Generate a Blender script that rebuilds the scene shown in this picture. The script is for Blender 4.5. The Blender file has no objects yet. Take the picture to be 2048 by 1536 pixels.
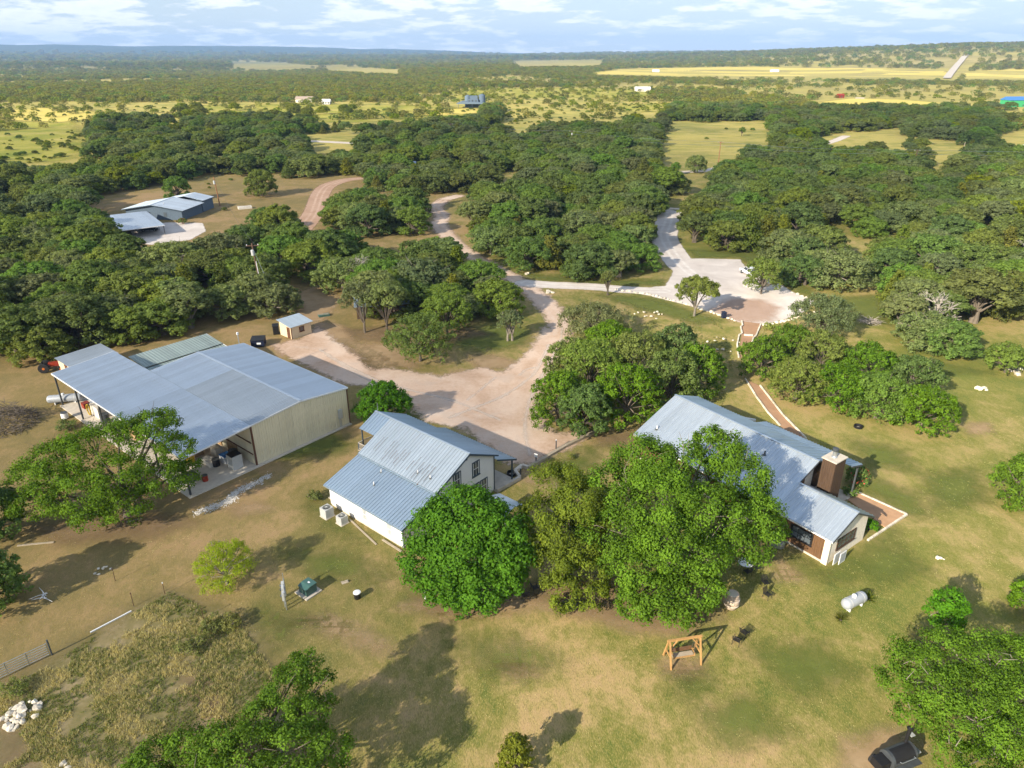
import bpy, bmesh, math, random
import numpy as np
from mathutils import Vector, Matrix

scene = bpy.context.scene
C = scene.collection
R = math.radians
rng = np.random.default_rng(11)
random.seed(11)

# ------------------------------------------------------------------ camera
FPX, HC = 1421.0, 44.0                       # focal length in photo pixels, drone height in metres
TH = math.atan((768 - 105) / FPX)            # tilt below the horizon
cam_d = bpy.data.cameras.new('camera'); cam = bpy.data.objects.new('camera', cam_d); C.objects.link(cam)
cam.location = (0, 0, HC); cam.rotation_euler = (math.pi / 2 - TH, 0, 0)
cam_d.sensor_width = 36; cam_d.lens = FPX / 2048 * 36; cam_d.clip_start = 0.5; cam_d.clip_end = 60000
scene.camera = cam

# ------------------------------------------------------------------ light
SUN_EL, SUN_AZ = R(26), R(43)                # light travels towards +x+y
dirx, diry = math.sin(SUN_AZ), math.cos(SUN_AZ)
LDIR = Vector((dirx * math.cos(SUN_EL), diry * math.cos(SUN_EL), -math.sin(SUN_EL)))
sun_d = bpy.data.lights.new('sun', 'SUN'); sun_d.energy = 4.6; sun_d.angle = R(0.53); sun_d.color = (1.0, 0.89, 0.71)
sun = bpy.data.objects.new('sun', sun_d); C.objects.link(sun)
sun.rotation_euler = LDIR.to_track_quat('-Z', 'Y').to_euler(); sun.location = (-60, -60, 90)

world = bpy.data.worlds.new('World'); scene.world = world; world.use_nodes = True
wt = world.node_tree; wn, wl = wt.nodes, wt.links; wn.clear()
def nd(t, typ, **kw):
    n = t.nodes.new(typ)
    for k, v in kw.items():
        if k.startswith('i_'):
            key = k[2:]; key = int(key) if key.isdigit() else key.replace('_', ' ')
            n.inputs[key].default_value = v
        else: setattr(n, k, v)
    return n
out = nd(wt, 'ShaderNodeOutputWorld'); bg = nd(wt, 'ShaderNodeBackground', i_Strength=1.0)
sky = nd(wt, 'ShaderNodeTexSky', sky_type='NISHITA', sun_disc=False, sun_elevation=SUN_EL,
         sun_rotation=math.atan2(-dirx, -diry), altitude=500, air_density=1.0, dust_density=0.3, ozone_density=1.0)
SKY_S = 0.15
sc_ = nd(wt, 'ShaderNodeVectorMath', operation='SCALE'); sc_.inputs['Scale'].default_value = SKY_S
wl.new(sky.outputs[0], sc_.inputs[0])
den = nd(wt, 'ShaderNodeVectorMath', operation='MULTIPLY_ADD'); wl.new(sc_.outputs[0], den.inputs[0]); den.inputs[1].default_value = (2.05, 1.72, 1.40); den.inputs[2].default_value = (1, 1, 1)
skc = nd(wt, 'ShaderNodeVectorMath', operation='DIVIDE'); wl.new(sc_.outputs[0], skc.inputs[0]); wl.new(den.outputs[0], skc.inputs[1])      # per-channel soft clip of sky brightness so the horizon does not burn out
tc = nd(wt, 'ShaderNodeTexCoord'); sep = nd(wt, 'ShaderNodeSeparateXYZ'); wl.new(tc.outputs['Generated'], sep.inputs[0])
def m(op, a, b=None, t=wt, clamp=False):
    n = nd(t, 'ShaderNodeMath', operation=op, use_clamp=clamp)
    for i, v in enumerate((a, b)):
        if v is None: continue
        if isinstance(v, (int, float)): n.inputs[i].default_value = v
        else: t.links.new(v, n.inputs[i])
    return n.outputs[0]
zz = m('ADD', m('MAXIMUM', sep.outputs[2], 0.0), 0.16)
cx_ = m('DIVIDE', sep.outputs[0], zz); cy_ = m('DIVIDE', sep.outputs[1], zz)
comb = nd(wt, 'ShaderNodeCombineXYZ', i_2=4.3); wl.new(cx_, comb.inputs[0]); wl.new(cy_, comb.inputs[1])
cn = nd(wt, 'ShaderNodeTexNoise', i_Scale=3.8, i_Detail=9.0, i_Roughness=0.58, i_Distortion=0.1); wl.new(comb.outputs[0], cn.inputs[0])
cn2 = nd(wt, 'ShaderNodeTexNoise', i_Scale=0.5, i_Detail=2.0); wl.new(comb.outputs[0], cn2.inputs[0])
csum = m('ADD', cn.outputs[0], m('MULTIPLY', m('SUBTRACT', cn2.outputs[0], 0.5), 0.5))
mask = nd(wt, 'ShaderNodeMapRange', interpolation_type='SMOOTHSTEP'); mask.inputs[1].default_value = 0.47; mask.inputs[2].default_value = 0.64
wl.new(csum, mask.inputs[0])
mask2 = m('MULTIPLY', mask.outputs[0], 0.85)
shade = nd(wt, 'ShaderNodeMapRange'); shade.inputs[1].default_value = 0.55; shade.inputs[2].default_value = 0.8; wl.new(csum, shade.inputs[0])
ccol = nd(wt, 'ShaderNodeMix', data_type='RGBA'); ccol.inputs[6].default_value = (0.60, 0.60, 0.60, 1); ccol.inputs[7].default_value = (0.47, 0.49, 0.52, 1)
wl.new(shade.outputs[0], ccol.inputs[0])
mx = nd(wt, 'ShaderNodeMix', data_type='RGBA'); wl.new(mask2, mx.inputs[0]); wl.new(skc.outputs[0], mx.inputs[6]); wl.new(ccol.outputs[2], mx.inputs[7])
wl.new(mx.outputs[2], bg.inputs[0]); wl.new(bg.outputs[0], out.inputs[0])

vs = scene.view_settings; vs.view_transform = 'Standard'; vs.look = 'None'; vs.exposure = 1.28; vs.gamma = 1.0; vs.use_curve_mapping = False
cy = scene.cycles; cy.use_denoising = True; cy.max_bounces = 5; cy.diffuse_bounces = 3; cy.glossy_bounces = 2; cy.transmission_bounces = 3
cy.transparent_max_bounces = 12; cy.volume_bounces = 0; cy.use_adaptive_sampling = True; cy.adaptive_threshold = 0.015; cy.caustics_reflective = False; cy.caustics_refractive = False
cy.sample_clamp_indirect = 6.0

# ------------------------------------------------------------------ helpers
CT, ST = math.cos(TH), math.sin(TH)
def sstep(a, b, x):
    t = np.clip((np.asarray(x, float) - a) / (b - a), 0, 1); return t * t * (3 - 2 * t)
def vnoise(x, y, seed=0):
    x = np.asarray(x, float); y = np.asarray(y, float)
    xi, yi = np.floor(x), np.floor(y); fx, fy = x - xi, y - yi
    fx = fx * fx * (3 - 2 * fx); fy = fy * fy * (3 - 2 * fy)
    def hsh(a, b):
        v = np.sin(a * 127.1 + b * 311.7 + seed * 74.7) * 43758.5453; return v - np.floor(v)
    return (hsh(xi, yi) * (1 - fx) + hsh(xi + 1, yi) * fx) * (1 - fy) + (hsh(xi, yi + 1) * (1 - fx) + hsh(xi + 1, yi + 1) * fx) * fy
def fbm(x, y, seed=0, o=4):
    s, a, t = 0, 0.5, 0
    for i in range(o):
        s = s + a * vnoise(x * 2 ** i, y * 2 ** i, seed + i); t += a; a *= 0.5
    return s / t
def terrain(x, y):
    x = np.asarray(x, float); y = np.asarray(y, float); r = np.hypot(x, y) + 1e-6; az = np.arctan2(x, np.maximum(y, 1e-3))
    front = sstep(0.0, 0.3, y / r)
    h = 26 * (fbm(x / 900 + 3, y / 900, 5) - 0.5) * sstep(500, 2200, r)
    h = h - 14 * sstep(900, 2600, r) * sstep(0.0, -0.35, az) * (1 - sstep(5000, 8000, r))        # shallow valley to the left
    h = h + 62 * sstep(1700, 3300, r) * sstep(0.12, 0.62, az) + 14 * sstep(2500, 4200, r) * sstep(-0.05, 0.2, az)
    h = h + (92 * sstep(0.02, -0.35, az) + 46 * sstep(0.2, -0.1, az)) * sstep(8500, 11500, r) * (0.72 + 0.5 * fbm(az * 9 + 2, r / 5000, 3))
    return h * front
def ground_at(px, py, z=0.0):
    """the ground point that the photo shows at pixel (px, py)"""
    a = (px - 1024) / FPX; b = (768 - py) / FPX
    d = np.array([a, CT + b * ST, -ST + b * CT]); t = (z - HC) / d[2]
    return Vector((t * d[0], t * d[1], z))
def to_px(x, y, z):
    x = np.asarray(x, float); Y = np.asarray(y, float); Z = np.asarray(z, float) - HC
    dep = Y * CT - Z * ST; up = Y * ST + Z * CT
    return 1024 + FPX * x / dep, 768 - FPX * up / dep
def inpoly(px, py, poly):
    px = np.asarray(px, float); py = np.asarray(py, float); ins = np.zeros(np.broadcast(px, py).shape, bool)
    n = len(poly)
    for i in range(n):
        x0, y0 = poly[i]; x1, y1 = poly[(i + 1) % n]
        if y0 == y1: continue
        c = ((y0 > py) != (y1 > py)) & (px < (x1 - x0) * (py - y0) / (y1 - y0) + x0); ins ^= c
    return ins
def segdist(X, Y, pts, closed):
    d = np.full(X.shape, 1e9)
    n = len(pts)
    for i in range(n if closed else n - 1):
        ax, ay = pts[i][:2]; bx_, by_ = pts[(i + 1) % n][:2]
        vx, vy = bx_ - ax, by_ - ay; L = vx * vx + vy * vy + 1e-9
        t = np.clip(((X - ax) * vx + (Y - ay) * vy) / L, 0, 1)
        d = np.minimum(d, np.hypot(X - ax - t * vx, Y - ay - t * vy))
    return d

class MB:
    """collects shapes and links them as one mesh object"""
    def __init__(s): s.v = []; s.f = []; s.mi = []; s.cur = 0
    def add(s, vs, fs):
        o = len(s.v); s.v += [tuple(v) for v in vs]; s.f += [tuple(i + o for i in f) for f in fs]; s.mi += [s.cur] * len(fs); return s
    def box(s, x0, x1, y0, y1, z0, z1, M=None):
        vs = [Vector((x, y, z)) for z in (z0, z1) for y in (y0, y1) for x in (x0, x1)]
        if M is not None: vs = [M @ v for v in vs]
        return s.add(vs, [(0, 2, 3, 1), (4, 5, 7, 6), (0, 1, 5, 4), (2, 6, 7, 3), (0, 4, 6, 2), (1, 3, 7, 5)])
    def bar(s, a, b, w, h=None, up=(0, 0, 1)):
        a, b = Vector(a), Vector(b); h = h or w; d = (b - a); L = d.length; d.normalize(); up = Vector(up)
        if abs(d.dot(up)) > 0.98: up = Vector((0, 1, 0))
        sd = d.cross(up).normalized(); u2 = sd.cross(d)
        vs = [p + sd * (i * w / 2) + u2 * (j * h / 2) for p in (a, b) for i, j in ((-1, -1), (1, -1), (1, 1), (-1, 1))]
        return s.add(vs, [(0, 3, 2, 1), (4, 5, 6, 7)] + [(i, (i + 1) % 4, (i + 1) % 4 + 4, i + 4) for i in range(4)])
    def tube(s, pts, rad, n=8, cap=True):
        pts = [Vector(p) for p in pts]; k = len(pts)
        if isinstance(rad, (int, float)): rad = [rad] * k
        vs = []; ref = Vector((0.31, 0.2, 0.93))
        for i, p in enumerate(pts):
            d = (pts[min(i + 1, k - 1)] - pts[max(i - 1, 0)]); d = d.normalized() if d.length > 1e-9 else Vector((0, 0, 1))
            a = d.cross(ref); a = a.normalized() if a.length > 0.05 else d.cross(Vector((1, 0, 0))).normalized(); b = d.cross(a)
            vs += [p + (a * math.cos(2 * math.pi * j / n) + b * math.sin(2 * math.pi * j / n)) * rad[i] for j in range(n)]
        fs = [(i * n + j, i * n + (j + 1) % n, (i + 1) * n + (j + 1) % n, (i + 1) * n + j) for i in range(k - 1) for j in range(n)]
        if cap: fs += [tuple(range(n - 1, -1, -1)), tuple((k - 1) * n + j for j in range(n))]
        return s.add(vs, fs)
    def lathe(s, prof, n=16, M=None):
        vs = []
        for r_, z_ in prof: vs += [Vector((r_ * math.cos(2 * math.pi * j / n), r_ * math.sin(2 * math.pi * j / n), z_)) for j in range(n)]
        if M is not None: vs = [M @ v for v in vs]
        k = len(prof)
        fs = [(i * n + j, i * n + (j + 1) % n, (i + 1) * n + (j + 1) % n, (i + 1) * n + j) for i in range(k - 1) for j in range(n)]
        fs += [tuple(range(n - 1, -1, -1)), tuple((k - 1) * n + j for j in range(n))]
        return s.add(vs, fs)
    def prism(s, poly, ax, d0, d1):
        """polygon in the plane across axis ax ('x': pairs are (y,z); 'y': (x,z); 'z': (x,y)), from d0 to d1"""
        def P(a, b, d): return {'x': (d, a, b), 'y': (a, d, b), 'z': (a, b, d)}[ax]
        n = len(poly); vs = [P(a, b, d0) for a, b in poly] + [P(a, b, d1) for a, b in poly]
        return s.add(vs, [tuple(range(n - 1, -1, -1)), tuple(range(n, 2 * n))] + [(i, (i + 1) % n, (i + 1) % n + n, i + n) for i in range(n)])
    def mesh(s, name):
        me = bpy.data.meshes.new(name); me.from_pydata([tuple(v) for v in s.v], [], s.f); me.update()
        bm = bmesh.new(); bm.from_mesh(me); bmesh.ops.recalc_face_normals(bm, faces=bm.faces); bm.to_mesh(me); bm.free()
        if any(s.mi): me.polygons.foreach_set('material_index', s.mi)
        return me
    def build(s, name, mat, parent=None, smooth=False):
        me = s.mesh(name)
        for mm in (mat if isinstance(mat, (list, tuple)) else [mat]): me.materials.append(mm)
        if smooth: me.polygons.foreach_set('use_smooth', [True] * len(me.polygons))
        return link(name, me, parent)
def link(name, me, parent=None):
    o = bpy.data.objects.new(name, me); C.objects.link(o)
    if parent is not None: o.parent = parent
    return o
def tag(o, label=None, cat=None, group=None, kind=None):
    if label: o['label'] = label
    if cat: o['category'] = cat
    if group: o['group'] = group
    if kind: o['kind'] = kind
    return o
def thing(name, label, cat, loc=(0, 0, 0), rz=0.0, group=None):
    o = bpy.data.objects.new(name, None); C.objects.link(o); o.location = loc; o.rotation_euler = (0, 0, rz)
    o.empty_display_size = 0.3
    return tag(o, label, cat, group)
def dup(root, loc, rz, label, group=None, scale=None):
    def cp(o, par):
        c = o.copy(); C.objects.link(c); c.parent = par
        for ch in o.children: cp(ch, c)
        return c
    r = cp(root, None); r.location = loc; r.rotation_euler = (0, 0, rz); r['label'] = label
    if group: r['group'] = group
    if scale: r.scale = scale if not isinstance(scale, (int, float)) else (scale,) * 3
    return r

# ------------------------------------------------------------------ materials
def new_mat(name):
    mt = bpy.data.materials.new(name); mt.use_nodes = True; t = mt.node_tree; t.nodes.clear()
    return mt, t
def ramp(t, fac, stops):
    n = nd(t, 'ShaderNodeValToRGB'); e = n.color_ramp.elements
    while len(e) < len(stops): e.new(0.5)
    for i, (p, c) in enumerate(stops): e[i].position = p; e[i].color = (*c, 1)
    t.links.new(fac, n.inputs[0]); return n.outputs[0]
def noise(t, scale, detail=4, rough=0.55, vec=None, dist=0.0, sc3=None):
    n = nd(t, 'ShaderNodeTexNoise', i_Scale=scale, i_Detail=float(detail), i_Roughness=rough, i_Distortion=dist)
    v = vec if vec is not None else nd(t, 'ShaderNodeTexCoord').outputs['Object']
    if sc3:
        mp = nd(t, 'ShaderNodeMapping'); mp.inputs['Scale'].default_value = sc3[:3]
        if len(sc3) > 3: mp.inputs['Rotation'].default_value = (0, 0, sc3[3])
        t.links.new(v, mp.inputs[0]); v = mp.outputs[0]
    t.links.new(v, n.inputs['Vector']); return n.outputs[0]
def mix(t, fac, a, b, mode='MIX'):
    n = nd(t, 'ShaderNodeMix', data_type='RGBA', blend_type=mode)
    for i, v in ((0, fac), (6, a), (7, b)):
        if isinstance(v, (int, float)): n.inputs[i].default_value = v
        elif isinstance(v, tuple): n.inputs[i].default_value = (*v, 1)
        else: t.links.new(v, n.inputs[i])
    return n.outputs[2]
def maprange(t, v, a, b, c=0.0, d=1.0, smooth=True):
    n = nd(t, 'ShaderNodeMapRange', interpolation_type='SMOOTHSTEP' if smooth else 'LINEAR')
    t.links.new(v, n.inputs[0])
    for i, x in zip((1, 2, 3, 4), (a, b, c, d)): n.inputs[i].default_value = x
    return n.outputs[0]
def bsdf(t, col, rough=0.8, metal=0.0, spec=0.3, bump=None, bd=0.02, bs=0.5):
    p = nd(t, 'ShaderNodeBsdfPrincipled', i_Roughness=rough, i_Metallic=metal); p.inputs['Specular IOR Level'].default_value = spec
    if isinstance(col, tuple): p.inputs['Base Color'].default_value = (*col, 1)
    else: t.links.new(col, p.inputs['Base Color'])
    if bump is not None:
        b = nd(t, 'ShaderNodeBump', i_Strength=bs, i_Distance=bd); t.links.new(bump, b.inputs['Height']); t.links.new(b.outputs[0], p.inputs['Normal'])
    return p
def fin(t, shader): o = nd(t, 'ShaderNodeOutputMaterial'); t.links.new(shader.outputs[0] if hasattr(shader, 'outputs') else shader, o.inputs[0])
def simple(name, col, rough=0.7, metal=0.0, var=0.18, scale=3.0, spec=0.3, bump=0.0):
    mt, t = new_mat(name)
    oi = nd(t, 'ShaderNodeObjectInfo').outputs['Random']
    n = noise(t, scale, 5); f = m('ADD', m('MULTIPLY', n, 0.7, t), m('MULTIPLY', oi, 0.3, t), t)
    c = ramp(t, f, [(0.3, tuple(x * (1 - var) for x in col)), (0.7, tuple(min(1, x * (1 + var)) for x in col))])
    fin(t, bsdf(t, c, rough, metal, spec, noise(t, scale * 4, 4) if bump else None, bump, 0.6)); return mt

def metal_roof(name, col, rough=0.42, metal=0.65, var=0.08, dirt=(0.30, 0.27, 0.24)):
    mt, t = new_mat(name)
    oi = nd(t, 'ShaderNodeObjectInfo').outputs['Random']
    n = noise(t, 0.7, 5); n2 = noise(t, 1.0, 4, sc3=(6, 0.35, 1))
    f = m('ADD', m('MULTIPLY', n, 0.6, t), m('MULTIPLY', oi, 0.4, t), t)
    c = ramp(t, f, [(0.25, tuple(x * (1 - var) for x in col)), (0.75, tuple(x * (1 + var) for x in col))])
    c = mix(t, maprange(t, n2, 0.56, 0.8, 0, 0.35), c, dirt)
    p = bsdf(t, c, rough, metal, 0.5, n, 0.01, 0.12)
    t.links.new(maprange(t, n2, 0.3, 0.8, rough - 0.06, rough + 0.16), p.inputs['Roughness']); fin(t, p); return mt
def wood(name, col, var=0.35, sc=(14, 14, 0.8)):
    mt, t = new_mat(name)
    g = noise(t, 1.0, 6, 0.6, sc3=sc); g2 = noise(t, 0.9, 3)
    f = m('ADD', m('MULTIPLY', g, 0.65, t), m('MULTIPLY', g2, 0.35, t), t)
    c = ramp(t, f, [(0.3, tuple(x * (1 - var) for x in col)), (0.5, col), (0.72, tuple(min(1, x * (1 + var)) for x in col))])
    fin(t, bsdf(t, c, 0.75, 0, 0.25, g, 0.01, 0.4)); return mt
def leafmat(name, col, trans=0.28, hue=0.045, val=0.35, dead=0.0, rv=1.0):
    mt, t = new_mat(name)
    oi = nd(t, 'ShaderNodeObjectInfo').outputs['Random']
    at = nd(t, 'ShaderNodeAttribute', attribute_name='tint').outputs['Fac']
    hs = nd(t, 'ShaderNodeHueSaturation'); hs.inputs['Color'].default_value = (*col, 1)
    t.links.new(maprange(t, oi, 0, 1, 0.5 - hue, 0.5 + hue * 0.25, False), hs.inputs['Hue'])
    oi2 = m('FRACT', m('MULTIPLY', oi, 7.31, t), None, t)
    t.links.new(maprange(t, oi2, 0, 1, 1 - 0.16 * rv, 1 + 0.04 * rv, False), hs.inputs['Saturation'])
    vv = m('ADD', maprange(t, at, 0, 1, 1 - val, 1 + val, False), maprange(t, oi2, 0, 1, -0.18 * rv, 0.22 * rv, False), t)
    t.links.new(vv, hs.inputs['Value'])
    c = hs.outputs[0]
    c = mix(t, maprange(t, at, 0.8, 1.0, 0, 0.35), c, (col[0] * 1.9, col[1] * 1.35, col[2] * 0.9))
    if dead: c = mix(t, maprange(t, at, 1 - dead, 1 - dead + 0.01, 0, 1), c, (0.55, 0.20, 0.03))
    p = bsdf(t, c, 0.6, 0, 0.06)
    tr = nd(t, 'ShaderNodeBsdfTranslucent'); c2 = mix(t, 1.0, c, (1.25, 1.2, 0.55), 'MULTIPLY'); t.links.new(c2, tr.inputs[0])
    ms = nd(t, 'ShaderNodeMixShader', i_0=trans); t.links.new(p.outputs[0], ms.inputs[1]); t.links.new(tr.outputs[0], ms.inputs[2]); fin(t, ms); return mt

MT = dict(
    galv=metal_roof('galvanised_roof', (0.46, 0.53, 0.61), 0.42, 0.75),
    galv_old=metal_roof('weathered_roof', (0.40, 0.45, 0.50), 0.48, 0.65),
    galv_green=metal_roof('greenish_old_roof', (0.26, 0.32, 0.31), 0.55, 0.45, 0.14),
    roof_blue=metal_roof('blue_grey_seam_roof', (0.38, 0.48, 0.58), 0.38, 0.65),  # lean-to tone; on back slopes it puts the blue of shade into colour
    roof_lite=metal_roof('pale_seam_roof', (0.48, 0.55, 0.61), 0.42, 0.6),
    roof_corr=metal_roof('corrugated_roof', (0.60, 0.66, 0.71), 0.36, 0.75),
    cream=simple('cream_metal', (0.74, 0.67, 0.48), 0.55, 0.05, 0.07, 0.8, 0.4),
    white=simple('white_paint', (0.80, 0.79, 0.78), 0.75, 0, 0.04, 1.0),
    trim=simple('dark_blue_trim', (0.05, 0.075, 0.10), 0.6, 0, 0.1),
    stonewall=simple('limestone_wall', (0.66, 0.60, 0.50), 0.9, 0, 0.2, 5.0, 0.2, 0.03),
    wood=wood('brown_cedar', (0.125, 0.068, 0.034)), wood_dark=wood('dark_cedar', (0.070, 0.043, 0.027)),
    wood_lite=wood('honey_timber', (0.38, 0.22, 0.085)), plank=wood('grey_plank', (0.34, 0.29, 0.22), 0.25, (3, 3, 3)),
    glass=simple('dark_window_glass', (0.07, 0.085, 0.10), 0.06, 0, 0.3, 1.0, 0.9),
    conc=simple('concrete', (0.50, 0.45, 0.38), 0.9, 0, 0.18, 2.0, 0.2, 0.01),
    steel=simple('galvanised_steel', (0.50, 0.53, 0.56), 0.35, 0.8, 0.12),
    dsteel=simple('dark_steel', (0.09, 0.10, 0.11), 0.5, 0.5, 0.2),
    black=simple('black_metal', (0.018, 0.018, 0.020), 0.5, 0.2, 0.2), rubber=simple('rubber', (0.02, 0.02, 0.02), 0.9),
    navy=simple('navy_paint', (0.012, 0.018, 0.045), 0.5, 0, 0.2), silver=simple('silver_tank_paint', (0.34, 0.365, 0.40), 0.4, 0.1, 0.06, 2.0, 0.5), tank=simple('white_tank_paint', (0.72, 0.73, 0.75), 0.35, 0, 0.05, 2.0, 0.5),
    beige=simple('beige_siding', (0.66, 0.55, 0.38), 0.8, 0, 0.06), brown=simple('brown_door', (0.13, 0.055, 0.028), 0.7),
    green_box=simple('green_enamel', (0.045, 0.11, 0.095), 0.4, 0, 0.1, 2.0, 0.5), acgrey=simple('ac_grey', (0.50, 0.51, 0.50), 0.5, 0.2, 0.08),
    rock=simple('limestone_rock', (0.62, 0.56, 0.46), 0.95, 0, 0.3, 2.5, 0.2, 0.05), rust=simple('rust_stain', (0.07, 0.035, 0.025), 0.9, 0, 0.4, 2.0),
    bark=simple('oak_bark', (0.12, 0.10, 0.08), 0.95, 0, 0.35, 3.0, 0.1, 0.04), bark_lite=simple('pale_bark', (0.21, 0.185, 0.155), 0.95, 0, 0.3, 3.0, 0.1, 0.03),
    deadwood=simple('grey_deadwood', (0.30, 0.27, 0.24), 0.95, 0, 0.25, 3.0), red=simple('red_paint', (0.24, 0.03, 0.012), 0.5), orange=simple('orange_paint', (0.52, 0.14, 0.02), 0.5),
    yellow=simple('yellow_paint', (0.62, 0.42, 0.03), 0.5), blueplastic=simple('blue_plastic', (0.04, 0.16, 0.42), 0.5), blueroof=simple('blue_enamel_roof', (0.06, 0.19, 0.48), 0.45, 0.2),
    greenwall=simple('green_enamel_wall', (0.05, 0.33, 0.13), 0.6), slate=simple('slate_blue_wall', (0.10, 0.14, 0.19), 0.8), carblack=simple('black_car_paint', (0.015, 0.017, 0.022), 0.18, 0.2, 0.1, 1.0, 0.7),
    carwhite=simple('white_car_paint', (0.74, 0.76, 0.78), 0.25, 0.0, 0.03, 1.0, 0.6), pole=wood('pole_timber', (0.12, 0.075, 0.05)), pole_red=wood('reddish_pole_timber', (0.26, 0.12, 0.06)),
    clay=simple('weathered_clay', (0.42, 0.33, 0.25), 0.9, 0, 0.3, 4.0, 0.2, 0.03), sand=simple('sandy_patio', (0.36, 0.22, 0.13), 0.95, 0, 0.2, 1.2, 0.1, 0.01),
    flower=simple('red_flowers', (0.55, 0.05, 0.06), 0.7), pale=simple('pale_far_wall', (0.66, 0.62, 0.56), 0.8), brownroof=simple('brown_far_roof', (0.33, 0.26, 0.21), 0.8),
    cardboard=simple('tan_board', (0.38, 0.25, 0.13), 0.85), grey=simple('grey_plastic', (0.33, 0.35, 0.36), 0.6),
)
LEAF = dict(
    oak=leafmat('live_oak_leaves', (0.142, 0.225, 0.046), 0.50, 0.045, 0.5), grey=leafmat('grey_oak_leaves', (0.180, 0.240, 0.085), 0.50, 0.03, 0.45),
    cedar=leafmat('cedar_leaves', (0.115, 0.155, 0.022), 0.34), bright=leafmat('bright_green_leaves', (0.088, 0.225, 0.014), 0.45, 0.004, 0.42, 0.012, 0.2),
    yellow=leafmat('yellow_green_leaves', (0.150, 0.195, 0.014), 0.45, 0.02, 0.45), feather=leafmat('feathery_leaves', (0.24, 0.32, 0.030), 0.5, 0.01),
    greenoak=leafmat('deep_green_oak_leaves', (0.108, 0.205, 0.016), 0.45, 0.008, 0.6, 0.0, 0.3), weed=leafmat('weed_leaves', (0.18, 0.235, 0.055), 0.4),  # oak foliage in a deeper, more saturated green
    pecan=leafmat('pecan_leaves', (0.135, 0.185, 0.018), 0.45, 0.005, 0.55, 0.0, 0.3), farolive=leafmat('far_olive_leaves', (0.210, 0.230, 0.045), 0.45, 0.03, 0.4), straw=leafmat('dry_grass_blades', (0.46, 0.42, 0.21), 0.4, 0.01, 0.35),
)
# ------------------------------------------------------------------ ground
def ground_material():
    mt, t = new_mat('dry_grass_ground')
    pos = nd(t, 'ShaderNodeTexCoord').outputs['Object']
    big = noise(t, 0.035, 4, 0.6, pos); mid = noise(t, 0.22, 5, 0.6, pos, 0.4); fine = noise(t, 1.5, 6, 0.7, pos, 0.3, (1.0, 0.55, 1, 0.6)); vf = noise(t, 9.0, 4, 0.7, pos, 0.2, (1.3, 0.5, 1, 0.7))
    s1 = m('ADD', m('MULTIPLY', big, 0.6, t), m('MULTIPLY', mid, 0.5, t), t); s1 = m('SUBTRACT', s1, 0.045, t)
    s2 = m('ADD', m('MULTIPLY', s1, 0.72, t), m('MULTIPLY', fine, 0.28, t), t)
    base = ramp(t, s2, [(0.40, (0.085, 0.120, 0.022)), (0.465, (0.160, 0.160, 0.038)), (0.51, (0.235, 0.200, 0.068)), (0.55, (0.325, 0.245, 0.105)), (0.62, (0.40, 0.270, 0.145))])
    base = mix(t, maprange(t, vf, 0.48, 0.66, 0.0, 0.5), base, (0.42, 0.32, 0.13))
    base = mix(t, maprange(t, vf, 0.5, 0.32, 0.0, 0.6), base, (0.085, 0.080, 0.022))
    # the yard to the left is browner, the lawn to the right greener
    sp = nd(t, 'ShaderNodeSeparateXYZ'); t.links.new(pos, sp.inputs[0])
    base = mix(t, maprange(t, sp.outputs[0], 8, -40, 0, 0.5), base, (0.245, 0.155, 0.085))
    base = mix(t, maprange(t, sp.outputs[0], 14, 45, 0, 0.22), base, (0.24, 0.25, 0.055))
    # far pastures: golden, patched with scrub
    ln = nd(t, 'ShaderNodeVectorMath', operation='LENGTH'); t.links.new(pos, ln.inputs[0]); dist = ln.outputs['Value']
    pn = noise(t, 0.006, 6, 0.62, pos, 0.5); pn2 = noise(t, 0.0011, 5, 0.6, pos, 0.3)
    far = ramp(t, m('ADD', m('MULTIPLY', pn, 0.5, t), m('MULTIPLY', pn2, 0.5, t), t), [(0.38, (0.240, 0.230, 0.055)), (0.47, (0.40, 0.34, 0.090)), (0.54, (0.30, 0.26, 0.085)), (0.66, (0.47, 0.38, 0.155))])
    fg = mix(t, maprange(t, fine, 0.4, 0.65, 0, 0.5), (0.40, 0.34, 0.085), (0.54, 0.43, 0.16))
    gm = noise(t, 0.03, 5, 0.65, pos, 0.5); gm2 = noise(t, 0.12, 5, 0.65, pos, 0.5, (0.5, 1.4, 1))
    fg = mix(t, maprange(t, m('ADD', m('MULTIPLY', gm, 0.5, t), m('MULTIPLY', gm2, 0.5, t), t), 0.54, 0.42, 0, 0.7), fg, (0.20, 0.22, 0.050))
    fg = mix(t, maprange(t, gm2, 0.55, 0.7, 0, 0.5), fg, (0.46, 0.33, 0.18))
    col = mix(t, maprange(t, dist, 260, 430), base, fg)
    col = mix(t, maprange(t, dist, 620, 1300), col, far)
    far2 = mix(t, maprange(t, pn2, 0.42, 0.66), (0.12, 0.135, 0.050), (0.34, 0.30, 0.12))
    col = mix(t, maprange(t, dist, 2600, 6500, 0, 0.92), col, far2)
    col = mix(t, maprange(t, dist, 6500, 9500, 0, 0.9), col, (0.050, 0.080, 0.040))
    fin(t, bsdf(t, col, 0.95, 0, 0.1, m('ADD', m('MULTIPLY', vf, 0.5, t), m('MULTIPLY', fine, 0.7, t), t), 0.10, 0.55)); return mt
M_GROUND = ground_material()
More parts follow.
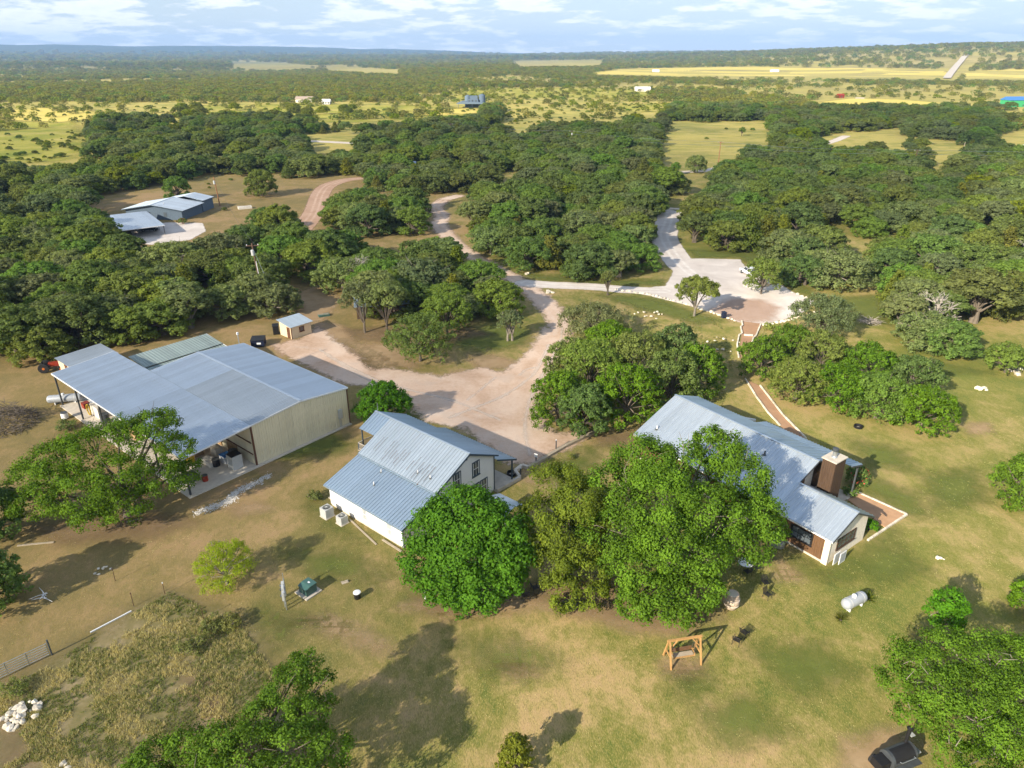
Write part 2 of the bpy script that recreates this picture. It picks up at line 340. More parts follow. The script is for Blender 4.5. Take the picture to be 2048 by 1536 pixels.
def make_ground():
    rs = np.concatenate([[0.0], np.linspace(20, 460, 12), np.geomspace(520, 14800, 92)])
    az = np.unique(np.concatenate([np.linspace(-math.pi, math.pi, 73), np.linspace(-0.75, 0.75, 420)]))[:-1]
    A, RR = np.meshgrid(az, rs[1:]); X = RR * np.sin(A); Y = RR * np.cos(A); Z = terrain(X, Y)
    v = np.concatenate([[[0, 0, 0]], np.stack([X, Y, Z], -1).reshape(-1, 3)]); n = len(az); k = len(rs) - 1
    j = np.arange(n); jn = (j + 1) % n
    f = [(0, 1 + b, 1 + a) for a, b in zip(j, jn)]
    for i in range(k - 1):
        f += list(zip(1 + i * n + j, 1 + i * n + jn, 1 + (i + 1) * n + jn, 1 + (i + 1) * n + j))
    me = bpy.data.meshes.new('ground'); me.from_pydata(v.tolist(), [], [tuple(map(int, q)) for q in f]); me.update()
    bm = bmesh.new(); bm.from_mesh(me); bmesh.ops.recalc_face_normals(bm, faces=bm.faces)
    if sum(ff.normal.z for ff in bm.faces) < 0: bmesh.ops.reverse_faces(bm, faces=bm.faces)
    bm.to_mesh(me); bm.free()
    me.polygons.foreach_set('use_smooth', [True] * len(me.polygons)); me.materials.append(M_GROUND)
    return tag(link('ground', me), kind='structure')
make_ground()

# soft-edged sheets for roads, yards and bare earth
def sheet_mat(name, stops, nsc, amp=1.6, fade=0.9, tracks=None, fine=4.0, maxa=1.0, patch=None):
    mt, t = new_mat(name)
    pos = nd(t, 'ShaderNodeTexCoord').outputs['Object']
    sd = nd(t, 'ShaderNodeAttribute', attribute_name='sd').outputs['Fac']; lat = nd(t, 'ShaderNodeAttribute', attribute_name='lat').outputs['Fac']
    a = noise(t, nsc, 5, 0.6, pos, 0.5); b = noise(t, fine, 5, 0.7, pos); e = noise(t, 0.55, 5, 0.65, pos, 0.4)
    c = ramp(t, m('ADD', m('MULTIPLY', a, 0.7, t), m('MULTIPLY', b, 0.3, t), t), stops)
    if tracks:
        d = m('ABSOLUTE', m('SUBTRACT', lat, 0.85, t), None, t)
        c = mix(t, m('MULTIPLY', maprange(t, d, 0.55, 0.15, 0, 0.7), maprange(t, e, 0.3, 0.6), t), c, tracks)
    if patch: c = mix(t, maprange(t, noise(t, 0.16, 4, 0.6, pos, 0.8), patch[0], patch[0] + 0.1, 0, patch[1]), c, patch[2])
    al = m('ADD', sd, m('MULTIPLY', m('SUBTRACT', m('ADD', m('MULTIPLY', e, 0.65, t), m('MULTIPLY', b, 0.35, t), t), 0.5, t), amp * 2, t), t)
    al = maprange(t, al, -fade * 0.5, fade * 0.5, 0, maxa)
    p = bsdf(t, c, 0.95, 0, 0.1, b, 0.03, 0.35)
    tr = nd(t, 'ShaderNodeBsdfTransparent'); ms = nd(t, 'ShaderNodeMixShader'); t.links.new(al, ms.inputs[0]); t.links.new(tr.outputs[0], ms.inputs[1]); t.links.new(p.outputs[0], ms.inputs[2]); fin(t, ms); return mt
M_DIRT = sheet_mat('sandy_dirt', [(0.3, (0.36, 0.235, 0.155)), (0.45, (0.50, 0.355, 0.26)), (0.55, (0.58, 0.44, 0.345)), (0.72, (0.64, 0.53, 0.44))], 0.12, 2.6, 1.6, (0.58, 0.46, 0.38), 2.0, 1.0, (0.56, 0.5, (0.50, 0.40, 0.33)))
M_REDROAD = sheet_mat('reddish_dirt', [(0.3, (0.34, 0.21, 0.14)), (0.7, (0.47, 0.32, 0.235))], 0.2, 0.9, 0.6, (0.54, 0.39, 0.30))
M_GRAVEL = sheet_mat('grey_gravel', [(0.3, (0.46, 0.405, 0.365)), (0.5, (0.58, 0.52, 0.475)), (0.7, (0.68, 0.62, 0.57))], 0.22, 0.7, 0.4, (0.70, 0.66, 0.62), 3.0)
M_REDSTAIN = sheet_mat('red_soil_wash', [(0.3, (0.36, 0.20, 0.12)), (0.7, (0.48, 0.30, 0.20))], 0.3, 2.2, 2.6, None, 4.0, 0.5)
M_BARE = sheet_mat('bare_tan_soil', [(0.3, (0.33, 0.22, 0.12)), (0.7, (0.46, 0.33, 0.20))], 0.5, 1.6, 2.4, None, 3.0, 0.75)
M_LEAFLIT = sheet_mat('leaf_litter', [(0.3, (0.17, 0.115, 0.07)), (0.7, (0.31, 0.215, 0.125))], 0.6, 1.8, 3.4, None, 5.0, 0.65)
M_GREEN = sheet_mat('green_turf', [(0.3, (0.095, 0.125, 0.028)), (0.7, (0.165, 0.185, 0.045))], 0.5, 2.6, 4.0, None, 5.0, 0.78)
M_WEEDS = sheet_mat('weedy_soil', [(0.3, (0.13, 0.13, 0.045)), (0.5, (0.22, 0.185, 0.085)), (0.7, (0.36, 0.28, 0.17))], 0.5, 2.2, 4.0, None, 3.0, 0.85)
M_GOLD = sheet_mat('golden_field', [(0.3, (0.50, 0.42, 0.09)), (0.7, (0.62, 0.50, 0.14))], 0.012, 6, 12, None, 0.3)
M_LIME = sheet_mat('lime_green_pasture', [(0.35, (0.20, 0.24, 0.035)), (0.5, (0.36, 0.34, 0.06)), (0.65, (0.50, 0.42, 0.13))], 0.035, 10, 18, None, 0.25, 0.85)
M_PALEROAD = sheet_mat('pale_far_road', [(0.3, (0.56, 0.48, 0.40)), (0.7, (0.68, 0.60, 0.52))], 0.05, 0.6, 1.0, None, 0.5)
M_SANDPATH = sheet_mat('sand_path', [(0.3, (0.29, 0.17, 0.10)), (0.7, (0.40, 0.25, 0.155))], 0.5, 0.2, 0.15, None, 4.0)
def far_at(px, py):
    """like ground_at, but over the rolling far terrain"""
    a = (px - 1024) / FPX; b = (768 - py) / FPX; d = np.array([a, CT + b * ST, -ST + b * CT]); t = np.geomspace(60, 16000, 1500); P = d[None] * t[:, None]; z = HC + P[:, 2]
    k = np.nonzero(z <= terrain(P[:, 0], P[:, 1]))[0]; k = k[0] if len(k) else -1
    return float(P[k, 0]), float(P[k, 1])
def W2(p): return tuple(ground_at(*p)[:2])
def sheet(name, mat, layer, polys=(), lines=(), cell=0.6, margin=2.5, world=False):
    cv = (lambda q: q) if world else W2
    P = [[cv(p) for p in po] for po in polys]; L = [([cv(p) for p in l], w) for l, w in lines]
    # round the lines off
    allp = np.array([p for po in P for p in po] + [p for l, w in L for p in l])
    wmax = max([w for l, w in L] + [0]); lo = allp.min(0) - margin - wmax / 2; hi = allp.max(0) + margin + wmax / 2
    gx = np.arange(lo[0], hi[0] + cell, cell); gy = np.arange(lo[1], hi[1] + cell, cell); X, Y = np.meshgrid(gx, gy)
    sd = np.full(X.shape, -1e3); lat = np.full(X.shape, 9.0)
    for po in P:
        d = segdist(X, Y, po, True); sd = np.maximum(sd, np.where(inpoly(X, Y, po), d, -d))
    for l, w in L:
        q = np.array(l)                                               # Catmull-Rom through the given points
        if len(q) > 2:
            e = np.vstack([2 * q[0] - q[1], q, 2 * q[-1] - q[-2]]); sm = []
            for i in range(1, len(e) - 2):
                for tt in np.linspace(0, 1, 6, endpoint=False):
                    a, b, c, d4 = e[i - 1], e[i], e[i + 1], e[i + 2]
                    sm.append(0.5 * (2 * b + (c - a) * tt + (2 * a - 5 * b + 4 * c - d4) * tt ** 2 + (-a + 3 * b - 3 * c + d4) * tt ** 3))
            sm.append(q[-1]); q = np.array(sm)
        d = segdist(X, Y, q, False); sd = np.maximum(sd, w / 2 - d); lat = np.minimum(lat, d)
    keepv = sd > -margin
    cellk = keepv[:-1, :-1] | keepv[1:, :-1] | keepv[:-1, 1:] | keepv[1:, 1:]
    idx = np.full(X.shape, -1); use = np.zeros(X.shape, bool)
    use[:-1, :-1] |= cellk; use[1:, :-1] |= cellk; use[:-1, 1:] |= cellk; use[1:, 1:] |= cellk
    idx[use] = np.arange(use.sum()); ii, jj = np.nonzero(cellk)
    f = np.stack([idx[ii, jj], idx[ii, jj + 1], idx[ii + 1, jj + 1], idx[ii + 1, jj]], -1)
    v = np.stack([X[use], Y[use], terrain(X[use], Y[use]) + 0.004 * layer], -1)
    me = bpy.data.meshes.new(name); me.from_pydata(v.tolist(), [], f.tolist()); me.update()
    for nm, arr in (('sd', sd), ('lat', lat)):
        a = me.attributes.new(nm, 'FLOAT', 'POINT'); a.data.foreach_set('value', arr[use].astype(np.float32))
    me.materials.append(mat)
    return tag(link(name, me), kind='structure')

YARD = [(545, 690), (600, 678), (640, 650), (668, 680), (700, 700), (742, 738), (800, 738), (880, 752), (960, 735), (1010, 745), (1060, 700), (1085, 655), (1135, 670), (1110, 730), (1085, 780), (1075, 830), (1110, 865), (1190, 866), (1160, 884), (1110, 905), (1062, 930), (1020, 930), (985, 900), (935, 862), (890, 850), (850, 842), (830, 820), (800, 790), (720, 770), (690, 770), (620, 735), (560, 705)]
DRIVE = [(1075, 745), (1110, 690), (1122, 655), (1105, 622), (1075, 592), (1035, 562), (985, 535), (950, 514), (915, 492), (890, 465), (878, 448), (884, 432), (872, 415), (888, 400), (915, 392)]
LOT = [(1350, 519), (1400, 517), (1480, 519), (1500, 548), (1548, 560), (1585, 584), (1628, 602), (1612, 622), (1566, 640), (1522, 650), (1478, 645), (1440, 630), (1380, 612), (1300, 592), (1240, 580), (1330, 572), (1345, 548)]
sheet('dirt_yard', M_DIRT, 3, [YARD], [(DRIVE, 4.4)], 0.5)
sheet('gravel_lot', M_GRAVEL, 4, [LOT], [([(1050, 566), (1100, 570), (1180, 573), (1260, 580), (1330, 582)], 4.6), ([(1400, 560), (1362, 528), (1338, 495), (1328, 470), (1336, 445), (1340, 425)], 7.0)], 0.5)
sheet('red_soil', M_REDSTAIN, 5, [[(1420, 620), (1460, 596), (1530, 600), (1560, 615), (1545, 640), (1500, 648), (1460, 640)]], (), 0.5, 3)
sheet('dirt_road', M_REDROAD, 3, (), [([(600, 460), (625, 430), (634, 408), (640, 390), (652, 374), (675, 364), (705, 358), (740, 356)], 6.5)], 0.7)
sheet('gravel_forecourt', M_GRAVEL, 4, [[(262, 462), (330, 445), (405, 446), (412, 462), (380, 480), (300, 490), (265, 482)]], (), 0.8)
sheet('paved_road', M_PALEROAD, 3, (), [([(1270, 350), (1340, 345), (1400, 342), (1460, 333)], 5.5), ([(1335, 420), (1310, 415), (1360, 418)], 2.5)], 1.0, 3)
sheet('country_road', M_PALEROAD, 3, (), [([(600, 281), (660, 284), (720, 287)], 7)], 1.2, 3)
sheet('ranch_road', M_PALEROAD, 3, (), [([(1640, 290), (1670, 281), (1692, 272)], 5), ([(1696, 219), (1702, 212), (1716, 203), (1720, 196)], 9), ([(2000, 232), (2048, 230), (2100, 229)], 6), ([(2030, 300), (2060, 290)], 6)], 1.6, 4)
# bare ground, litter, greener turf
sheet('bare_soil', M_BARE, 1, [[(800, 1215), (900, 1232), (1010, 1225), (1080, 1215), (1190, 1240), (1260, 1262), (1330, 1270), (1380, 1255), (1290, 1240), (1180, 1215), (1050, 1190), (930, 1205), (850, 1200)],
      [(1325, 1322), (1350, 1310), (1400, 1325), (1405, 1342), (1370, 1352), (1335, 1345)], [(1680, 1496), (1730, 1470), (1800, 1462), (1850, 1490), (1800, 1560), (1690, 1545)],
      [(640, 655), (700, 690), (760, 725), (800, 735), (740, 742), (680, 705)], [(700, 685), (790, 690), (840, 735), (740, 735)], [(930, 705), (1000, 712), (1050, 730), (960, 742)], [(620, 640), (690, 650), (720, 690), (650, 690)], [(1430, 850), (1455, 838), (1450, 858)], [(450, 1015), (520, 1005), (535, 1018), (480, 1030)], [(610, 1240), (660, 1230), (760, 1280), (800, 1310), (740, 1300)], [(1000, 1330), (1060, 1335), (1080, 1350), (1020, 1352)],
      [(570, 590), (640, 570), (680, 600), (650, 640), (600, 650)], [(1930, 850), (1975, 845), (1985, 862), (1940, 868)], [(1560, 1110), (1600, 1160), (1545, 1160)]], (), 0.7, 3)
sheet('leaf_litter', M_LEAFLIT, 2, [[(1040, 1180), (1200, 1150), (1400, 1180), (1440, 1230), (1330, 1255), (1200, 1230)], [(830, 1150), (850, 1200), (900, 1215), (1030, 1190), (950, 1150)], [(1190, 870), (1290, 860), (1290, 885), (1200, 890)], [(60, 1050), (330, 1030), (390, 1045), (300, 1075), (120, 1085)], [(690, 660), (830, 650), (940, 655), (980, 670), (850, 690), (720, 680)], [(1840, 1275), (1900, 1275), (1900, 1292), (1850, 1292)]], (), 0.7, 3)
sheet('green_turf', M_GREEN, 1, [[(620, 1010), (660, 1050), (720, 1085), (690, 1060), (640, 1035)], [(1350, 1345), (1410, 1345), (1420, 1370), (1370, 1390), (1350, 1370)], [(1540, 1095), (1600, 1110), (1650, 1140), (1720, 1100), (1790, 1060), (1760, 1110), (1690, 1160), (1640, 1160)], [(1700, 960), (1760, 960), (1830, 990), (1860, 1030), (1820, 1030), (1740, 985)],
      [(900, 660), (1000, 650), (1060, 660), (1050, 690), (960, 705), (910, 690)], [(1050, 548), (1180, 560), (1330, 560), (1330, 572), (1180, 568), (1060, 556)], [(1380, 500), (1560, 505), (1600, 560), (1640, 600), (1760, 590), (1780, 650), (1640, 605), (1540, 555), (1480, 515), (1390, 515)], [(1720, 700), (1800, 720), (1900, 730), (1980, 745), (1850, 745), (1740, 725)], [(820, 820), (880, 830), (870, 850), (830, 845)], [(540, 860), (680, 870), (690, 900), (560, 920)], [(680, 690), (760, 740), (720, 745), (660, 700)],
      [(1120, 960), (1180, 930), (1190, 900), (1110, 930), (1070, 950)], [(560, 740), (590, 760), (560, 770)], [(520, 1220), (640, 1240), (560, 1290)], [(1500, 1300), (1640, 1290), (1700, 1340), (1600, 1390)], [(1850, 950), (1950, 940), (1970, 1000), (1870, 1020)], [(1400, 1420), (1500, 1400), (1570, 1460), (1450, 1490)], [(1700, 1110), (1800, 1090), (1850, 1140), (1760, 1170)], [(900, 1290), (1040, 1280), (1120, 1330), (980, 1350)], [(560, 1100), (700, 1110), (760, 1160), (640, 1150)], [(1700, 880), (1800, 900), (1830, 940), (1740, 930)], [(1440, 640), (1300, 596), (1200, 590), (1260, 612), (1400, 650)]], (), 0.8, 3)
sheet('weedy_soil', M_WEEDS, 2, [[(-60, 1400), (120, 1310), (260, 1225), (340, 1180), (420, 1215), (480, 1240), (560, 1350), (620, 1450), (560, 1600), (-100, 1600)]], (), 0.8, 3)
sheet('mulch_bed', M_LEAFLIT, 3, [[(370, 1345), (420, 1350), (450, 1400), (440, 1440), (400, 1430)], [(0, 1400), (20, 1420), (60, 1536), (20, 1536)]], (), 0.6, 2)
FIELD = [(1175, 148), (1240, 138), (1330, 136), (1500, 134), (1700, 136), (1880, 139), (1900, 146), (1890, 155), (1700, 153), (1500, 152), (1350, 152)]
def far_world(poly, z=0.0): return [far_at(x, y) for x, y in poly]
sheet('golden_field', M_GOLD, 6, [far_world(FIELD)], (), 18, 30, True)
sheet('golden_meadow', M_GOLD, 7, [far_world([(1640, 204), (1700, 197), (1800, 199), (1890, 206), (1880, 217), (1780, 216), (1690, 214)]), far_world([(0, 222), (80, 216), (170, 219), (220, 232), (120, 245), (0, 240)]), far_world([(820, 222), (900, 218), (960, 218), (960, 226), (860, 232)]), far_world([(1925, 143), (2100, 136), (2140, 160), (1925, 158)])], (), 6, 20, True)
sheet('lime_pasture', M_LIME, 6, [far_world([(890, 182), (1000, 177), (1200, 176), (1300, 181), (1310, 192), (1200, 196), (1000, 196), (900, 198)]), far_world([(350, 212), (600, 208), (900, 212), (950, 232), (700, 246), (420, 240)]), far_world([(-40, 245), (150, 242), (180, 300), (120, 325), (-40, 325)]), far_world([(1230, 210), (1340, 206), (1340, 222), (1260, 226)])], (), 8, 25, True)
M_TRACK = sheet_mat('pale_tyre_track', [(0.3, (0.62, 0.52, 0.44)), (0.7, (0.70, 0.61, 0.53))], 0.4, 0.5, 0.5, None, 3.0, 0.6)
sheet('tyre_tracks', M_TRACK, 6, (), [([(1098, 690), (1070, 745), (1010, 790), (950, 815), (900, 835)], 0.5), ([(1070, 735), (1050, 740), (1040, 750)], 0.4), ([(990, 755), (960, 780), (935, 800)], 0.35), ([(1125, 655), (1118, 690), (1090, 740), (1060, 800), (1050, 860), (1060, 910)], 0.45), ([(640, 700), (700, 735), (780, 770), (900, 800), (1000, 840)], 0.5), ([(655, 712), (715, 748), (790, 785)], 0.4)], 0.2, 0.6)
# the straight road climbing the far rise
def ribbon(name, mat, pts, w, lift):
    q = np.array(pts, float); t = np.linspace(0, 1, 60); s = np.linspace(0, 1, len(q)); X = np.interp(t, s, q[:, 0]); Y = np.interp(t, s, q[:, 1])
    dx, dy = np.gradient(X), np.gradient(Y); L = np.hypot(dx, dy); nx, ny = -dy / L * w / 2, dx / L * w / 2
    v = []
    for i in range(60):
        for sg in (-1, 1):
            x, y = X[i] + sg * nx[i], Y[i] + sg * ny[i]; v.append((x, y, float(terrain(x, y)) + lift))
    f = [(2 * i, 2 * i + 1, 2 * i + 3, 2 * i + 2) for i in range(59)]
    me = bpy.data.meshes.new(name); me.from_pydata(v, [], f); me.update(); me.materials.append(mat); return tag(link(name, me), kind='structure')
ribbon('far_road', MT['conc'], [far_at(1893, 158), far_at(1899, 150), far_at(1906, 141), far_at(1915, 130), far_at(1924, 120), far_at(1931, 112), far_at(1934, 108)], 15, 2.0)

# ------------------------------------------------------------------ cumulus clouds upwind of the sun: their shade lies on the middle ground, as in the photo
def cloud_material():
    mt, t = new_mat('cloud_white'); d = nd(t, 'ShaderNodeBsdfDiffuse'); d.inputs[0].default_value = (0.85, 0.86, 0.88, 1)
    tr = nd(t, 'ShaderNodeBsdfTransparent'); ms = nd(t, 'ShaderNodeMixShader', i_0=0.15)
    t.links.new(tr.outputs[0], ms.inputs[1]); t.links.new(d.outputs[0], ms.inputs[2]); fin(t, ms); return mt
M_CLOUD = cloud_material()
def cloud(label, polyg, alt, thick, seed, cell=None):
    """a lumpy closed cumulus over the point that the sun ray through the shaded ground reaches at height alt"""
    off = -LDIR / abs(LDIR.z) * alt
    P = np.array(polyg, float); lo, hi = P.min(0) - 30, P.max(0) + 30; cell = cell or max(hi - lo) / 90
    gx = np.arange(lo[0], hi[0], cell); gy = np.arange(lo[1], hi[1], cell); X, Y = np.meshgrid(gx, gy)
    d = segdist(X, Y, P, True); sd = np.where(inpoly(X, Y, P), d, -d)
    sc = max(hi - lo) / 7; sd = sd + (fbm(X / sc, Y / sc, seed) - 0.5) * sc * 0.45 + (fbm(X / sc * 4, Y / sc * 4, seed + 9) - 0.5) * sc * 0.25
    keep = sd > 0; ck = keep[:-1, :-1] & keep[1:, :-1] & keep[:-1, 1:] & keep[1:, 1:]
    use = np.zeros(X.shape, bool); use[:-1, :-1] |= ck; use[1:, :-1] |= ck; use[:-1, 1:] |= ck; use[1:, 1:] |= ck
    edge = sstep(0, sc * 0.5, sd); top = thick * edge * (0.35 + 0.9 * fbm(X / sc * 2.2, Y / sc * 2.2, seed + 4)); bot = -thick * 0.12 * edge
    idx = np.full(X.shape, -1); idx[use] = np.arange(use.sum()); n = int(use.sum()); ii, jj = np.nonzero(ck)
    q = np.stack([idx[ii, jj], idx[ii, jj + 1], idx[ii + 1, jj + 1], idx[ii + 1, jj]], -1)
    v = np.concatenate([np.stack([X[use], Y[use], top[use]], -1), np.stack([X[use], Y[use], bot[use] - 0.5], -1)]) + np.array([off.x, off.y, alt])
    me = bpy.data.meshes.new('cumulus_cloud'); me.from_pydata(v.tolist(), [], q.tolist() + (q[:, ::-1] + n).tolist()); me.update()
    me.polygons.foreach_set('use_smooth', [True] * len(me.polygons)); me.materials.append(M_CLOUD)
    return tag(link('cumulus_cloud', me), label, 'cloud', 'cumulus clouds')
cloud('broad white cumulus whose shade lies over the middle oak woods', [(-420, 64), (-70, 64), (-45, 66), (-30, 74), (-14, 70), (0, 66), (10, 72), (18, 84), (26, 104), (45, 122), (75, 140), (105, 170), (130, 210), (160, 240), (230, 330), (310, 450), (180, 500), (-60, 470), (-260, 440), (-460, 400)], 620, 130, 3)
cloud('small white cumulus whose shade dims the left foreground', [(-75, 14), (-22, 16), (-18, 30), (-26, 42), (-36, 52), (-50, 58), (-80, 66)], 430, 40, 8, 1.5)
cloud('distant cumulus shading a long strip of far valley', [(-2600, 2700), (-700, 2750), (-500, 3200), (-1200, 3600), (-2900, 3500)], 900, 200, 5)
cloud('distant cumulus shading the valley floor below blue hills', [(-900, 5200), (600, 4800), (900, 5600), (-300, 6600)], 900, 200, 6)
# ------------------------------------------------------------------ building parts (local axes: x along the ridge, -y = v towards the camera side)
def panels(root, u0, u1, vt, zt, vb, zb, w, ribs, ribh, mat, name='roof_panel', thick=0.03, ribw=0.05, matf=None):
    dirn = 1 if vb > vt else -1; L = math.hypot(vb - vt, zt - zb); a = math.atan2(zt - zb, abs(vb - vt))
    n = max(1, round((u1 - u0) / w)); w = (u1 - u0) / n; pitch = w / ribs; prof = [(0.0, 0.0)]
    for i in range(ribs):
        c = (i + 0.5) * pitch; prof += [(c - ribw, 0), (c - ribw * 0.5, ribh), (c + ribw * 0.5, ribh), (c + ribw, 0)]
    prof.append((w - 0.006, 0)); poly = prof + [(w - 0.006, -thick), (0, -thick)]
    meshes = {}
    out_ = []
    for i in range(n):
        mt = matf(i, n) if matf else mat
        if mt.name not in meshes:
            mb = MB(); mb.prism(poly, 'y', 0, -L * dirn); me = mb.mesh(name); me.materials.append(mt); meshes[mt.name] = me
        o = link(name, meshes[mt.name], root); o.location = (u0 + i * w, -vt, zt); o.rotation_euler = (a * dirn, 0, 0); out_.append(o)
    return out_
def trim_bar(root, name, a, b, w, h, mat):   # a, b in (u, v, z)
    return MB().bar((a[0], -a[1], a[2]), (b[0], -b[1], b[2]), w, h).build(name, mat, root)
def window(root, face, c, z, w, h, pos, fmat, muntin=1, gm=None, name='window', sill=True, deep=0.06):
    """face 'u': wall across u at pos looking to +u, c is v; face 'v': wall across v at pos looking to +v, c is u"""
    def bx(mb, a0, a1, z0, z1, d0, d1):
        if face == 'u': mb.box(pos + d0, pos + d1, -a1, -a0, z0, z1)
        else: mb.box(a0, a1, -(pos + d1), -(pos + d0), z0, z1)
    f = MB(); t = 0.11
    bx(f, c - w / 2 - t, c + w / 2 + t, z + h / 2, z + h / 2 + t, 0.0, deep); bx(f, c - w / 2 - t, c + w / 2 + t, z - h / 2 - t, z - h / 2, 0.0, deep)
    bx(f, c - w / 2 - t, c - w / 2, z - h / 2, z + h / 2, 0.0, deep); bx(f, c + w / 2, c + w / 2 + t, z - h / 2, z + h / 2, 0.0, deep)
    fo = f.build(name, fmat, root)
    g = MB(); bx(g, c - w / 2, c + w / 2, z - h / 2, z + h / 2, 0.004, 0.02); g.build('pane', gm or MT['glass'], fo)
    k = MB(); bx(k, c - w / 2, c + w / 2, z - 0.025, z + 0.025, 0.022, 0.045)
    for i in range(1, muntin + 1): x = c - w / 2 + w * i / (muntin + 1); bx(k, x - 0.018, x + 0.018, z - h / 2, z + h / 2, 0.024, 0.04)
    bx(k, c - w / 2, c - w / 2 + 0.09, z - h / 2, z + h / 2, 0.023, 0.043); bx(k, c + w / 2 - 0.09, c + w / 2, z - h / 2, z + h / 2, 0.023, 0.043)
    k.build('sash', MT['white'] if fmat is MT['trim'] or fmat is MT['white'] else fmat, fo)
    if sill:
        s_ = MB(); bx(s_, c - w / 2 - t - 0.05, c + w / 2 + t + 0.05, z - h / 2 - t - 0.05, z - h / 2 - t - 0.002, 0, deep + 0.06); s_.build('sill', fmat, fo)
    return fo
def vent_pipe(root, u, v, z, h=0.5, r=0.06, mat=None):
    po = MB().tube([(u, -v, z - 0.2), (u, -v, z + h)], r, 10).build('roof_vent', mat or MT['tank'], root)
    MB().lathe([(r * 2.6, z + 0.01), (r * 1.2, z + 0.12)], 10, Matrix.Translation((u, -v, 0))).build('flashing', MT['dsteel'], po)
def wall_prism_u(root, name, u0, u1, pts, mat):   # outline in (v, z), from u0 to u1
    return MB().prism([(-v, z) for v, z in pts], 'x', u0, u1).build(name, mat, root)

# ---------------- white two-storey house
def white_house():
    r = thing('farmhouse', 'white two storey house with blue grey metal roof and rusty roof streaks', 'house', (-4.61, 63.13, 0), R(-40.25))
    W, TR = MT['white'], MT['trim']
    # walls: main block v -4.1..4.5, low block v 4.5..9.22
    wall_prism_u(r, 'gable_wall', -0.18, 0.0, [(-4.1, 0.25), (9.2, 0.25), (9.2, 2.55), (4.6, 4.05), (0, 6.55), (-4.1, 4.6)], W)
    wall_prism_u(r, 'gable_wall', -11.55, -11.37, [(-4.1, 0.25), (9.2, 0.25), (9.2, 2.55), (4.6, 4.05), (0, 6.55), (-4.1, 4.6)], W)
    MB().box(-11.37, -0.18, -9.2, -9.04, 0.25, 2.6).build('front_wall', W, r)
    MB().box(-11.37, -0.18, 3.94, 4.1, 0.25, 4.6).build('rear_wall', W, r)
    MB().box(-11.50, -0.05, -9.15, 4.05, 0.0, 0.25).build('foundation', MT['conc'], r)
    # roofs
    panels(r, -11.83, 0.34, 0.05, 6.75, 4.88, 4.39, 0.8, 2, 0.065, MT['roof_lite'])
    panels(r, -11.83, 0.34, -0.05, 6.75, -4.43, 4.64, 0.8, 2, 0.065, MT['roof_blue'])  # slope turned from the sun: its shade is put into a bluer, darker colour
    panels(r, -14.49, -11.85, 0.05, 6.73, 2.47, 5.53, 0.8, 2, 0.065, MT['roof_blue'])
    panels(r, -14.49, -11.85, -0.05, 6.73, -4.43, 4.62, 0.8, 2, 0.065, MT['roof_blue'])
    panels(r, -11.95, 0.36, 4.5, 4.28, 9.56, 2.63, 0.8, 2, 0.065, MT['roof_blue'])
    panels(r, -10.9, 0.40, -4.15, 4.2, -7.41, 2.79, 0.8, 2, 0.065, MT['roof_blue'])
    trim_bar(r, 'ridge_cap', (-14.5, 0, 6.79), (0.36, 0, 6.79), 0.26, 0.05, MT['roof_lite'])
    for a, b in (((0.36, 0, 6.64), (0.36, 4.9, 4.28)), ((0.36, 0, 6.64), (0.36, -4.45, 4.53)), ((0.38, 4.5, 4.17), (0.38, 9.58, 2.52)), ((0.42, -4.2, 4.08), (0.42, -7.43, 2.68)), ((-11.85, 2.5, 5.42), (-11.85, 4.9, 4.28)), ((-11.97, 4.5, 4.17), (-11.97, 9.58, 2.52))):
        trim_bar(r, 'fascia', a, b, 0.05, 0.17, TR)
    trim_bar(r, 'fascia', (-11.83, 4.91, 4.30), (0.34, 4.91, 4.30), 0.04, 0.14, MT['roof_blue']); trim_bar(r, 'gutter', (-11.95, 9.60, 2.54), (0.36, 9.60, 2.54), 0.09, 0.12, MT['roof_blue'])
    trim_bar(r, 'gutter', (-10.9, -7.46, 2.70), (0.40, -7.46, 2.70), 0.09, 0.12, TR)
    MB().prism([(-0.75, 5.95), (-0.02, 6.4), (-0.02, 5.9)], 'x', 0.002, 0.03).build('gable_vent', MT['dsteel'], r)
    # rust streaks down the seams of the upper roof
    sl = (4.39 - 6.75) / 4.83; st = MB(); rr = random.Random(4)
    for i in range(46):
        u = -10.6 + 8.9 * rr.random(); u = -11.83 + 0.4057 * (round((u + 11.83) / 0.4057) + 0.36); v0 = 1.75 + (u + 10.6) * 0.09 + rr.random() * 1.3; L = 0.3 + rr.random() ** 2 * 1.5; wd = 0.10 + rr.random() * 0.05
        za = 6.75 + sl * (v0 - 0.05) + 0.016; zb_ = 6.75 + sl * (v0 + L - 0.05) + 0.016
        st.bar((u, -v0, za), (u, -(v0 + L), zb_), wd, 0.004)
    st.build('rust_streaks', MT['rust'], r)
    for u, v, z in ((-7.36, 5.43, 3.96), (-6.73, 6.99, 3.46), (-3.26, 3.96, 4.83), (-1.52, 3.86, 4.88)): vent_pipe(r, u, v, z, 0.42)
    # windows
    window(r, 'u', -1.23, 4.30, 0.92, 1.55, 0.0, TR); window(r, 'u', 1.60, 4.25, 0.92, 1.55, 0.0, TR)
    window(r, 'u', -1.14, 1.62, 0.92, 1.45, 0.0, TR); window(r, 'u', -2.42, 1.62, 0.92, 1.45, 0.0, TR)
    window(r, 'v', -5.75, 1.45, 0.80, 1.20, 9.2, MT['white'], 2, MT['grey']); window(r, 'v', -1.98, 1.45, 0.80, 1.35, 9.2, MT['white'], 2, MT['grey'])
    # side door with its little hood
    d = MB().box(0.0, 0.06, -3.6, -2.7, 0.27, 2.3).build('door', MT['trim'], r); MB().box(0.06, 0.1, -3.52, -3.46, 1.2, 1.3).build('handle', MT['steel'], d)
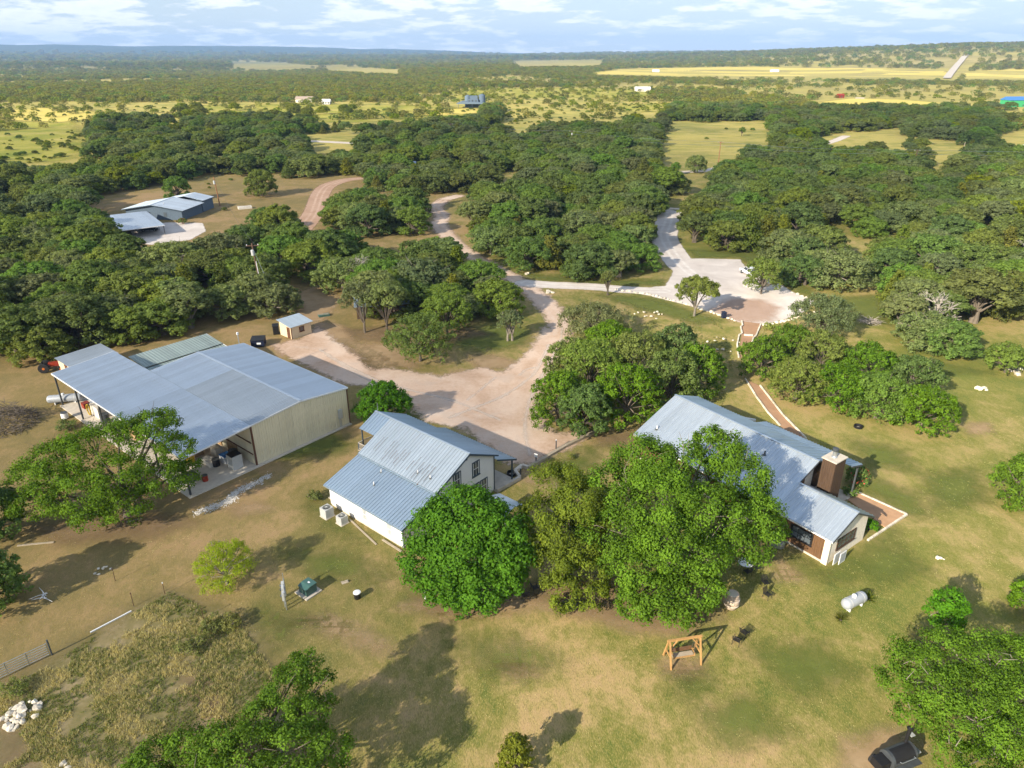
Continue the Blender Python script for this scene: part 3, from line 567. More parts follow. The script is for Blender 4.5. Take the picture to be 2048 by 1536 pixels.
    h = panels(r, 0.05, 1.0, 3.1, 3.1, 4.4, 2.75, 0.5, 2, 0.02, MT['roof_blue'], 'hood_panel'); panels(r, 0.05, 1.0, 3.1, 3.1, 1.8, 2.75, 0.5, 2, 0.02, MT['roof_blue'], 'hood_panel')
    MB().box(0.0, 0.05, 4.04, 4.16, 0.25, 4.5).build('corner_board', TR, r)
    MB().box(-0.13, 0.04, -9.24, -9.1, 0.2, 2.5).build('corner_board', MT['roof_blue'], r)
    # porch behind
    MB().box(-10.9, 0.1, 4.12, 7.3, 0.0, 0.16).build('porch_floor', MT['conc'], r)
    for u in (-10.6, -7.1, -3.5, 0.05): MB().box(u - 0.07, u + 0.07, 7.0, 7.14, 0.16, 2.85).build('porch_post', TR, r)
    trim_bar(r, 'porch_beam', (-10.8, -7.08, 2.78), (0.25, -7.08, 2.78), 0.12, 0.16, TR)
    # balcony at the far end
    MB().box(-14.3, -11.56, -3.1, 4.1, 3.0, 3.14).build('balcony_floor', MT['plank'], r)
    for v, z in ((-4.0, 4.8), (0.0, 6.6), (2.35, 5.45)):
        MB().box(-14.25, -14.13, -v - 0.06, -v + 0.06, 0.0, z).build('balcony_post', TR, r)
    MB().box(-14.22, -14.10, -3.06, -2.94, 0, 4.0).build('balcony_post', TR, r)
    for pa, pb in (((-14.2, 3.0), (-11.6, 3.0)), ((-14.2, 3.0), (-14.2, -4.0))):
        for z, hh in ((4.02, 0.06), (3.28, 0.05)): trim_bar(r, 'rail', (*pa, z), (*pb, z), 0.08, hh, MT['conc'])
        L = math.hypot(pb[0] - pa[0], pb[1] - pa[1]); n = int(L / 0.16); mb = MB()
        for i in range(n + 1):
            tt = i / n; u = pa[0] + (pb[0] - pa[0]) * tt; v = pa[1] + (pb[1] - pa[1]) * tt; mb.bar((u, -v, 3.25), (u, -v, 4.0), 0.04)
        mb.build('balusters', MT['conc'], r)
    trim_bar(r, 'antenna_mast', (-13.9, 0.1, 6.7), (-13.9, 0.1, 8.0), 0.05, 0.05, MT['steel'])
    MB().box(-12.9, -11.6, -8.6, -6.0, 0.0, 0.12).build('step_slab', MT['conc'], r)
    return r
white_house()

# ---------------- barn
def barn():
    r = thing('barn', 'large metal barn with cream ribbed walls and galvanised lean-to roof', 'barn', (-25.54, 76.75, 0), R(-39.56))
    CR = MT['cream']
    dark = lambda i, n: MT['galv_old'] if i > n * 0.38 else MT['galv']
    panels(r, -24.0, 0.05, 0.04, 5.99, 6.79, 5.47, 0.92, 3, 0.05, None, matf=dark)
    panels(r, -24.0, 0.05, -0.04, 5.99, -7.02, 5.21, 0.92, 3, 0.05, MT['galv'])
    panels(r, -34.87, 0.05, 6.81, 5.45, 15.1, 4.84, 0.92, 3, 0.05, MT['galv'])
    trim_bar(r, 'ridge_cap', (-24.02, 0, 6.03), (0.07, 0, 6.03), 0.4, 0.05, MT['galv'])
    for a, b in (((0.07, 0, 5.90), (0.07, 15.12, 4.74)), ((0.07, 0, 5.90), (0.07, -7.04, 5.11)), ((-34.9, 6.8, 5.36), (-34.9, 15.12, 4.74)), ((-24.03, 0, 5.9), (-24.03, 6.8, 5.36)), ((-24.03, 0, 5.9), (-24.03, -7.04, 5.11))): trim_bar(r, 'rake_trim', a, b, 0.06, 0.18, MT['tank'])
    trim_bar(r, 'fascia', (-34.9, 15.13, 4.75), (0.08, 15.13, 4.75), 0.05, 0.2, MT['tank']); trim_bar(r, 'fascia', (-34.88, 6.80, 5.30), (-24.05, 6.80, 5.30), 0.05, 0.2, MT['tank']); trim_bar(r, 'gutter', (-24.0, -7.06, 5.12), (0.05, -7.06, 5.12), 0.1, 0.14, MT['tank'])
    def top(v): return 5.9 + (5.36 - 5.9) * v / 6.8 if v > 0 else 5.9 + (5.11 - 5.9) * (-v) / 7.0
    # right gable wall: one ribbed sheet after another
    n = 15; w = 13.7 / n
    for i in range(n):
        v0 = -6.92 + i * w; mb = MB(); k = 3; p = w / k
        for j in range(k):
            a = v0 + j * p; seg = [(a, 0.0), (a + p * 0.62, 0.0), (a + p * 0.7, 0.045), (a + p * 0.92, 0.045), (a + p - 0.002, 0.0)]
            if j == k - 1: seg[-1] = (a + p - 0.012, 0.0)
            for (va, oa), (vb, ob) in zip(seg, seg[1:]):
                q = [(-0.11 + oa, -va), (-0.11 + ob, -vb), (-0.16, -vb), (-0.16, -va)]
                mb.add([(q[0][0], q[0][1], 0.12), (q[1][0], q[1][1], 0.12), (q[1][0], q[1][1], top(vb)), (q[0][0], q[0][1], top(va)), (q[3][0], q[3][1], 0.12), (q[2][0], q[2][1], 0.12), (q[2][0], q[2][1], top(vb)), (q[3][0], q[3][1], top(va))],
                       [(0, 1, 2, 3), (7, 6, 5, 4), (3, 2, 6, 7), (0, 4, 5, 1)])
        mb.build('wall_panel', CR, r)
    MB().box(-0.20, -0.03, -6.85, -6.68, 0.0, 5.3).build('corner_trim', MT['brown'], r); MB().box(-0.20, -0.03, 6.86, 7.0, 0.0, 5.05).build('corner_trim', MT['brown'], r)
    wall_prism_u(r, 'end_wall', -23.95, -23.85, [(-6.9, 0), (6.8, 0), (6.8, 5.3), (0, 5.85), (-6.9, 5.05)], CR)
    MB().box(-23.85, -0.2, 6.85, 6.95, 0, 5.1).build('rear_wall', CR, r)
    # wall under the lean-to: sheets with horizontal girts, brown board below
    for i in range(17):
        u0 = -23.8 + i * 1.385; MB().box(u0, u0 + 1.37, -6.86, -6.78, 0.0, 5.25).build('inner_panel', CR, r)
    for z in (1.5, 3.0): trim_bar(r, 'girt', (-23.8, 6.92, z), (-0.3, 6.92, z), 0.06, 0.12, MT['brown'])
    for u in (-8.5, -6.0, -4.9): MB().box(u, u + 1.05, -7.02, -6.90, 0.1, 1.45).build('leaning_board', MT['cardboard'], r)
    MB().box(-34.7, 0.35, -15.3, 6.9, 0.0, 0.11).build('floor_slab', MT['conc'], r)
    for u in (-34.6, -28.0, -21.0, -14.0, -7.0, -0.2): MB().box(u - 0.09, u + 0.09, -15.0, -14.82, 0.11, 4.8).build('post', MT['dsteel'], r)
    MB().box(-34.69, -34.51, -7.1, -6.92, 0.11, 5.4).build('post', MT['dsteel'], r)
    trim_bar(r, 'eave_beam', (-34.7, 14.91, 4.68), (-0.1, 14.91, 4.68), 0.14, 0.2, MT['dsteel'])
    for u in (-34.6, -28.0, -21.0, -14.0, -7.0, -0.2): trim_bar(r, 'rafter', (u, 6.9, 5.25), (u, 14.9, 4.70), 0.1, 0.18, MT['brown'])
    mtr = MB().box(-0.06, 0.16, 5.2, 5.75, 1.35, 2.6).build('meter_box', MT['acgrey'], r)
    for y in (5.3, 5.5): MB().tube([(0.02, y, 0), (0.02, y, 1.35)], 0.04, 8).build('conduit', MT['acgrey'], mtr)
    lp = MB().tube([(-24.3, 6.5, 0), (-24.3, 6.5, 6.6)], 0.06, 8).build('light_pole', MT['steel'], r); MB().box(-24.42, -24.18, 6.38, 6.62, 6.6, 6.95).build('lamp_head', MT['tank'], lp)
    return r
B = barn()
BW = lambda u, v, z=0: Vector((-25.54, 76.75, 0)) + Vector((math.cos(R(-39.56)), math.sin(R(-39.56)), 0)) * u + Vector((math.sin(R(-39.56)), -math.cos(R(-39.56)), 0)) * v + Vector((0, 0, z))
def annex():
    p = BW(-34.3, 5.2); r = thing('metal_lean_shed', 'long low shed with greenish weathered metal roof behind the barn', 'shed', p, R(-39.56 + 90))
    panels(r, 0, 11.9, 0, 4.25, 4.75, 3.85, 0.9, 2, 0.05, MT['galv_green']); panels(r, 0, 11.9, 4.7, 3.70, 9.6, 3.2, 0.9, 2, 0.05, MT['galv_green'])
    trim_bar(r, 'rake_trim', (-0.03, 0, 4.2), (-0.03, 9.6, 3.15), 0.05, 0.14, MT['galv_green']); trim_bar(r, 'rake_trim', (11.93, 0, 4.2), (11.93, 9.6, 3.15), 0.05, 0.14, MT['tank'])
    wall_prism_u(r, 'end_wall', 11.75, 11.85, [(0.1, 0), (9.5, 0), (9.5, 3.1), (0.1, 4.1)], MT['cream']); wall_prism_u(r, 'end_wall', 0.1, 0.2, [(0.1, 0), (9.5, 0), (9.5, 3.1), (0.1, 4.1)], MT['cream'])
    MB().box(0.2, 11.75, -0.2, -0.1, 0, 4.1).build('side_wall', MT['cream'], r)
annex()
def dark_shed():
    r = thing('storage_shed', 'low shed with grey flat roof half hidden by trees left of barn', 'shed', (-64.6, 99.6, 0), R(-39))
    panels(r, -3.2, 3.2, -3.4, 2.45, 3.4, 2.15, 0.8, 2, 0.03, MT['galv_old'])
    MB().box(-2.9, 2.9, -3.1, 3.1, 0, 2.08).build('wall', MT['beige'], r); MB().box(-0.5, 0.5, -3.16, -3.102, 0.05, 1.95).build('door', MT['brown'], r)
dark_shed()

# ---------------- right house of stone and cedar
def planks(root, name, face, pos, a0, a1, z0, zt, w, mat, seed=0, proud=0.03):
    """boarding: each board its own edges; zt is a number or a function of the coordinate along the wall"""
    rr = random.Random(seed); mb = MB(); a = a0
    while a < a1 - 0.02:
        b = min(a + w * rr.uniform(0.85, 1.15), a1); d = proud + rr.uniform(-0.008, 0.008); tf = zt if callable(zt) else (lambda q: zt)
        za, zb_ = tf(a), tf(b - 0.012)
        if face == 'v': vs = [(a, -pos, z0), (b - 0.012, -pos, z0), (b - 0.012, -pos - d, z0), (a, -pos - d, z0), (a, -pos, za), (b - 0.012, -pos, zb_), (b - 0.012, -pos - d, zb_), (a, -pos - d, za)]
        else: vs = [(pos, -a, z0), (pos, -b + 0.012, z0), (pos + d, -b + 0.012, z0), (pos + d, -a, z0), (pos, -a, za), (pos, -b + 0.012, zb_), (pos + d, -b + 0.012, zb_), (pos + d, -a, za)]
        mb.add(vs, [(0, 3, 2, 1), (4, 5, 6, 7), (0, 1, 5, 4), (1, 2, 6, 5), (2, 3, 7, 6), (3, 0, 4, 7)]); a = b
    return mb.build(name, mat, root)
def stone_house():
    r = thing('stone_house', 'long low house with corrugated metal roof, cedar boards, limestone gable and wood chimney', 'house', (31.38, 62.41, 0), R(-53.48))
    ve, ze, zr = 6.86, 3.06, 6.19; sl = (zr - ze) / ve; vw = 3.12; zw = zr - sl * vw
    RC = MT['roof_corr']
    panels(r, -19.27, 0.0, 0.03, zr, ve, ze, 0.77, 2, 0.07, RC); panels(r, 0.0, 6.33, vw, zw, ve, ze, 0.77, 2, 0.07, RC)
    panels(r, -19.27, 0.0, -0.03, zr, -4.3, 4.75, 0.77, 2, 0.07, MT['roof_blue']); panels(r, -10.74, 1.4, -4.2, 4.72, -6.58, 4.11, 0.77, 2, 0.07, MT['roof_blue'])  # back slopes coloured bluer and darker than the front: painted shade
    panels(r, 0.02, 6.33, vw - 0.02, zw - 0.01, -0.46, 2.84, 0.77, 2, 0.07, MT['roof_blue'])  # wing back slope, shade put into the colour as well
    trim_bar(r, 'ridge_cap', (-19.3, 0, zr + 0.04), (0.02, 0, zr + 0.04), 0.3, 0.04, RC); trim_bar(r, 'ridge_cap', (0.02, vw - 0.01, zw + 0.03), (6.36, vw - 0.01, zw + 0.03), 0.3, 0.04, RC)
    for a, b in (((6.35, vw, zw - 0.12), (6.35, ve, ze - 0.12)), ((6.35, vw, zw - 0.12), (6.35, -0.46, 2.72)), ((0.02, 0, zr - 0.12), (0.02, vw, zw - 0.12)), ((0.02, 0, zr - 0.12), (0.02, -4.3, 4.63)), ((1.42, -4.25, 4.6), (1.42, -6.58, 4.0)), ((-19.29, 0, zr - 0.12), (-19.29, ve, ze - 0.12))): trim_bar(r, 'fascia', a, b, 0.05, 0.16, MT['dsteel'])
    trim_bar(r, 'fascia', (-19.27, ve + 0.02, ze - 0.1), (6.33, ve + 0.02, ze - 0.1), 0.04, 0.14, MT['tank']); trim_bar(r, 'fascia', (-10.7, -6.6, 4.0), (1.4, -6.6, 4.0), 0.04, 0.14, MT['dsteel'])
    S = MT['stonewall']
    # wing gable of limestone
    wall_prism_u(r, 'gable_wall', 5.70, 5.96, [(0.0, 0), (6.45, 0), (6.45, ze - 0.02 + 0.1), (vw, zw - 0.2), (0.0, 2.86)], S)
    MB().box(0.2, 5.7, -0.25, -0.02, 0, 2.8).build('wing_rear_wall', S, r)
    # main gable: stone centre, cedar each side
    wall_prism_u(r, 'gable_wall', -0.55, -0.35, [(-5.9, 0), (3.3, 0), (3.3, zr - sl * 3.3 - 0.2), (0, zr - 0.2), (-4.2, 4.55), (-5.9, 4.0)], S)
    planks(r, 'gable_boards', 'u', -0.345, 1.5, 3.2, 3.0, lambda v: zr - sl * v - 0.25, 0.22, MT['wood'], 3); planks(r, 'gable_boards', 'u', -0.345, -1.2, 0.1, 2.6, lambda v: zr - 0.25 - abs(v) * 0.35, 0.22, MT['wood_dark'], 4)
    # front (camera side) wall boarded in cedar
    MB().box(-18.8, 5.68, -6.42, -6.25, 0.1, 3.0).build('front_wall', MT['wood_dark'], r)
    planks(r, 'cedar_boards', 'v', 6.425, -18.8, 5.42, 0.22, 3.05, 0.26, MT['wood'], 7)
    MB().box(5.44, 6.02, -6.56, -6.40, 0.0, 3.05).build('stone_pier', S, r); MB().box(-18.9, 5.4, -6.50, -6.2, 0.0, 0.2).build('foundation', MT['conc'], r)
    MB().box(-18.9, -18.6, -6.25, 4.0, 0, 3.2).build('end_wall', S, r); wall_prism_u(r, 'end_gable', -18.89, -18.61, [(-4.0, 3.2), (6.2, 3.2), (0, zr - 0.2)], S); MB().box(-18.6, -0.55, 3.9, 4.1, 0, 4.6).build('rear_wall', S, r)
    window(r, 'v', 3.05, 1.75, 2.15, 1.15, 6.46, MT['black'], 2, name='window'); window(r, 'v', -3.0, 1.75, 1.6, 1.15, 6.46, MT['black'], 1); window(r, 'v', -9.0, 1.75, 1.6, 1.15, 6.46, MT['black'], 1)
    window(r, 'u', 3.6, 1.75, 3.0, 1.05, 5.96, MT['wood_dark'], 3)
    # chimney: boarded box with metal cap and flue
    ch = MB().box(0.32, 1.72, 0.02, 1.9, 0.0, 6.72).build('chimney', MT['wood_dark'], r)
    planks(ch, 'chimney_boards', 'u', 1.722, -1.9, -0.02, 0.0, 6.72, 0.24, MT['wood_dark'], 11); planks(ch, 'chimney_boards', 'v', -0.018, 0.32, 1.72, 0.0, 6.72, 0.24, MT['wood_dark'], 12)
    MB().box(0.2, 1.84, -0.1, 2.02, 6.722, 6.84).build('chimney_cap', MT['conc'], ch); MB().lathe([(0.3, 6.84), (0.22, 6.95), (0.2, 7.6)], 14, Matrix.Translation((0.95, 0.95, 0))).build('flue', MT['steel'], ch); MB().lathe([(0.28, 7.5), (0.3, 7.56), (0.3, 7.82), (0.24, 7.86)], 14, Matrix.Translation((0.95, 0.95, 0))).build('flue_cap', MT['dsteel'], ch)
    for u, v, z in ((-17.32, 5.04, 3.89), (-4.95, 2.02, 5.27)): vent_pipe(r, u, v, z, 0.5, 0.09, MT['tank'] if u < -10 else MT['dsteel'])
    MB().box(-0.3, 1.2, 4.2, 6.4, 0.0, 0.18).build('porch_floor', MT['conc'], r)
    for u in (1.1, -3.4, -7.2, -10.4): MB().box(u - 0.08, u + 0.08, 6.2, 6.36, 0, 4.1).build('porch_post', MT['dsteel'], r)
    return r
stone_house()
SW = lambda u, v, z=0: Vector((31.38, 62.41, 0)) + Vector((math.cos(R(-53.48)), math.sin(R(-53.48)), 0)) * u + Vector((math.sin(R(-53.48)), -math.cos(R(-53.48)), 0)) * v + Vector((0, 0, z))

def patio():
    r = tag(MB().prism([(1.2, 5.3), (1.2, 7.4), (6.45, 7.6), (6.3, 3.7)], 'z', 0.0, 0.1).build('sandy_patio', MT['sand']), kind='structure'); r.location = (31.38, 62.41, 0); r.rotation_euler = (0, 0, R(-53.48))
    e = thing('patio_edging', 'pale limestone block edging round the sandy patio by stone house', 'edging', (31.38, 62.41, 0), R(-53.48))
    for a, b in (((1.2, -7.45), (6.5, -7.68)), ((6.5, -7.68), (6.38, -0.2)), ((1.2, -5.2), (1.2, -7.4))):
        L = math.hypot(b[0] - a[0], b[1] - a[1]); n = max(1, int(L / 0.75))
        for i in range(n):
            p = [a[k] + (b[k] - a[k]) * i / n for k in (0, 1)]; q = [a[k] + (b[k] - a[k]) * (i + 0.97) / n for k in (0, 1)]
            MB().bar((p[0], -p[1], 0.09), (q[0], -q[1], 0.09 + random.uniform(-0.01, 0.01)), 0.2, 0.2).build('block', MT['rock'], e)
patio()

# ---------------- garden shed, left ranch house, carport
def garden_shed():
    o = ground_at(584.5, 678.8); l = ground_at(560.5, 669.6); rr = ground_at(623.8, 666.2)
    du = (rr - o); L = du.length; yaw = math.atan2(du.y, du.x); dv = (l - o); D = abs(-math.sin(yaw) * dv.x + math.cos(yaw) * dv.y)
    r = thing('garden_shed', 'small beige shed with brown door and pale metal roof behind barn', 'shed', o, yaw)
    MB().prism([(0, 0), (D, 0), (D, 2.55), (0, 2.15)], 'x', 0, L).build('wall', MT['beige'], r)
    panels(r, -0.3, L + 0.35, -D - 0.35, 2.72, 0.35, 2.2, 0.6, 2, 0.025, MT['roof_lite'])
    d = MB().box(-0.05, -0.002, 0.35, 1.25, 0.03, 1.95).build('door', MT['brown'], r); MB().box(-0.1, -0.052, 1.1, 1.16, 0.95, 1.1).build('handle', MT['steel'], d)
    window(r, 'v', L * 0.52, 1.35, 0.75, 0.7, 0.0, MT['brown'], 1)
    MB().box(-0.05, 0.06, -0.06, 0.05, 0, 2.13).build('corner_trim', MT['brown'], r)
    for k in range(1, 6): MB().box(L * k / 6 - 0.02, L * k / 6 + 0.02, -0.02, -0.002, 0.05, 2.1).build('batten', MT['beige'], r) if k not in (3, 4) else None
garden_shed()
def ranch_house():
    yaw = math.atan2(203.6 - 205.7, -94.5 + 113.0)
    r = thing('ranch_house', 'slate grey house with pale metal gable roof behind the carport at left', 'house', (-103.8, 206.6, 0), yaw + math.pi / 2)
    # ridge along local x (away from the camera)
    panels(r, 0, 12.5, 0.02, 4.35, 9.4, 2.85, 0.9, 2, 0.03, MT['galv']); panels(r, 0, 12.5, -0.02, 4.35, -9.4, 2.85, 0.9, 2, 0.03, MT['galv'])
    trim_bar(r, 'ridge_cap', (0, 0, 4.38), (12.5, 0, 4.38), 0.3, 0.05, MT['galv'])
    for sg in (1, -1): trim_bar(r, 'fascia', (-0.04, 0, 4.22), (-0.04, sg * 9.4, 2.72), 0.06, 0.2, MT['trim'])
    wall_prism_u(r, 'gable_wall', 0.7, 0.9, [(-8.6, 0), (8.6, 0), (8.6, 2.8), (0, 4.2), (-8.6, 2.8)], MT['slate']); wall_prism_u(r, 'gable_wall', 11.8, 12.0, [(-8.6, 0), (8.6, 0), (8.6, 2.8), (0, 4.2), (-8.6, 2.8)], MT['slate'])
    MB().box(0.9, 11.8, 8.4, 8.6, 0, 2.8).build('side_wall', MT['slate'], r); MB().box(0.9, 11.8, -8.6, -8.4, 0, 2.8).build('side_wall', MT['slate'], r)
    vent_pipe(r, 3.0, 2.2, 4.0, 0.5)
    for v in (-5.0, -1.5, 3.5): MB().box(0.64, 0.698, -v - 0.5, -v + 0.5, 0.9, 2.1).build('window', MT['glass'], r)
    panels(r, 12.6, 19.5, 3.0, 4.6, 9.0, 3.4, 0.9, 2, 0.03, MT['galv']); panels(r, 12.6, 19.5, 2.96, 4.6, -4.0, 3.3, 0.9, 2, 0.03, MT['galv'])
    MB().box(12.7, 19.2, -8.5, 3.6, 0, 3.25).build('rear_wing_wall', MT['slate'], r)
ranch_house()
def carport():
    A, Bp, Cc, D = (Vector(p) for p in ((-107.4, 201.8, 2.75), (-99.1, 208.1, 2.75), (-91.9, 188.3, 2.55), (-100.4, 181.9, 2.5)))
    r = thing('carport', 'open carport with single slope pale metal roof beside slate house', 'carport', (D.x, D.y, 0), math.atan2(Cc.y - D.y, Cc.x - D.x))
    W_ = 10.6; L_ = 21.0
    sk = r.rotation_euler.z
    panels(r, 0, W_, -L_, 2.95, 0, 2.6, 0.9, 2, 0.03, MT['galv'])
    trim_bar(r, 'gutter', (0, 0.06, 2.52), (W_, 0.06, 2.52), 0.14, 0.16, MT['tank']); trim_bar(r, 'fascia', (W_ + 0.03, -L_, 2.86), (W_ + 0.03, 0, 2.52), 0.05, 0.2, MT['trim']); trim_bar(r, 'fascia', (-0.03, -L_, 2.86), (-0.03, 0, 2.52), 0.05, 0.2, MT['trim'])
    for u in (0.3, W_ - 0.3):
        for v in (-0.4, -7, -14, -L_ + 0.4): MB().box(u - 0.09, u + 0.09, -v - 0.09, -v + 0.09, 0, 2.55).build('post', MT['dsteel'], r)
    MB().tube([(0.05, 0.1, 2.5), (0.4, 0.3, 2.0), (0.45, 0.3, 0.2)], 0.06, 8).build('downspout', MT['tank'], r)
    return r
carport()

# ---------------- far houses
def far_house(px, py, w, d, h, wall, roof, label, yaw=0.0, name='far_house', rise=2.2, wins=3):
    p = Vector((*far_at(px, py), 0)); z = float(terrain(p.x, p.y)); r = thing(name, label, 'house', (p.x, p.y, z - 0.3), yaw)
    MB().box(-w / 2, w / 2, 0, d, 0, h).build('wall', wall, r)
    MB().prism([(-0.5, h), (d / 2, h + rise), (d + 0.5, h), (d + 0.5, h - 0.2), (-0.5, h - 0.2)], 'x', -w / 2 - 0.5, w / 2 + 0.5).build('roof', roof, r)
    for i in range(wins): x = -w / 2 + w * (i + 0.5) / wins; MB().box(x - 0.6, x + 0.6, -0.06, -0.002, 0.9, min(h - 0.4, 2.2)).build('window', MT['glass'], r)
    return r
def far_tank_house():
    p = Vector((*far_at(945, 216), 0)); z = float(terrain(p.x, p.y)); r = thing('tank_house', 'dark blue far house with two round towers and wide low porch roof', 'house', (p.x, p.y, z))
    MB().box(-5, 5, 2, 10, 0, 7).build('wall', MT['slate'], r); MB().prism([(-14, 3.4), (12, 3.4), (9, 4.6), (-9, 5.2)], 'y', -5, 12).build('porch_roof', MT['slate'], r)
    MB().lathe([(3.0, 0), (3.0, 10), (0.4, 11.2)], 18, Matrix.Translation((8.2, 6, 0))).build('round_tower', MT['slate'], r); MB().lathe([(2.6, 0), (2.6, 9.2), (0.4, 10.2)], 18, Matrix.Translation((-4.5, 8, 0))).build('round_tower', MT['slate'], r)
    MB().box(-2.5, 4.4, 3, 9, 7, 9.6).build('upper_room', MT['slate'], r)
    for x in (-12, -6, 0, 6, 11): MB().box(x - 0.15, x + 0.15, -4.6, -4.3, 0, 3.5).build('porch_post', MT['dsteel'], r)
    for x in (-3, 0, 3): MB().box(x - 0.6, x + 0.6, 1.9, 1.998, 4.9, 6.3).build('window', MT['glass'], r)
far_tank_house()
far_house(2036, 214, 18, 12, 6, MT['greenwall'], MT['blueroof'], 'green walled far building with bright blue roof at right edge', 0.1, 'green_barn', 2.6, 2)
far_house(1286, 183, 18, 9, 3.4, MT['pale'], MT['tank'], 'white far house among trees above the lime pasture')
far_house(608, 205, 16, 9, 3.4, MT['pale'], MT['brownroof'], 'far house with tan roof deep in the left oak scrub')
far_house(652, 209, 7, 6, 2.6, MT['pale'], MT['tank'], 'small pale far house right of the tan roofed one')
far_house(1683, 196, 6, 5, 3, MT['red'], MT['red'], 'small red shed beyond the golden meadow at right', 0.2, 'red_shed', 1.5, 1)
far_house(1312, 144, 16, 10, 4, MT['tank'], MT['tank'], 'left one of two white sheds beyond the golden field', 0, 'white_shed', 2, 2)
far_house(1550, 144, 20, 10, 4, MT['tank'], MT['tank'], 'right one of two white sheds beyond the golden field', 0, 'white_shed', 2, 2)
far_house(940, 302, 14, 8, 3.2, MT['white'], MT['galv'], 'pale roof showing between oaks in the middle distance')
far_house(812, 348, 7, 5, 2.6, MT['white'], MT['galv'], 'small white roofed cabin among cedars in the middle distance')
far_house(1188, 377, 5, 4, 2.2, MT['tank'], MT['tank'], 'tiny white roof peeking out of the central grove')
# roof glimpsed inside the grove left of the drive
def grove_cabin():
    p = ground_at(765, 628); r = thing('grove_cabin', 'small tan cabin with blue grey roof hidden among oaks beside drive', 'cabin', p, R(12))
    panels(r, -5, 5, -2.2, 3.3, 2.6, 2.5, 0.8, 2, 0.03, MT['roof_blue']); MB().box(-4.6, 4.6, -2.0, 1.9, 0, 2.5).build('wall', MT['wood_dark'], r)
    for x in (-3.5, 0, 3.5): MB().box(x - 0.5, x + 0.5, -2.06, -2.002, 0.9, 2.0).build('window', MT['glass'], r)
grove_cabin()
# ------------------------------------------------------------------ yard objects
def ac_unit(px, py, s, label, rz):
    r = thing('air_conditioner', label, 'air conditioner', ground_at(px, py), rz, 'air conditioners by the white house')
    MB().box(-s / 2 - 0.08, s / 2 + 0.08, -s / 2 - 0.08, s / 2 + 0.08, 0, 0.08).build('pad', MT['conc'], r)
    b = MB(); h = s * 1.02; b.box(-s / 2, s / 2, -s / 2, s / 2, 0.081, 0.081 + h)
    for k in range(7):
        z = 0.2 + k * (h - 0.2) / 7; b.box(-s / 2 - 0.015, s / 2 + 0.015, -s / 2 - 0.015, s / 2 + 0.015, z, z + 0.035)
    b.build('cabinet', MT['acgrey'], r)
    MB().lathe([(s * 0.40, 0.083 + h), (s * 0.40, 0.10 + h), (s * 0.36, 0.10 + h)], 20).build('fan_opening', MT['black'], r)
    g = MB()
    for k in range(8): a = k * math.pi / 8; g.bar((-s * .4 * math.cos(a), -s * .4 * math.sin(a), h + 0.125), (s * .4 * math.cos(a), s * .4 * math.sin(a), h + 0.125 + k * 0.002), 0.012)
    g.build('fan_grille', MT['acgrey'], r); MB().lathe([(0.1, h + 0.125), (0.1, h + 0.16)], 12).build('fan_motor', MT['acgrey'], r)
ac_unit(655, 1032, 1.0, 'taller grey air conditioner left of its pair at white house corner', R(-40))
ac_unit(685, 1046, 0.85, 'shorter grey air conditioner right of its pair by white house wall', R(-40))

def propane(loc, rz, L, rad, label):
    r = thing('propane_tank', label, 'propane tank', loc, rz)
    n = 18; pr = [(0.01, -L / 2)] + [(rad * math.sin(a), -L / 2 + rad * 0.75 * (1 - math.cos(a))) for a in np.linspace(0.15, math.pi / 2, 6)] + [(rad * math.sin(a), L / 2 - rad * 0.75 * (1 - math.cos(a))) for a in np.linspace(math.pi / 2, 0.15, 6)] + [(0.01, L / 2)]
    MB().lathe(pr, n, Matrix.Translation((0, 0, rad + 0.22)) @ Matrix.Rotation(math.pi / 2, 4, 'Y')).build('vessel', MT['silver'], r, True)
    MB().lathe([(0.2, 0), (0.2, 0.16), (0.17, 0.22), (0.04, 0.25)], 14, Matrix.Translation((-0.15, 0, 2 * rad + 0.18))).build('dome_lid', MT['tank'], r)
    for x in (-L * 0.28, L * 0.28):
        MB().box(x - 0.06, x + 0.06, -rad * 0.7, rad * 0.7, 0, 0.36).build('foot', MT['tank'], r)
        s_ = MB(); s_.lathe([(rad + 0.004, x - 0.03), (rad + 0.012, x - 0.03), (rad + 0.012, x + 0.03), (rad + 0.004, x + 0.03)], 18, Matrix.Translation((0, 0, rad + 0.22)) @ Matrix.Rotation(math.pi / 2, 4, 'Y')); s_.build('band', MT['acgrey'], r)
tk0, tk1 = ground_at(1686, 1228), ground_at(1729, 1207)
propane((tk0 + tk1) / 2 + Vector((0, 0.25, 0)), math.atan2(tk1.y - tk0.y, tk1.x - tk0.x), 2.7, 0.5, 'silver white propane tank lying on the right lawn between yuccas')
propane(ground_at(133, 806), R(12), 4.6, 0.55, 'long white propane tank at left end of the barn lean-to')

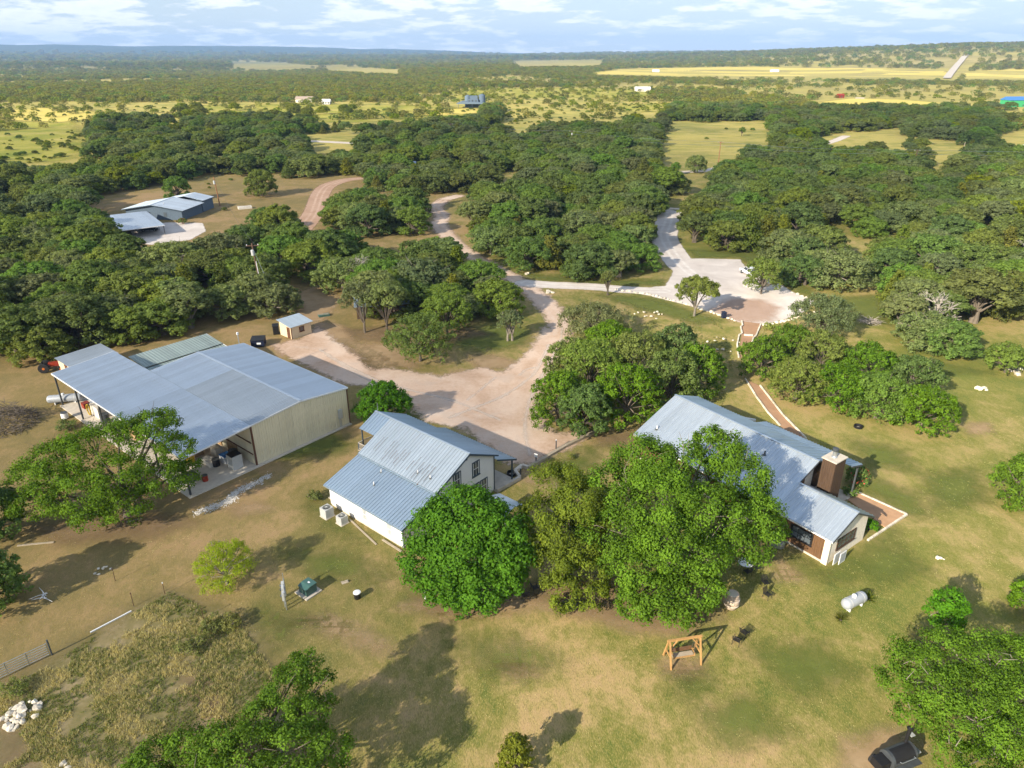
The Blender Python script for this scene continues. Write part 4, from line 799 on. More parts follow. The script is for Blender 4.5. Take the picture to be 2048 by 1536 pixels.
def swing():
    a = ground_at(1342, 1340); b = ground_at(1402, 1330); yaw = math.atan2(b.y - a.y, b.x - a.x); W = (b - a).length
    r = thing('garden_swing', 'honey coloured timber A-frame garden swing on worn bare patch', 'swing', a, yaw)
    T = MT['wood_lite']; H_, D = 2.25, 1.55
    for x in (0.0, W):
        for y, nm in ((0.0, 'leg'), (D, 'leg')): MB().bar((x, y, 0), (x, D / 2 + (y - D / 2) * 0.12, H_), 0.13, 0.11, (1, 0, 0)).build(nm, T, r)
        MB().bar((x, D * 0.27, 0.95), (x, D * 0.73, 0.95), 0.09, 0.1).build('cross_tie', T, r)
    MB().bar((-0.18, D / 2, H_ + 0.02), (W + 0.18, D / 2, H_ + 0.02), 0.15, 0.16).build('top_beam', T, r)
    for x, sx in ((0.0, 1), (W, -1)): MB().bar((x + 0.05 * sx, D * 0.42, H_ - 0.75), (x + sx * 0.65, D * 0.47, H_ - 0.02), 0.08).build('brace', T, r)
    x0, x1 = 0.38, W - 0.38; y0 = D / 2 - 0.28
    for k in range(4): MB().box(x0, x1, y0 + k * 0.15, y0 + k * 0.15 + 0.125, 0.55, 0.585).build('seat_slat', MT['plank'] if k else T, r)
    for k in range(3): MB().box(x0, x1, y0 + 0.60, y0 + 0.63, 0.66 + k * 0.15, 0.78 + k * 0.15).build('back_slat', MT['wood'], r)
    for x in (x0, x1): MB().bar((x, y0, 0.80), (x, y0 + 0.62, 0.80), 0.07, 0.05).build('armrest', T, r); MB().bar((x, y0 + 0.03, 0.53), (x, y0 + 0.03, 0.80), 0.06).build('arm_post', T, r)
    for x in (x0 + 0.02, x1 - 0.02):
        for yy in (y0 + 0.05, y0 + 0.58): MB().bar((x, yy, 0.82), (x, D / 2, H_ - 0.05), 0.025).build('chain', MT['dsteel'], r)
swing()

def patio_chair():
    r = thing('metal_chair', '', 'chair', (0, 0, 0), 0)
    K = MT['black']; s = MB()
    for k in range(6): s.bar((-0.27 + 0, -0.24 + k * 0.095, 0.44), (0.27, -0.24 + k * 0.095, 0.44), 0.075, 0.015)
    s.build('seat', K, r); b = MB()
    for k in range(6): b.bar((-0.23 + k * 0.092, 0.26, 0.48), (-0.23 + k * 0.092, 0.40, 0.95), 0.06, 0.012, (0, 1, 0))
    b.tube([(-0.29, 0.25, 0.44), (-0.29, 0.42, 0.98), (0.29, 0.42, 0.98), (0.29, 0.25, 0.44)], 0.02, 6); b.build('backrest', K, r)
    for x in (-0.28, 0.28):
        MB().tube([(x, -0.28, 0), (x, -0.26, 0.44)], 0.02, 6).build('leg', K, r); MB().tube([(x, 0.34, 0), (x, 0.25, 0.44)], 0.02, 6).build('leg', K, r)
        MB().tube([(x, -0.26, 0.44), (x * 1.08, -0.27, 0.66), (x * 1.08, 0.30, 0.68)], 0.022, 6).build('armrest', K, r)
    return r
ch0 = patio_chair()
chs = [((1473, 1287), 2.5, 'black metal chair nearer the timber swing of the lawn pair'), ((1488, 1272), 2.2, 'black metal chair farther from the timber swing of the lawn pair'),
       ((1534, 1196), 0.6, 'nearer black metal chair in oak shade right of clay urn'), ((1530, 1172), 0.2, 'farther black metal chair in oak shade right of clay urn'),
       ((1512, 1142), 1.6, 'black metal chair beside the round table under the big oak'), ((1494, 1150), 3.6, 'second black metal chair in front of round table under big oak'),
       ((1052, 1197), 3.3, 'black metal chair facing away at the right foot of round green tree'), ((1070, 1182), 2.0, 'black metal chair behind another in shade of round green tree'),
       ((1126, 1230), 0.1, 'black metal chair nearest the lawn at the sunken table group'), ((1110, 1215), 4.0, 'black metal chair left of the table under the middle tree'), ((1160, 1213), 1.5, 'black metal chair right of the table under the middle tree')]
for i, (p, rz, lb) in enumerate(chs):
    if i == 0: ch0.location = ground_at(*p); ch0.rotation_euler.z = rz; ch0['label'] = lb; ch0['group'] = 'black metal garden chairs'
    else: dup(ch0, ground_at(*p), rz, lb, 'black metal garden chairs')
def round_table(px, py, label, mat):
    r = thing('garden_table', label, 'table', ground_at(px, py), 0.3)
    MB().lathe([(0.68, 0.70), (0.70, 0.71), (0.70, 0.735), (0.66, 0.74)], 24).build('table_top', mat, r)
    for k in range(4): a = k * math.pi / 2; MB().tube([(0.5 * math.cos(a), 0.5 * math.sin(a), 0), (0.34 * math.cos(a), 0.34 * math.sin(a), 0.7)], 0.022, 6).build('leg', MT['black'], r)
round_table(1490, 1137, 'pale round garden table under the right edge of big oak', MT['tank'])
round_table(1138, 1222, 'dark round garden table in shade under the middle tree', MT['dsteel'])
def urn():
    r = thing('clay_urn', 'large weathered clay urn standing under the big oak', 'urn', ground_at(1461, 1216), 0)
    MB().lathe([(0.30, 0), (0.42, 0.08), (0.62, 0.5), (0.68, 0.9), (0.62, 1.25), (0.50, 1.5), (0.47, 1.52)], 22).build('body', MT['clay'], r, True)
    MB().lathe([(0.50, 1.52), (0.56, 1.55), (0.56, 1.62), (0.46, 1.63)], 22).build('rim', MT['clay'], r); MB().lathe([(0.44, 1.625), (0.40, 1.66), (0.05, 1.68)], 20).build('lid', MT['conc'], r)
    for z in (0.55, 1.1): MB().lathe([(0.655, z), (0.675, z + 0.02), (0.675, z + 0.05), (0.66, z + 0.07)], 22).build('band', MT['conc'], r)
urn()
def smoker():
    r = thing('barbecue_smoker', 'black barrel barbecue smoker with chimney on bare soil at lower right', 'barbecue', ground_at(1790, 1530), R(20))
    K = MT['black']; L, rad = 2.1, 0.62
    M_ = Matrix.Translation((0, 0, 1.05)) @ Matrix.Rotation(math.pi / 2, 4, 'Y')
    MB().lathe([(0.05, -L / 2 - 0.02), (rad, -L / 2), (rad, L / 2), (0.05, L / 2 + 0.02)], 26, M_).build('barrel', MT['dsteel'], r, False)
    lid = MB(); n = 9; pts = [(rad * 1.02 * math.cos(a), rad * 1.02 * math.sin(a)) for a in np.linspace(0.25, 1.9, n)]
    lid.prism([(y, z + 1.05) for y, z in [(-p[0], p[1]) for p in pts]] + [(y * 0.97, z * 0.97 + 1.05) for y, z in [(-p[0], p[1]) for p in pts[::-1]]], 'x', -0.85, 0.85); lo = lid.build('lid', K, r)
    MB().tube([(-0.6, -0.64, 1.35), (-0.6, -0.78, 1.38), (0.6, -0.78, 1.38), (0.6, -0.64, 1.35)], 0.022, 6).build('handle', MT['steel'], lo)
    MB().tube([(0.75, 0.28, 1.55), (0.75, 0.28, 2.9)], 0.12, 14).build('smoke_stack', K, r); MB().lathe([(0.2, 2.9), (0.2, 2.96), (0.03, 3.05)], 14, Matrix.Translation((0.75, 0.28, 0))).build('stack_cap', K, r)
    MB().box(-1.9, -1.1, -0.42, 0.42, 0.55, 1.25).build('firebox', K, r); MB().box(-1.0, 1.0, -1.05, -0.66, 0.98, 1.03).build('front_shelf', MT['dsteel'], r); MB().box(1.12, 1.6, -0.4, 0.4, 1.0, 1.04).build('side_shelf', MT['grey'], r)
    for x in (-0.8, 0.8): MB().bar((x, -0.45, 0), (x, -0.3, 0.65), 0.07).build('leg', K, r); MB().bar((x, 0.45, 0), (x, 0.3, 0.65), 0.07).build('leg', K, r)
    for y in (-0.75, 0.75):
        w = MB().lathe([(0.1, -0.09), (0.32, -0.09), (0.34, -0.05), (0.34, 0.05), (0.32, 0.09), (0.1, 0.09)], 20, Matrix.Translation((-1.3, y, 0.34)) @ Matrix.Rotation(math.pi / 2, 4, 'X')).build('wheel', MT['rubber'], r); MB().lathe([(0.02, -0.1), (0.18, -0.1), (0.18, 0.1), (0.02, 0.1)], 14, Matrix.Translation((-1.3, y, 0.34)) @ Matrix.Rotation(math.pi / 2, 4, 'X')).build('hub', MT['steel'], w)
    MB().box(0.9, 1.25, 0.1, 0.5, 2.2, 2.24).build('ash_plate', MT['grey'], r)
smoker()
def transformer():
    r = thing('pad_transformer', 'dark green electrical transformer box on square concrete pad', 'transformer', ground_at(617, 1184), R(-38))
    MB().box(-0.85, 0.85, -0.85, 0.85, 0, 0.12).build('pad', MT['conc'], r)
    MB().prism([(-0.55, 0.121), (0.55, 0.121), (0.55, 0.95), (-0.1, 0.95), (-0.55, 0.80)], 'x', -0.55, 0.55).build('cabinet', MT['green_box'], r)
    MB().prism([(-0.6, 0.80), (-0.1, 0.955), (0.6, 0.955), (0.6, 1.0), (-0.12, 1.0), (-0.6, 0.845)], 'x', -0.6, 0.6).build('lid', MT['green_box'], r)
    MB().box(-0.12, 0.12, 0.1, 0.26, 1.0, 1.004).build('warning_label', MT['tank'], r); MB().box(-0.02, 0.02, -0.575, -0.552, 0.3, 0.6).build('latch', MT['steel'], r)
transformer()
def meter_rack():
    r = thing('meter_rack', 'tall galvanised utility meter rack seen edge on beside green transformer', 'meter rack', ground_at(573, 1205), R(-72))
    S = MT['steel']
    for x in (-0.95, 0.95): MB().tube([(x, 0, 0), (x, 0, 1.9)], 0.06, 8).build('post', S, r)
    for z in (0.8, 1.65): MB().bar((-1.1, 0, z), (1.1, 0, z), 0.05, 0.09).build('rail', S, r)
    for x, w, z0, z1 in ((-0.7, 0.42, 0.75, 1.7), (-0.1, 0.5, 0.7, 1.75), (0.55, 0.42, 0.85, 1.6)):
        b = MB().box(x - w / 2, x + w / 2, -0.24, -0.04, z0, z1).build('meter_box', MT['acgrey'], r); MB().lathe([(0.12, 0), (0.12, 0.1), (0.08, 0.14)], 14, Matrix.Translation((x, -0.24, z1 - 0.3)) @ Matrix.Rotation(math.pi / 2, 4, 'X')).build('meter', MT['glass'], b)
        MB().tube([(x, -0.12, 0), (x, -0.12, z0)], 0.05, 8).build('conduit', S, r)
    MB().tube([(-0.95, 0, 1.9), (-0.95, 0, 2.5)], 0.035, 8).build('mast', S, r)
meter_rack()
def bucket(px, py, label, s=1.0, mats=None):
    r = thing('bucket', label, 'bucket', ground_at(px, py), 0.4)
    MB().lathe([(0.26 * s, 0), (0.28 * s, 0.02), (0.32 * s, 0.6 * s), (0.33 * s, 0.62 * s)], 18).build('body', MT['black'], r, True); MB().lathe([(0.34 * s, 0.62 * s), (0.34 * s, 0.67 * s), (0.2 * s, 0.70 * s)], 18).build('lid', mats or MT['tank'], r)
bucket(715, 1196, 'black bucket with white lid alone on the lawn', 1.0)
def field_gate():
    a = ground_at(100, 1312); b = ground_at(-25, 1372); yaw = math.atan2(b.y - a.y, b.x - a.x); L = (b - a).length
    r = thing('field_gate', 'five bar galvanised tube gate at left edge of the weedy plot', 'gate', a, yaw)
    for k in range(6): z = 0.2 + k * 0.22; MB().tube([(0, 0, z), (L, 0, z)], 0.032, 8).build('bar', MT['steel'], r)
    for x in (0, L / 3, 2 * L / 3, L): MB().bar((x, 0.0, 0.16), (x, 0.0, 1.34), 0.06, 0.07, (0, 1, 0)).build('upright', MT['steel'], r)
    MB().tube([(-0.15, 0, -0.2), (-0.15, 0, 1.6)], 0.07, 8).build('gate_post', MT['dsteel'], r)
field_gate()
for px, py, h, lb in ((231, 1162, 1.5, 'rusty fence post standing alone farthest up the left lawn'), (330, 1188, 1.3, 'thin fence post with pale cap near the weedy plot corner'), (268, 1213, 1.5, 'rusty fence post at the end of the fallen white pipe'), (407, 1238, 1.2, 'dark fence post beside the green weeds')):
    r = thing('fence_post', lb, 'post', ground_at(px, py), 0.5); MB().bar((0, 0, -0.1), (0.02, 0.03, h), 0.05, 0.035).build('stake', MT['rust'], r); MB().box(-0.035, 0.05, -0.02, 0.06, h - 0.12, h).build('cap', MT['tank'] if px == 330 else MT['rust'], r)
def lying(name, pa, pb, w, h, mat, label, cat):
    a, b = ground_at(*pa), ground_at(*pb); o = MB().bar((0, 0, h / 2), (b - a) + Vector((0, 0, h / 2)), w, h).build(name, mat); o.location = a + Vector((0, 0, 0.01)); return tag(o, label, cat)
lying('fallen_pipe', (181, 1266), (263, 1223), 0.1, 0.1, MT['tank'], 'white pipe lying along the upper edge of the weedy plot', 'pipe')
lying('timber_plank', (35, 1092), (108, 1085), 0.2, 0.08, MT['plank'], 'pale plank on the dry grass at the far left edge', 'plank'); lying('timber_plank', (253, 1045), (284, 1037), 0.16, 0.07, MT['plank'], 'short plank on the ground below the left oak trunk', 'plank')
lying('timber_plank', (700, 1040), (753, 1090), 0.16, 0.08, MT['plank'], 'long thin board in grass beside the white house wall', 'plank'); lying('timber_plank', (765, 1080), (803, 1104), 0.2, 0.1, MT['plank'], 'board at the foot of white house front wall', 'plank')
def standpipe():
    r = thing('white_marker_pipe', 'white upright pipe at left foot of the round green tree', 'pipe', ground_at(851, 1200), 0); MB().tube([(0, 0, 0), (0, 0, 1.2)], 0.09, 12).build('pipe', MT['tank'], r); MB().lathe([(0.11, 1.2), (0.11, 1.3), (0.03, 1.34)], 12).build('cap', MT['tank'], r)
standpipe()
def leaning_panels():
    r = thing('leaning_screen', 'white framed screen leaning on stone gable corner of right house', 'screen', SW(6.35, 5.9), R(-53.48))
    for k, x in enumerate((0.0, 0.28)): p = MB().box(x - 0.0, x + 0.05, -0.1 + k * 0.5, 0.85 + k * 0.6, 0, 1.25).build('frame', MT['tank'], r); MB().box(x + 0.052, x + 0.056, 0.0 + k * 0.5, 0.75 + k * 0.6, 0.1, 1.15).build('screen', MT['grey'], p)
leaning_panels()
def dumpster():
    r = thing('dumpster', 'navy blue dumpster with white label beside beige shed', 'dumpster', ground_at(518, 691), R(8))
    MB().prism([(-0.9, 0.12), (0.9, 0.12), (0.95, 1.35), (-0.95, 1.2)], 'x', -1.05, 1.05).build('body', MT['navy'], r); MB().prism([(-1.0, 1.21), (1.0, 1.36), (1.0, 1.42), (-1.0, 1.27)], 'x', -1.1, 1.1).build('lid', MT['black'], r)
    MB().box(-0.1, 0.55, -0.955, -0.935, 0.55, 0.85).build('label_plate', MT['tank'], r)
    for x in (-1.1, 1.05): MB().box(x, x + 0.06, -0.5, 0.5, 0.6, 0.75).build('fork_sleeve', MT['navy'], r)
dumpster()
def wheelie(px, py, mat, label, s=1.0):
    r = thing('trash_bin', label, 'bin', ground_at(px, py), 0.3)
    MB().prism([(-0.28 * s, 0.05), (0.26 * s, 0.05), (0.36 * s, 1.0 * s), (-0.36 * s, 1.0 * s)], 'x', -0.3 * s, 0.3 * s).build('body', mat, r); MB().prism([(-0.4 * s, 1.0 * s), (0.4 * s, 1.0 * s), (0.36 * s, 1.1 * s), (-0.36 * s, 1.06 * s)], 'x', -0.33 * s, 0.33 * s).build('lid', mat, r)
    for x in (-0.32 * s, 0.26 * s): MB().lathe([(0.12 * s, 0), (0.12 * s, 0.06)], 12, Matrix.Translation((x, 0.3 * s, 0.12 * s)) @ Matrix.Rotation(math.pi / 2, 4, 'Y')).build('wheel', MT['rubber'], r)
wheelie(1447, 636, MT['navy'], 'dark blue bin by the stone border of the gravel lot', 1.1); wheelie(553, 668, MT['black'], 'black bin against the left side of beige shed', 1.6); wheelie(990, 566, MT['grey'], 'grey utility box beside the drive', 0.9)

# vehicles
def car(px, py, rz, paint, label, name='parked_car', Ls=4.8):
    r = thing(name, label, 'car', ground_at(px, py), rz)
    w = 0.92; h = Ls / 4.8
    side = [(-2.35, 0.42), (2.35, 0.42), (2.4, 0.85), (2.2, 1.02), (1.15, 1.1), (0.45, 1.62), (-1.5, 1.66), (-2.2, 1.1), (-2.4, 0.95)]
    low = [(-2.35, 0.42), (2.35, 0.42), (2.4, 0.85), (2.2, 1.02), (1.15, 1.10), (-2.2, 1.10), (-2.4, 0.95)]
    MB().prism([(x * h, z * h) for x, z in low], 'y', -w, w).build('body', paint, r)
    cb = MB(); cab = [(1.15, 1.101), (0.45, 1.62), (-1.5, 1.66), (-2.2, 1.101)]; vs = [(x * h, s * (w - (0.02 if z < 1.2 else 0.17)), z * h) for s in (-1, 1) for x, z in cab]
    cb.add(vs, [(3, 2, 1, 0), (4, 5, 6, 7), (0, 1, 5, 4), (1, 2, 6, 5), (2, 3, 7, 6), (3, 0, 4, 7)]); cab_o = cb.build('cabin', MT['glass'], r)
    MB().box(-1.45 * h, 0.42 * h, -w + 0.16, w - 0.16, 1.655 * h, 1.70 * h).build('roof', paint, cab_o)
    for x in (0.8, -0.55, -1.85): MB().bar((x * h, -w + 0.0, 1.1 * h), ((x - 0.25) * h, -w + 0.14, 1.66 * h), 0.08, 0.05).build('pillar', paint, cab_o); MB().bar((x * h, w, 1.1 * h), ((x - 0.25) * h, w - 0.14, 1.66 * h), 0.08, 0.05).build('pillar', paint, cab_o)
    for x in (-1.45, 1.45):
        for y in (-w + 0.02, w - 0.02):
            wo = MB().lathe([(0.2, -0.11), (0.33, -0.11), (0.36, -0.07), (0.36, 0.07), (0.33, 0.11), (0.2, 0.11)], 20, Matrix.Translation((x * h, y, 0.36)) @ Matrix.Rotation(math.pi / 2, 4, 'X')).build('wheel', MT['rubber'], r); MB().lathe([(0.03, -0.115), (0.2, -0.115), (0.2, 0.115), (0.03, 0.115)], 14, Matrix.Translation((x * h, y, 0.36)) @ Matrix.Rotation(math.pi / 2, 4, 'X')).build('rim', MT['steel'], wo)
    for y in (-0.65, 0.65): MB().box(2.37 * h, 2.42 * h, y - 0.18, y + 0.18, 0.72 * h, 0.88 * h).build('headlight', MT['tank'], r); MB().box(-2.42 * h, -2.37 * h, y - 0.15, y + 0.15, 0.75 * h, 0.95 * h).build('tail_light', MT['red'], r)
car(1497, 549, R(105), MT['carwhite'], 'white car parked on gravel lot half behind an oak')
car(300, 462, R(12), MT['carblack'], 'black car parked under the open carport')
def tractor():
    r = thing('tractor', 'old red tractor with orange wheels at the wood edge left of barn', 'tractor', ground_at(104, 741), R(20))
    MB().box(-0.2, 1.7, -0.32, 0.32, 0.75, 1.35).build('hood', MT['red'], r); MB().box(-1.1, 0.0, -0.4, 0.4, 0.6, 1.0).build('chassis', MT['dsteel'], r); MB().box(-0.95, -0.45, -0.28, 0.28, 1.05, 1.2).build('seat', MT['black'], r); MB().box(-1.05, -0.95, -0.28, 0.28, 1.2, 1.6).build('seat_back', MT['black'], r)
    for y in (-0.75, 0.75):
        for x, rd, wd in ((-0.8, 0.75, 0.2), (1.35, 0.42, 0.13)):
            w = MB().lathe([(rd * 0.6, -wd), (rd * 0.95, -wd), (rd, -wd * 0.6), (rd, wd * 0.6), (rd * 0.95, wd), (rd * 0.6, wd)], 22, Matrix.Translation((x, y, rd)) @ Matrix.Rotation(math.pi / 2, 4, 'X')).build('wheel', MT['rubber'], r); MB().lathe([(0.05, -wd * 1.05), (rd * 0.62, -wd * 0.9), (rd * 0.62, wd * 0.9), (0.05, wd * 1.05)], 16, Matrix.Translation((x, y, rd)) @ Matrix.Rotation(math.pi / 2, 4, 'X')).build('rim', MT['orange'], w)
    MB().tube([(1.1, 0.15, 1.35), (1.1, 0.15, 2.0)], 0.04, 8).build('exhaust', MT['dsteel'], r); MB().tube([(-0.1, 0, 1.35), (-0.3, 0, 1.6)], 0.02, 6).build('steering_column', MT['dsteel'], r); MB().lathe([(0.18, 1.6), (0.2, 1.62), (0.18, 1.64)], 14, Matrix.Translation((-0.3, 0, 0))).build('steering_wheel', MT['black'], r)
tractor()

# utility poles and lines
def pole(px, py, h, label, mat, arm=True, lean=0.0, transformer=False, guy=False):
    b = ground_at(px, py); r = thing('utility_pole', label, 'utility pole', (b.x, b.y, float(terrain(b.x, b.y))), 0.3)
    r.rotation_euler = (0, lean, 0.0)
    MB().tube([(0, 0, -0.3), (0, 0, h)], [0.19, 0.13], 10).build('shaft', mat, r)
    if arm:
        MB().bar((-1.2, 0.12, h - 0.5), (1.2, 0.12, h - 0.5), 0.11, 0.13).build('cross_arm', mat, r)
        for x in (-1.05, 0.0, 1.05): MB().lathe([(0.05, h - 0.43), (0.09, h - 0.36), (0.06, h - 0.22)], 8, Matrix.Translation((x, 0.12, 0))).build('insulator', MT['tank'], r)
    if transformer: MB().lathe([(0.2, h - 2.2), (0.3, h - 2.15), (0.3, h - 1.2), (0.12, h - 1.1)], 14, Matrix.Translation((0.0, -0.5, 0))).build('transformer_can', MT['acgrey'], r)
    if guy: MB().tube([(0.0, 0.1, h - 1.0), (3.2, -1.5, 0)], 0.025, 5).build('guy_wire', MT['steel'], r); MB().tube([(0.15, -0.12, h - 3.4), (0.15, -0.12, h - 7.5)], 0.06, 8).build('riser_pipe', MT['tank'], r)
    return b, h
P1 = pole(530, 615, 12.4, 'tall dark utility pole with crossarm above the oaks behind barn', MT['pole'], True, -0.05, True, True); P2 = pole(440, 412, 9.0, 'reddish utility pole with transformer beside the slate house', MT['pole_red'], False, -0.05, True); P3 = pole(487, 345, 8.0, 'reddish utility pole with transformer in the woods beyond slate house', MT['pole_red'], False, -0.05, True)
P4 = pole(1436, 332, 10.0, 'tall red brown utility pole at edge of the central clearing', MT['pole_red']); P5 = pole(1822, 347, 9.2, 'dark leaning utility pole rising from the right oak woods', MT['pole'], True, 0.06); P6 = pole(1845, 354, 3.6, 'short pale stub pole right of the leaning pole', MT['plank'], False); P7 = pole(1143, 292, 7.6, 'dark utility pole on the wooded line beyond central grove', MT['pole'], True, 0, True)
P8 = pole(1926, 302, 4.2, 'thin pale pole in clearing at far right', MT['plank'], False); P9 = pole(902, 270, 6.4, 'far dark utility pole left of the central meadow', MT['pole'])
def wire(a, b, sag, label, mt='steel'):
    A = Vector((a[0].x, a[0].y, float(terrain(a[0].x, a[0].y)) + a[1])); Bv = Vector((b[0].x, b[0].y, float(terrain(b[0].x, b[0].y)) + b[1])); pts = [A.lerp(Bv, t) - Vector((0, 0, 4 * sag * t * (1 - t))) for t in np.linspace(0, 1, 18)]
    tag(MB().tube(pts, 0.03, 4).build('power_line', MT[mt]), label, 'power line', 'overhead power lines')
E5 = (Vector((290, 300, 0)), 9.0)
for dz, nm in ((-0.1, 'upper'), (-1.6, 'lower')):
    for (a, b, w_) in ((P9, P7, 'beyond the central meadow'), (P7, P4, 'over the central clearing'), (P4, P5, 'above the right oak woods'), (P5, E5, 'running out at the right edge')): wire((a[0], a[1] + dz), (b[0], b[1] + dz), 1.1, f'{nm} power line {w_}')
wire((P1[0], P1[1] - 0.4), (P2[0], P2[1] - 0.4), 2.0, 'power line from pole behind barn to slate house pole', 'black'); wire((P2[0], P2[1] - 0.3), (P3[0], P3[1] - 0.3), 1.0, 'power line between the two reddish left poles', 'black')

# signs at the edge of the yard
for px, py, lb in ((1072, 926, 'small white sign on a post at the porch edge of yard'), (1112, 898, 'thin dark marker post at yard edge by the log kerb'), (1041, 955, 'dark gate post beside the porch corner')):
    r = thing('sign_post', lb, 'post', ground_at(px, py), R(-30)); MB().box(-0.06, 0.06, -0.05, 0.05, 0, 1.25).build('post', MT['dsteel'], r)
    if px == 1072: MB().box(-0.22, 0.22, -0.08, -0.052, 0.85, 1.3).build('plate', MT['tank'], r)
    else: MB().lathe([(0.09, 1.25), (0.1, 1.28), (0.02, 1.34)], 8).build('cap', MT['tank'], r)

# stone kerbs and borders: each block or boulder a piece
def rock_mesh(seed, n=2):
    bm = bmesh.new(); bmesh.ops.create_icosphere(bm, subdivisions=1, radius=1.0); rr = random.Random(seed)
    for v in bm.verts: v.co *= rr.uniform(0.75, 1.2)
    for v in bm.verts: v.co.z = max(v.co.z, -0.55)
    me = bpy.data.meshes.new('rock'); bm.to_mesh(me); bm.free(); me.materials.append(MT['rock']); return me
ROCKS = [rock_mesh(i) for i in range(7)]
def rock(root, p, s, rr):
    o = link('rock', ROCKS[rr.randrange(7)], root); o.location = (p[0], p[1], 0.2 * s); o.rotation_euler = (rr.uniform(-.2, .2), rr.uniform(-.2, .2), rr.uniform(0, 6)); o.scale = (s * rr.uniform(.8, 1.3), s * rr.uniform(.7, 1.1), s * rr.uniform(.5, .8)); return o
def along(pts, step):
    q = [Vector(W2(p)) for p in pts]; out_ = []
    for a, b in zip(q, q[1:]):
        n = max(1, round((b - a).length / step)); out_ += [(a.lerp(b, i / n), (b - a)) for i in range(n)]
    return out_
def rock_border(pts, step, s, label, seed):
    r = thing('rock_border', label, 'rock border', (0, 0, 0)); rr = random.Random(seed)
    for p, d in along(pts, step): rock(r, (p.x + rr.uniform(-.2, .2), p.y + rr.uniform(-.2, .2)), s * rr.uniform(0.7, 1.3), rr)
rock_border([(1235, 580), (1300, 590), (1380, 611), (1440, 631), (1475, 644)], 0.7, 0.36, 'row of pale boulders along near edge of the gravel lot', 1)
rock_border([(1525, 652), (1560, 645), (1600, 634), (1640, 622)], 0.8, 0.34, 'boulders along the right edge of gravel lot below the oaks', 2)
rock_border([(1490, 572), (1505, 578), (1530, 583), (1548, 583)], 0.8, 0.34, 'boulders round the little island under the parking lot oak', 3)
rock_border([(1585, 585), (1605, 592), (1630, 601)], 1.2, 0.3, 'few boulders at the far right rim of gravel lot', 4)
def rock_pile(px, py, n, rad, s, label, seed):
    c = ground_at(px, py); r = thing('rock_pile', label, 'rock pile', c); rr = random.Random(seed)
    for i in range(n):
        a = rr.uniform(0, 6.28); d = rad * rr.random() ** 0.6; o = rock(r, (d * math.cos(a), d * math.sin(a)), s * rr.uniform(0.5, 1.4), rr); o.location.z += max(0, (rad - d)) * 0.25 * rr.random()
rock_pile(45, 1430, 34, 1.3, 0.26, 'heap of pale rocks at left edge of the weedy plot', 1); rock_pile(130, 1545, 16, 0.8, 0.2, 'small rock heap at bottom edge of weedy plot', 2); rock_pile(206, 1142, 8, 0.8, 0.15, 'scatter of pale stones on upper left lawn', 3); rock_pile(1100, 585, 4, 0.7, 0.45, 'pair of white boulders at fork of drive and gravel road', 4); rock_pile(1056, 548, 3, 0.6, 0.4, 'white boulder on the grass verge beside the drive fork', 5)
rock_pile(1300, 628, 12, 3.0, 0.22, 'flat pale outcrop stones in grass before the lone lot oak', 6); rock_pile(1440, 690, 10, 4.0, 0.22, 'scattered outcrop stones in grass left of the stepped path', 7); rock_pile(1965, 780, 5, 1.0, 0.35, 'white stones in grass at right beyond the oak grove', 8); rock_pile(2030, 742, 7, 1.6, 0.4, 'white boulders at right frame edge', 9); rock_pile(1845, 745, 8, 3.0, 0.2, 'flat pale stones in grass below the right oaks', 10); rock_pile(1885, 1118, 3, 0.6, 0.2, 'bare pale stones in the right lawn', 11)
def block_edging(pts, w, h, L, label, mat):
    r = thing('stone_edging', label, 'edging', (0, 0, 0))
    q = [Vector(W2(p)) for p in pts]
    for a, b in zip(q, q[1:]):
        n = max(1, round((b - a).length / L))
        for i in range(n): p0 = a.lerp(b, i / n); p1 = a.lerp(b, (i + 0.965) / n); z = h / 2 + random.uniform(-0.02, 0.02); MB().bar((p0.x, p0.y, z), (p1.x, p1.y, z), w, h).build('block', mat, r)
block_edging([(1483, 643), (1485, 652), (1481, 655), (1484, 668), (1478, 671), (1474, 690), (1477, 716)], 0.22, 0.25, 0.9, 'white stone edging on left of the stepped path', MT['rock']); block_edging([(1528, 648), (1521, 650), (1512, 672), (1506, 678), (1500, 698)], 0.22, 0.25, 0.9, 'white stone edging on right of the stepped path', MT['rock'])
block_edging([(1488, 671), (1506, 672)], 0.35, 0.25, 0.9, 'white stone step across the sandy path', MT['rock']); block_edging([(1490, 758), (1513, 795), (1535, 825), (1560, 852)], 0.18, 0.2, 1.0, 'white edging on left of path down to stone house', MT['rock']); block_edging([(1520, 772), (1538, 795), (1565, 830), (1612, 878)], 0.18, 0.2, 1.0, 'white edging on right of path down to stone house', MT['rock'])
block_edging([(1457, 830), (1490, 838), (1512, 842)], 0.25, 0.25, 1.0, 'short pale kerb behind the stone house roof', MT['tank'])
block_edging([(1190, 866), (1165, 878), (1130, 895), (1095, 915), (1056, 938)], 0.4, 0.35, 1.5, 'long pale log kerb between yard and lawn', MT['plank']); block_edging([(1056, 938), (1044, 934), (1030, 945), (1040, 958), (1010, 975), (992, 985)], 0.35, 0.4, 1.2, 'pale kerb round the white house porch', MT['conc'])
sheet('stepped_path', M_SANDPATH, 6, [[(1483, 643), (1528, 648), (1512, 672), (1500, 698), (1497, 720), (1477, 716), (1480, 690), (1484, 668)], [(1490, 758), (1520, 772), (1540, 797), (1566, 832), (1612, 878), (1590, 880), (1560, 852), (1513, 795)]], (), 0.35, 1.0)
sheet('porch_walk', M_BARE, 6, [[(1045, 945), (1062, 938), (1090, 955), (1080, 968), (1050, 960)]], (), 0.4, 1.0)
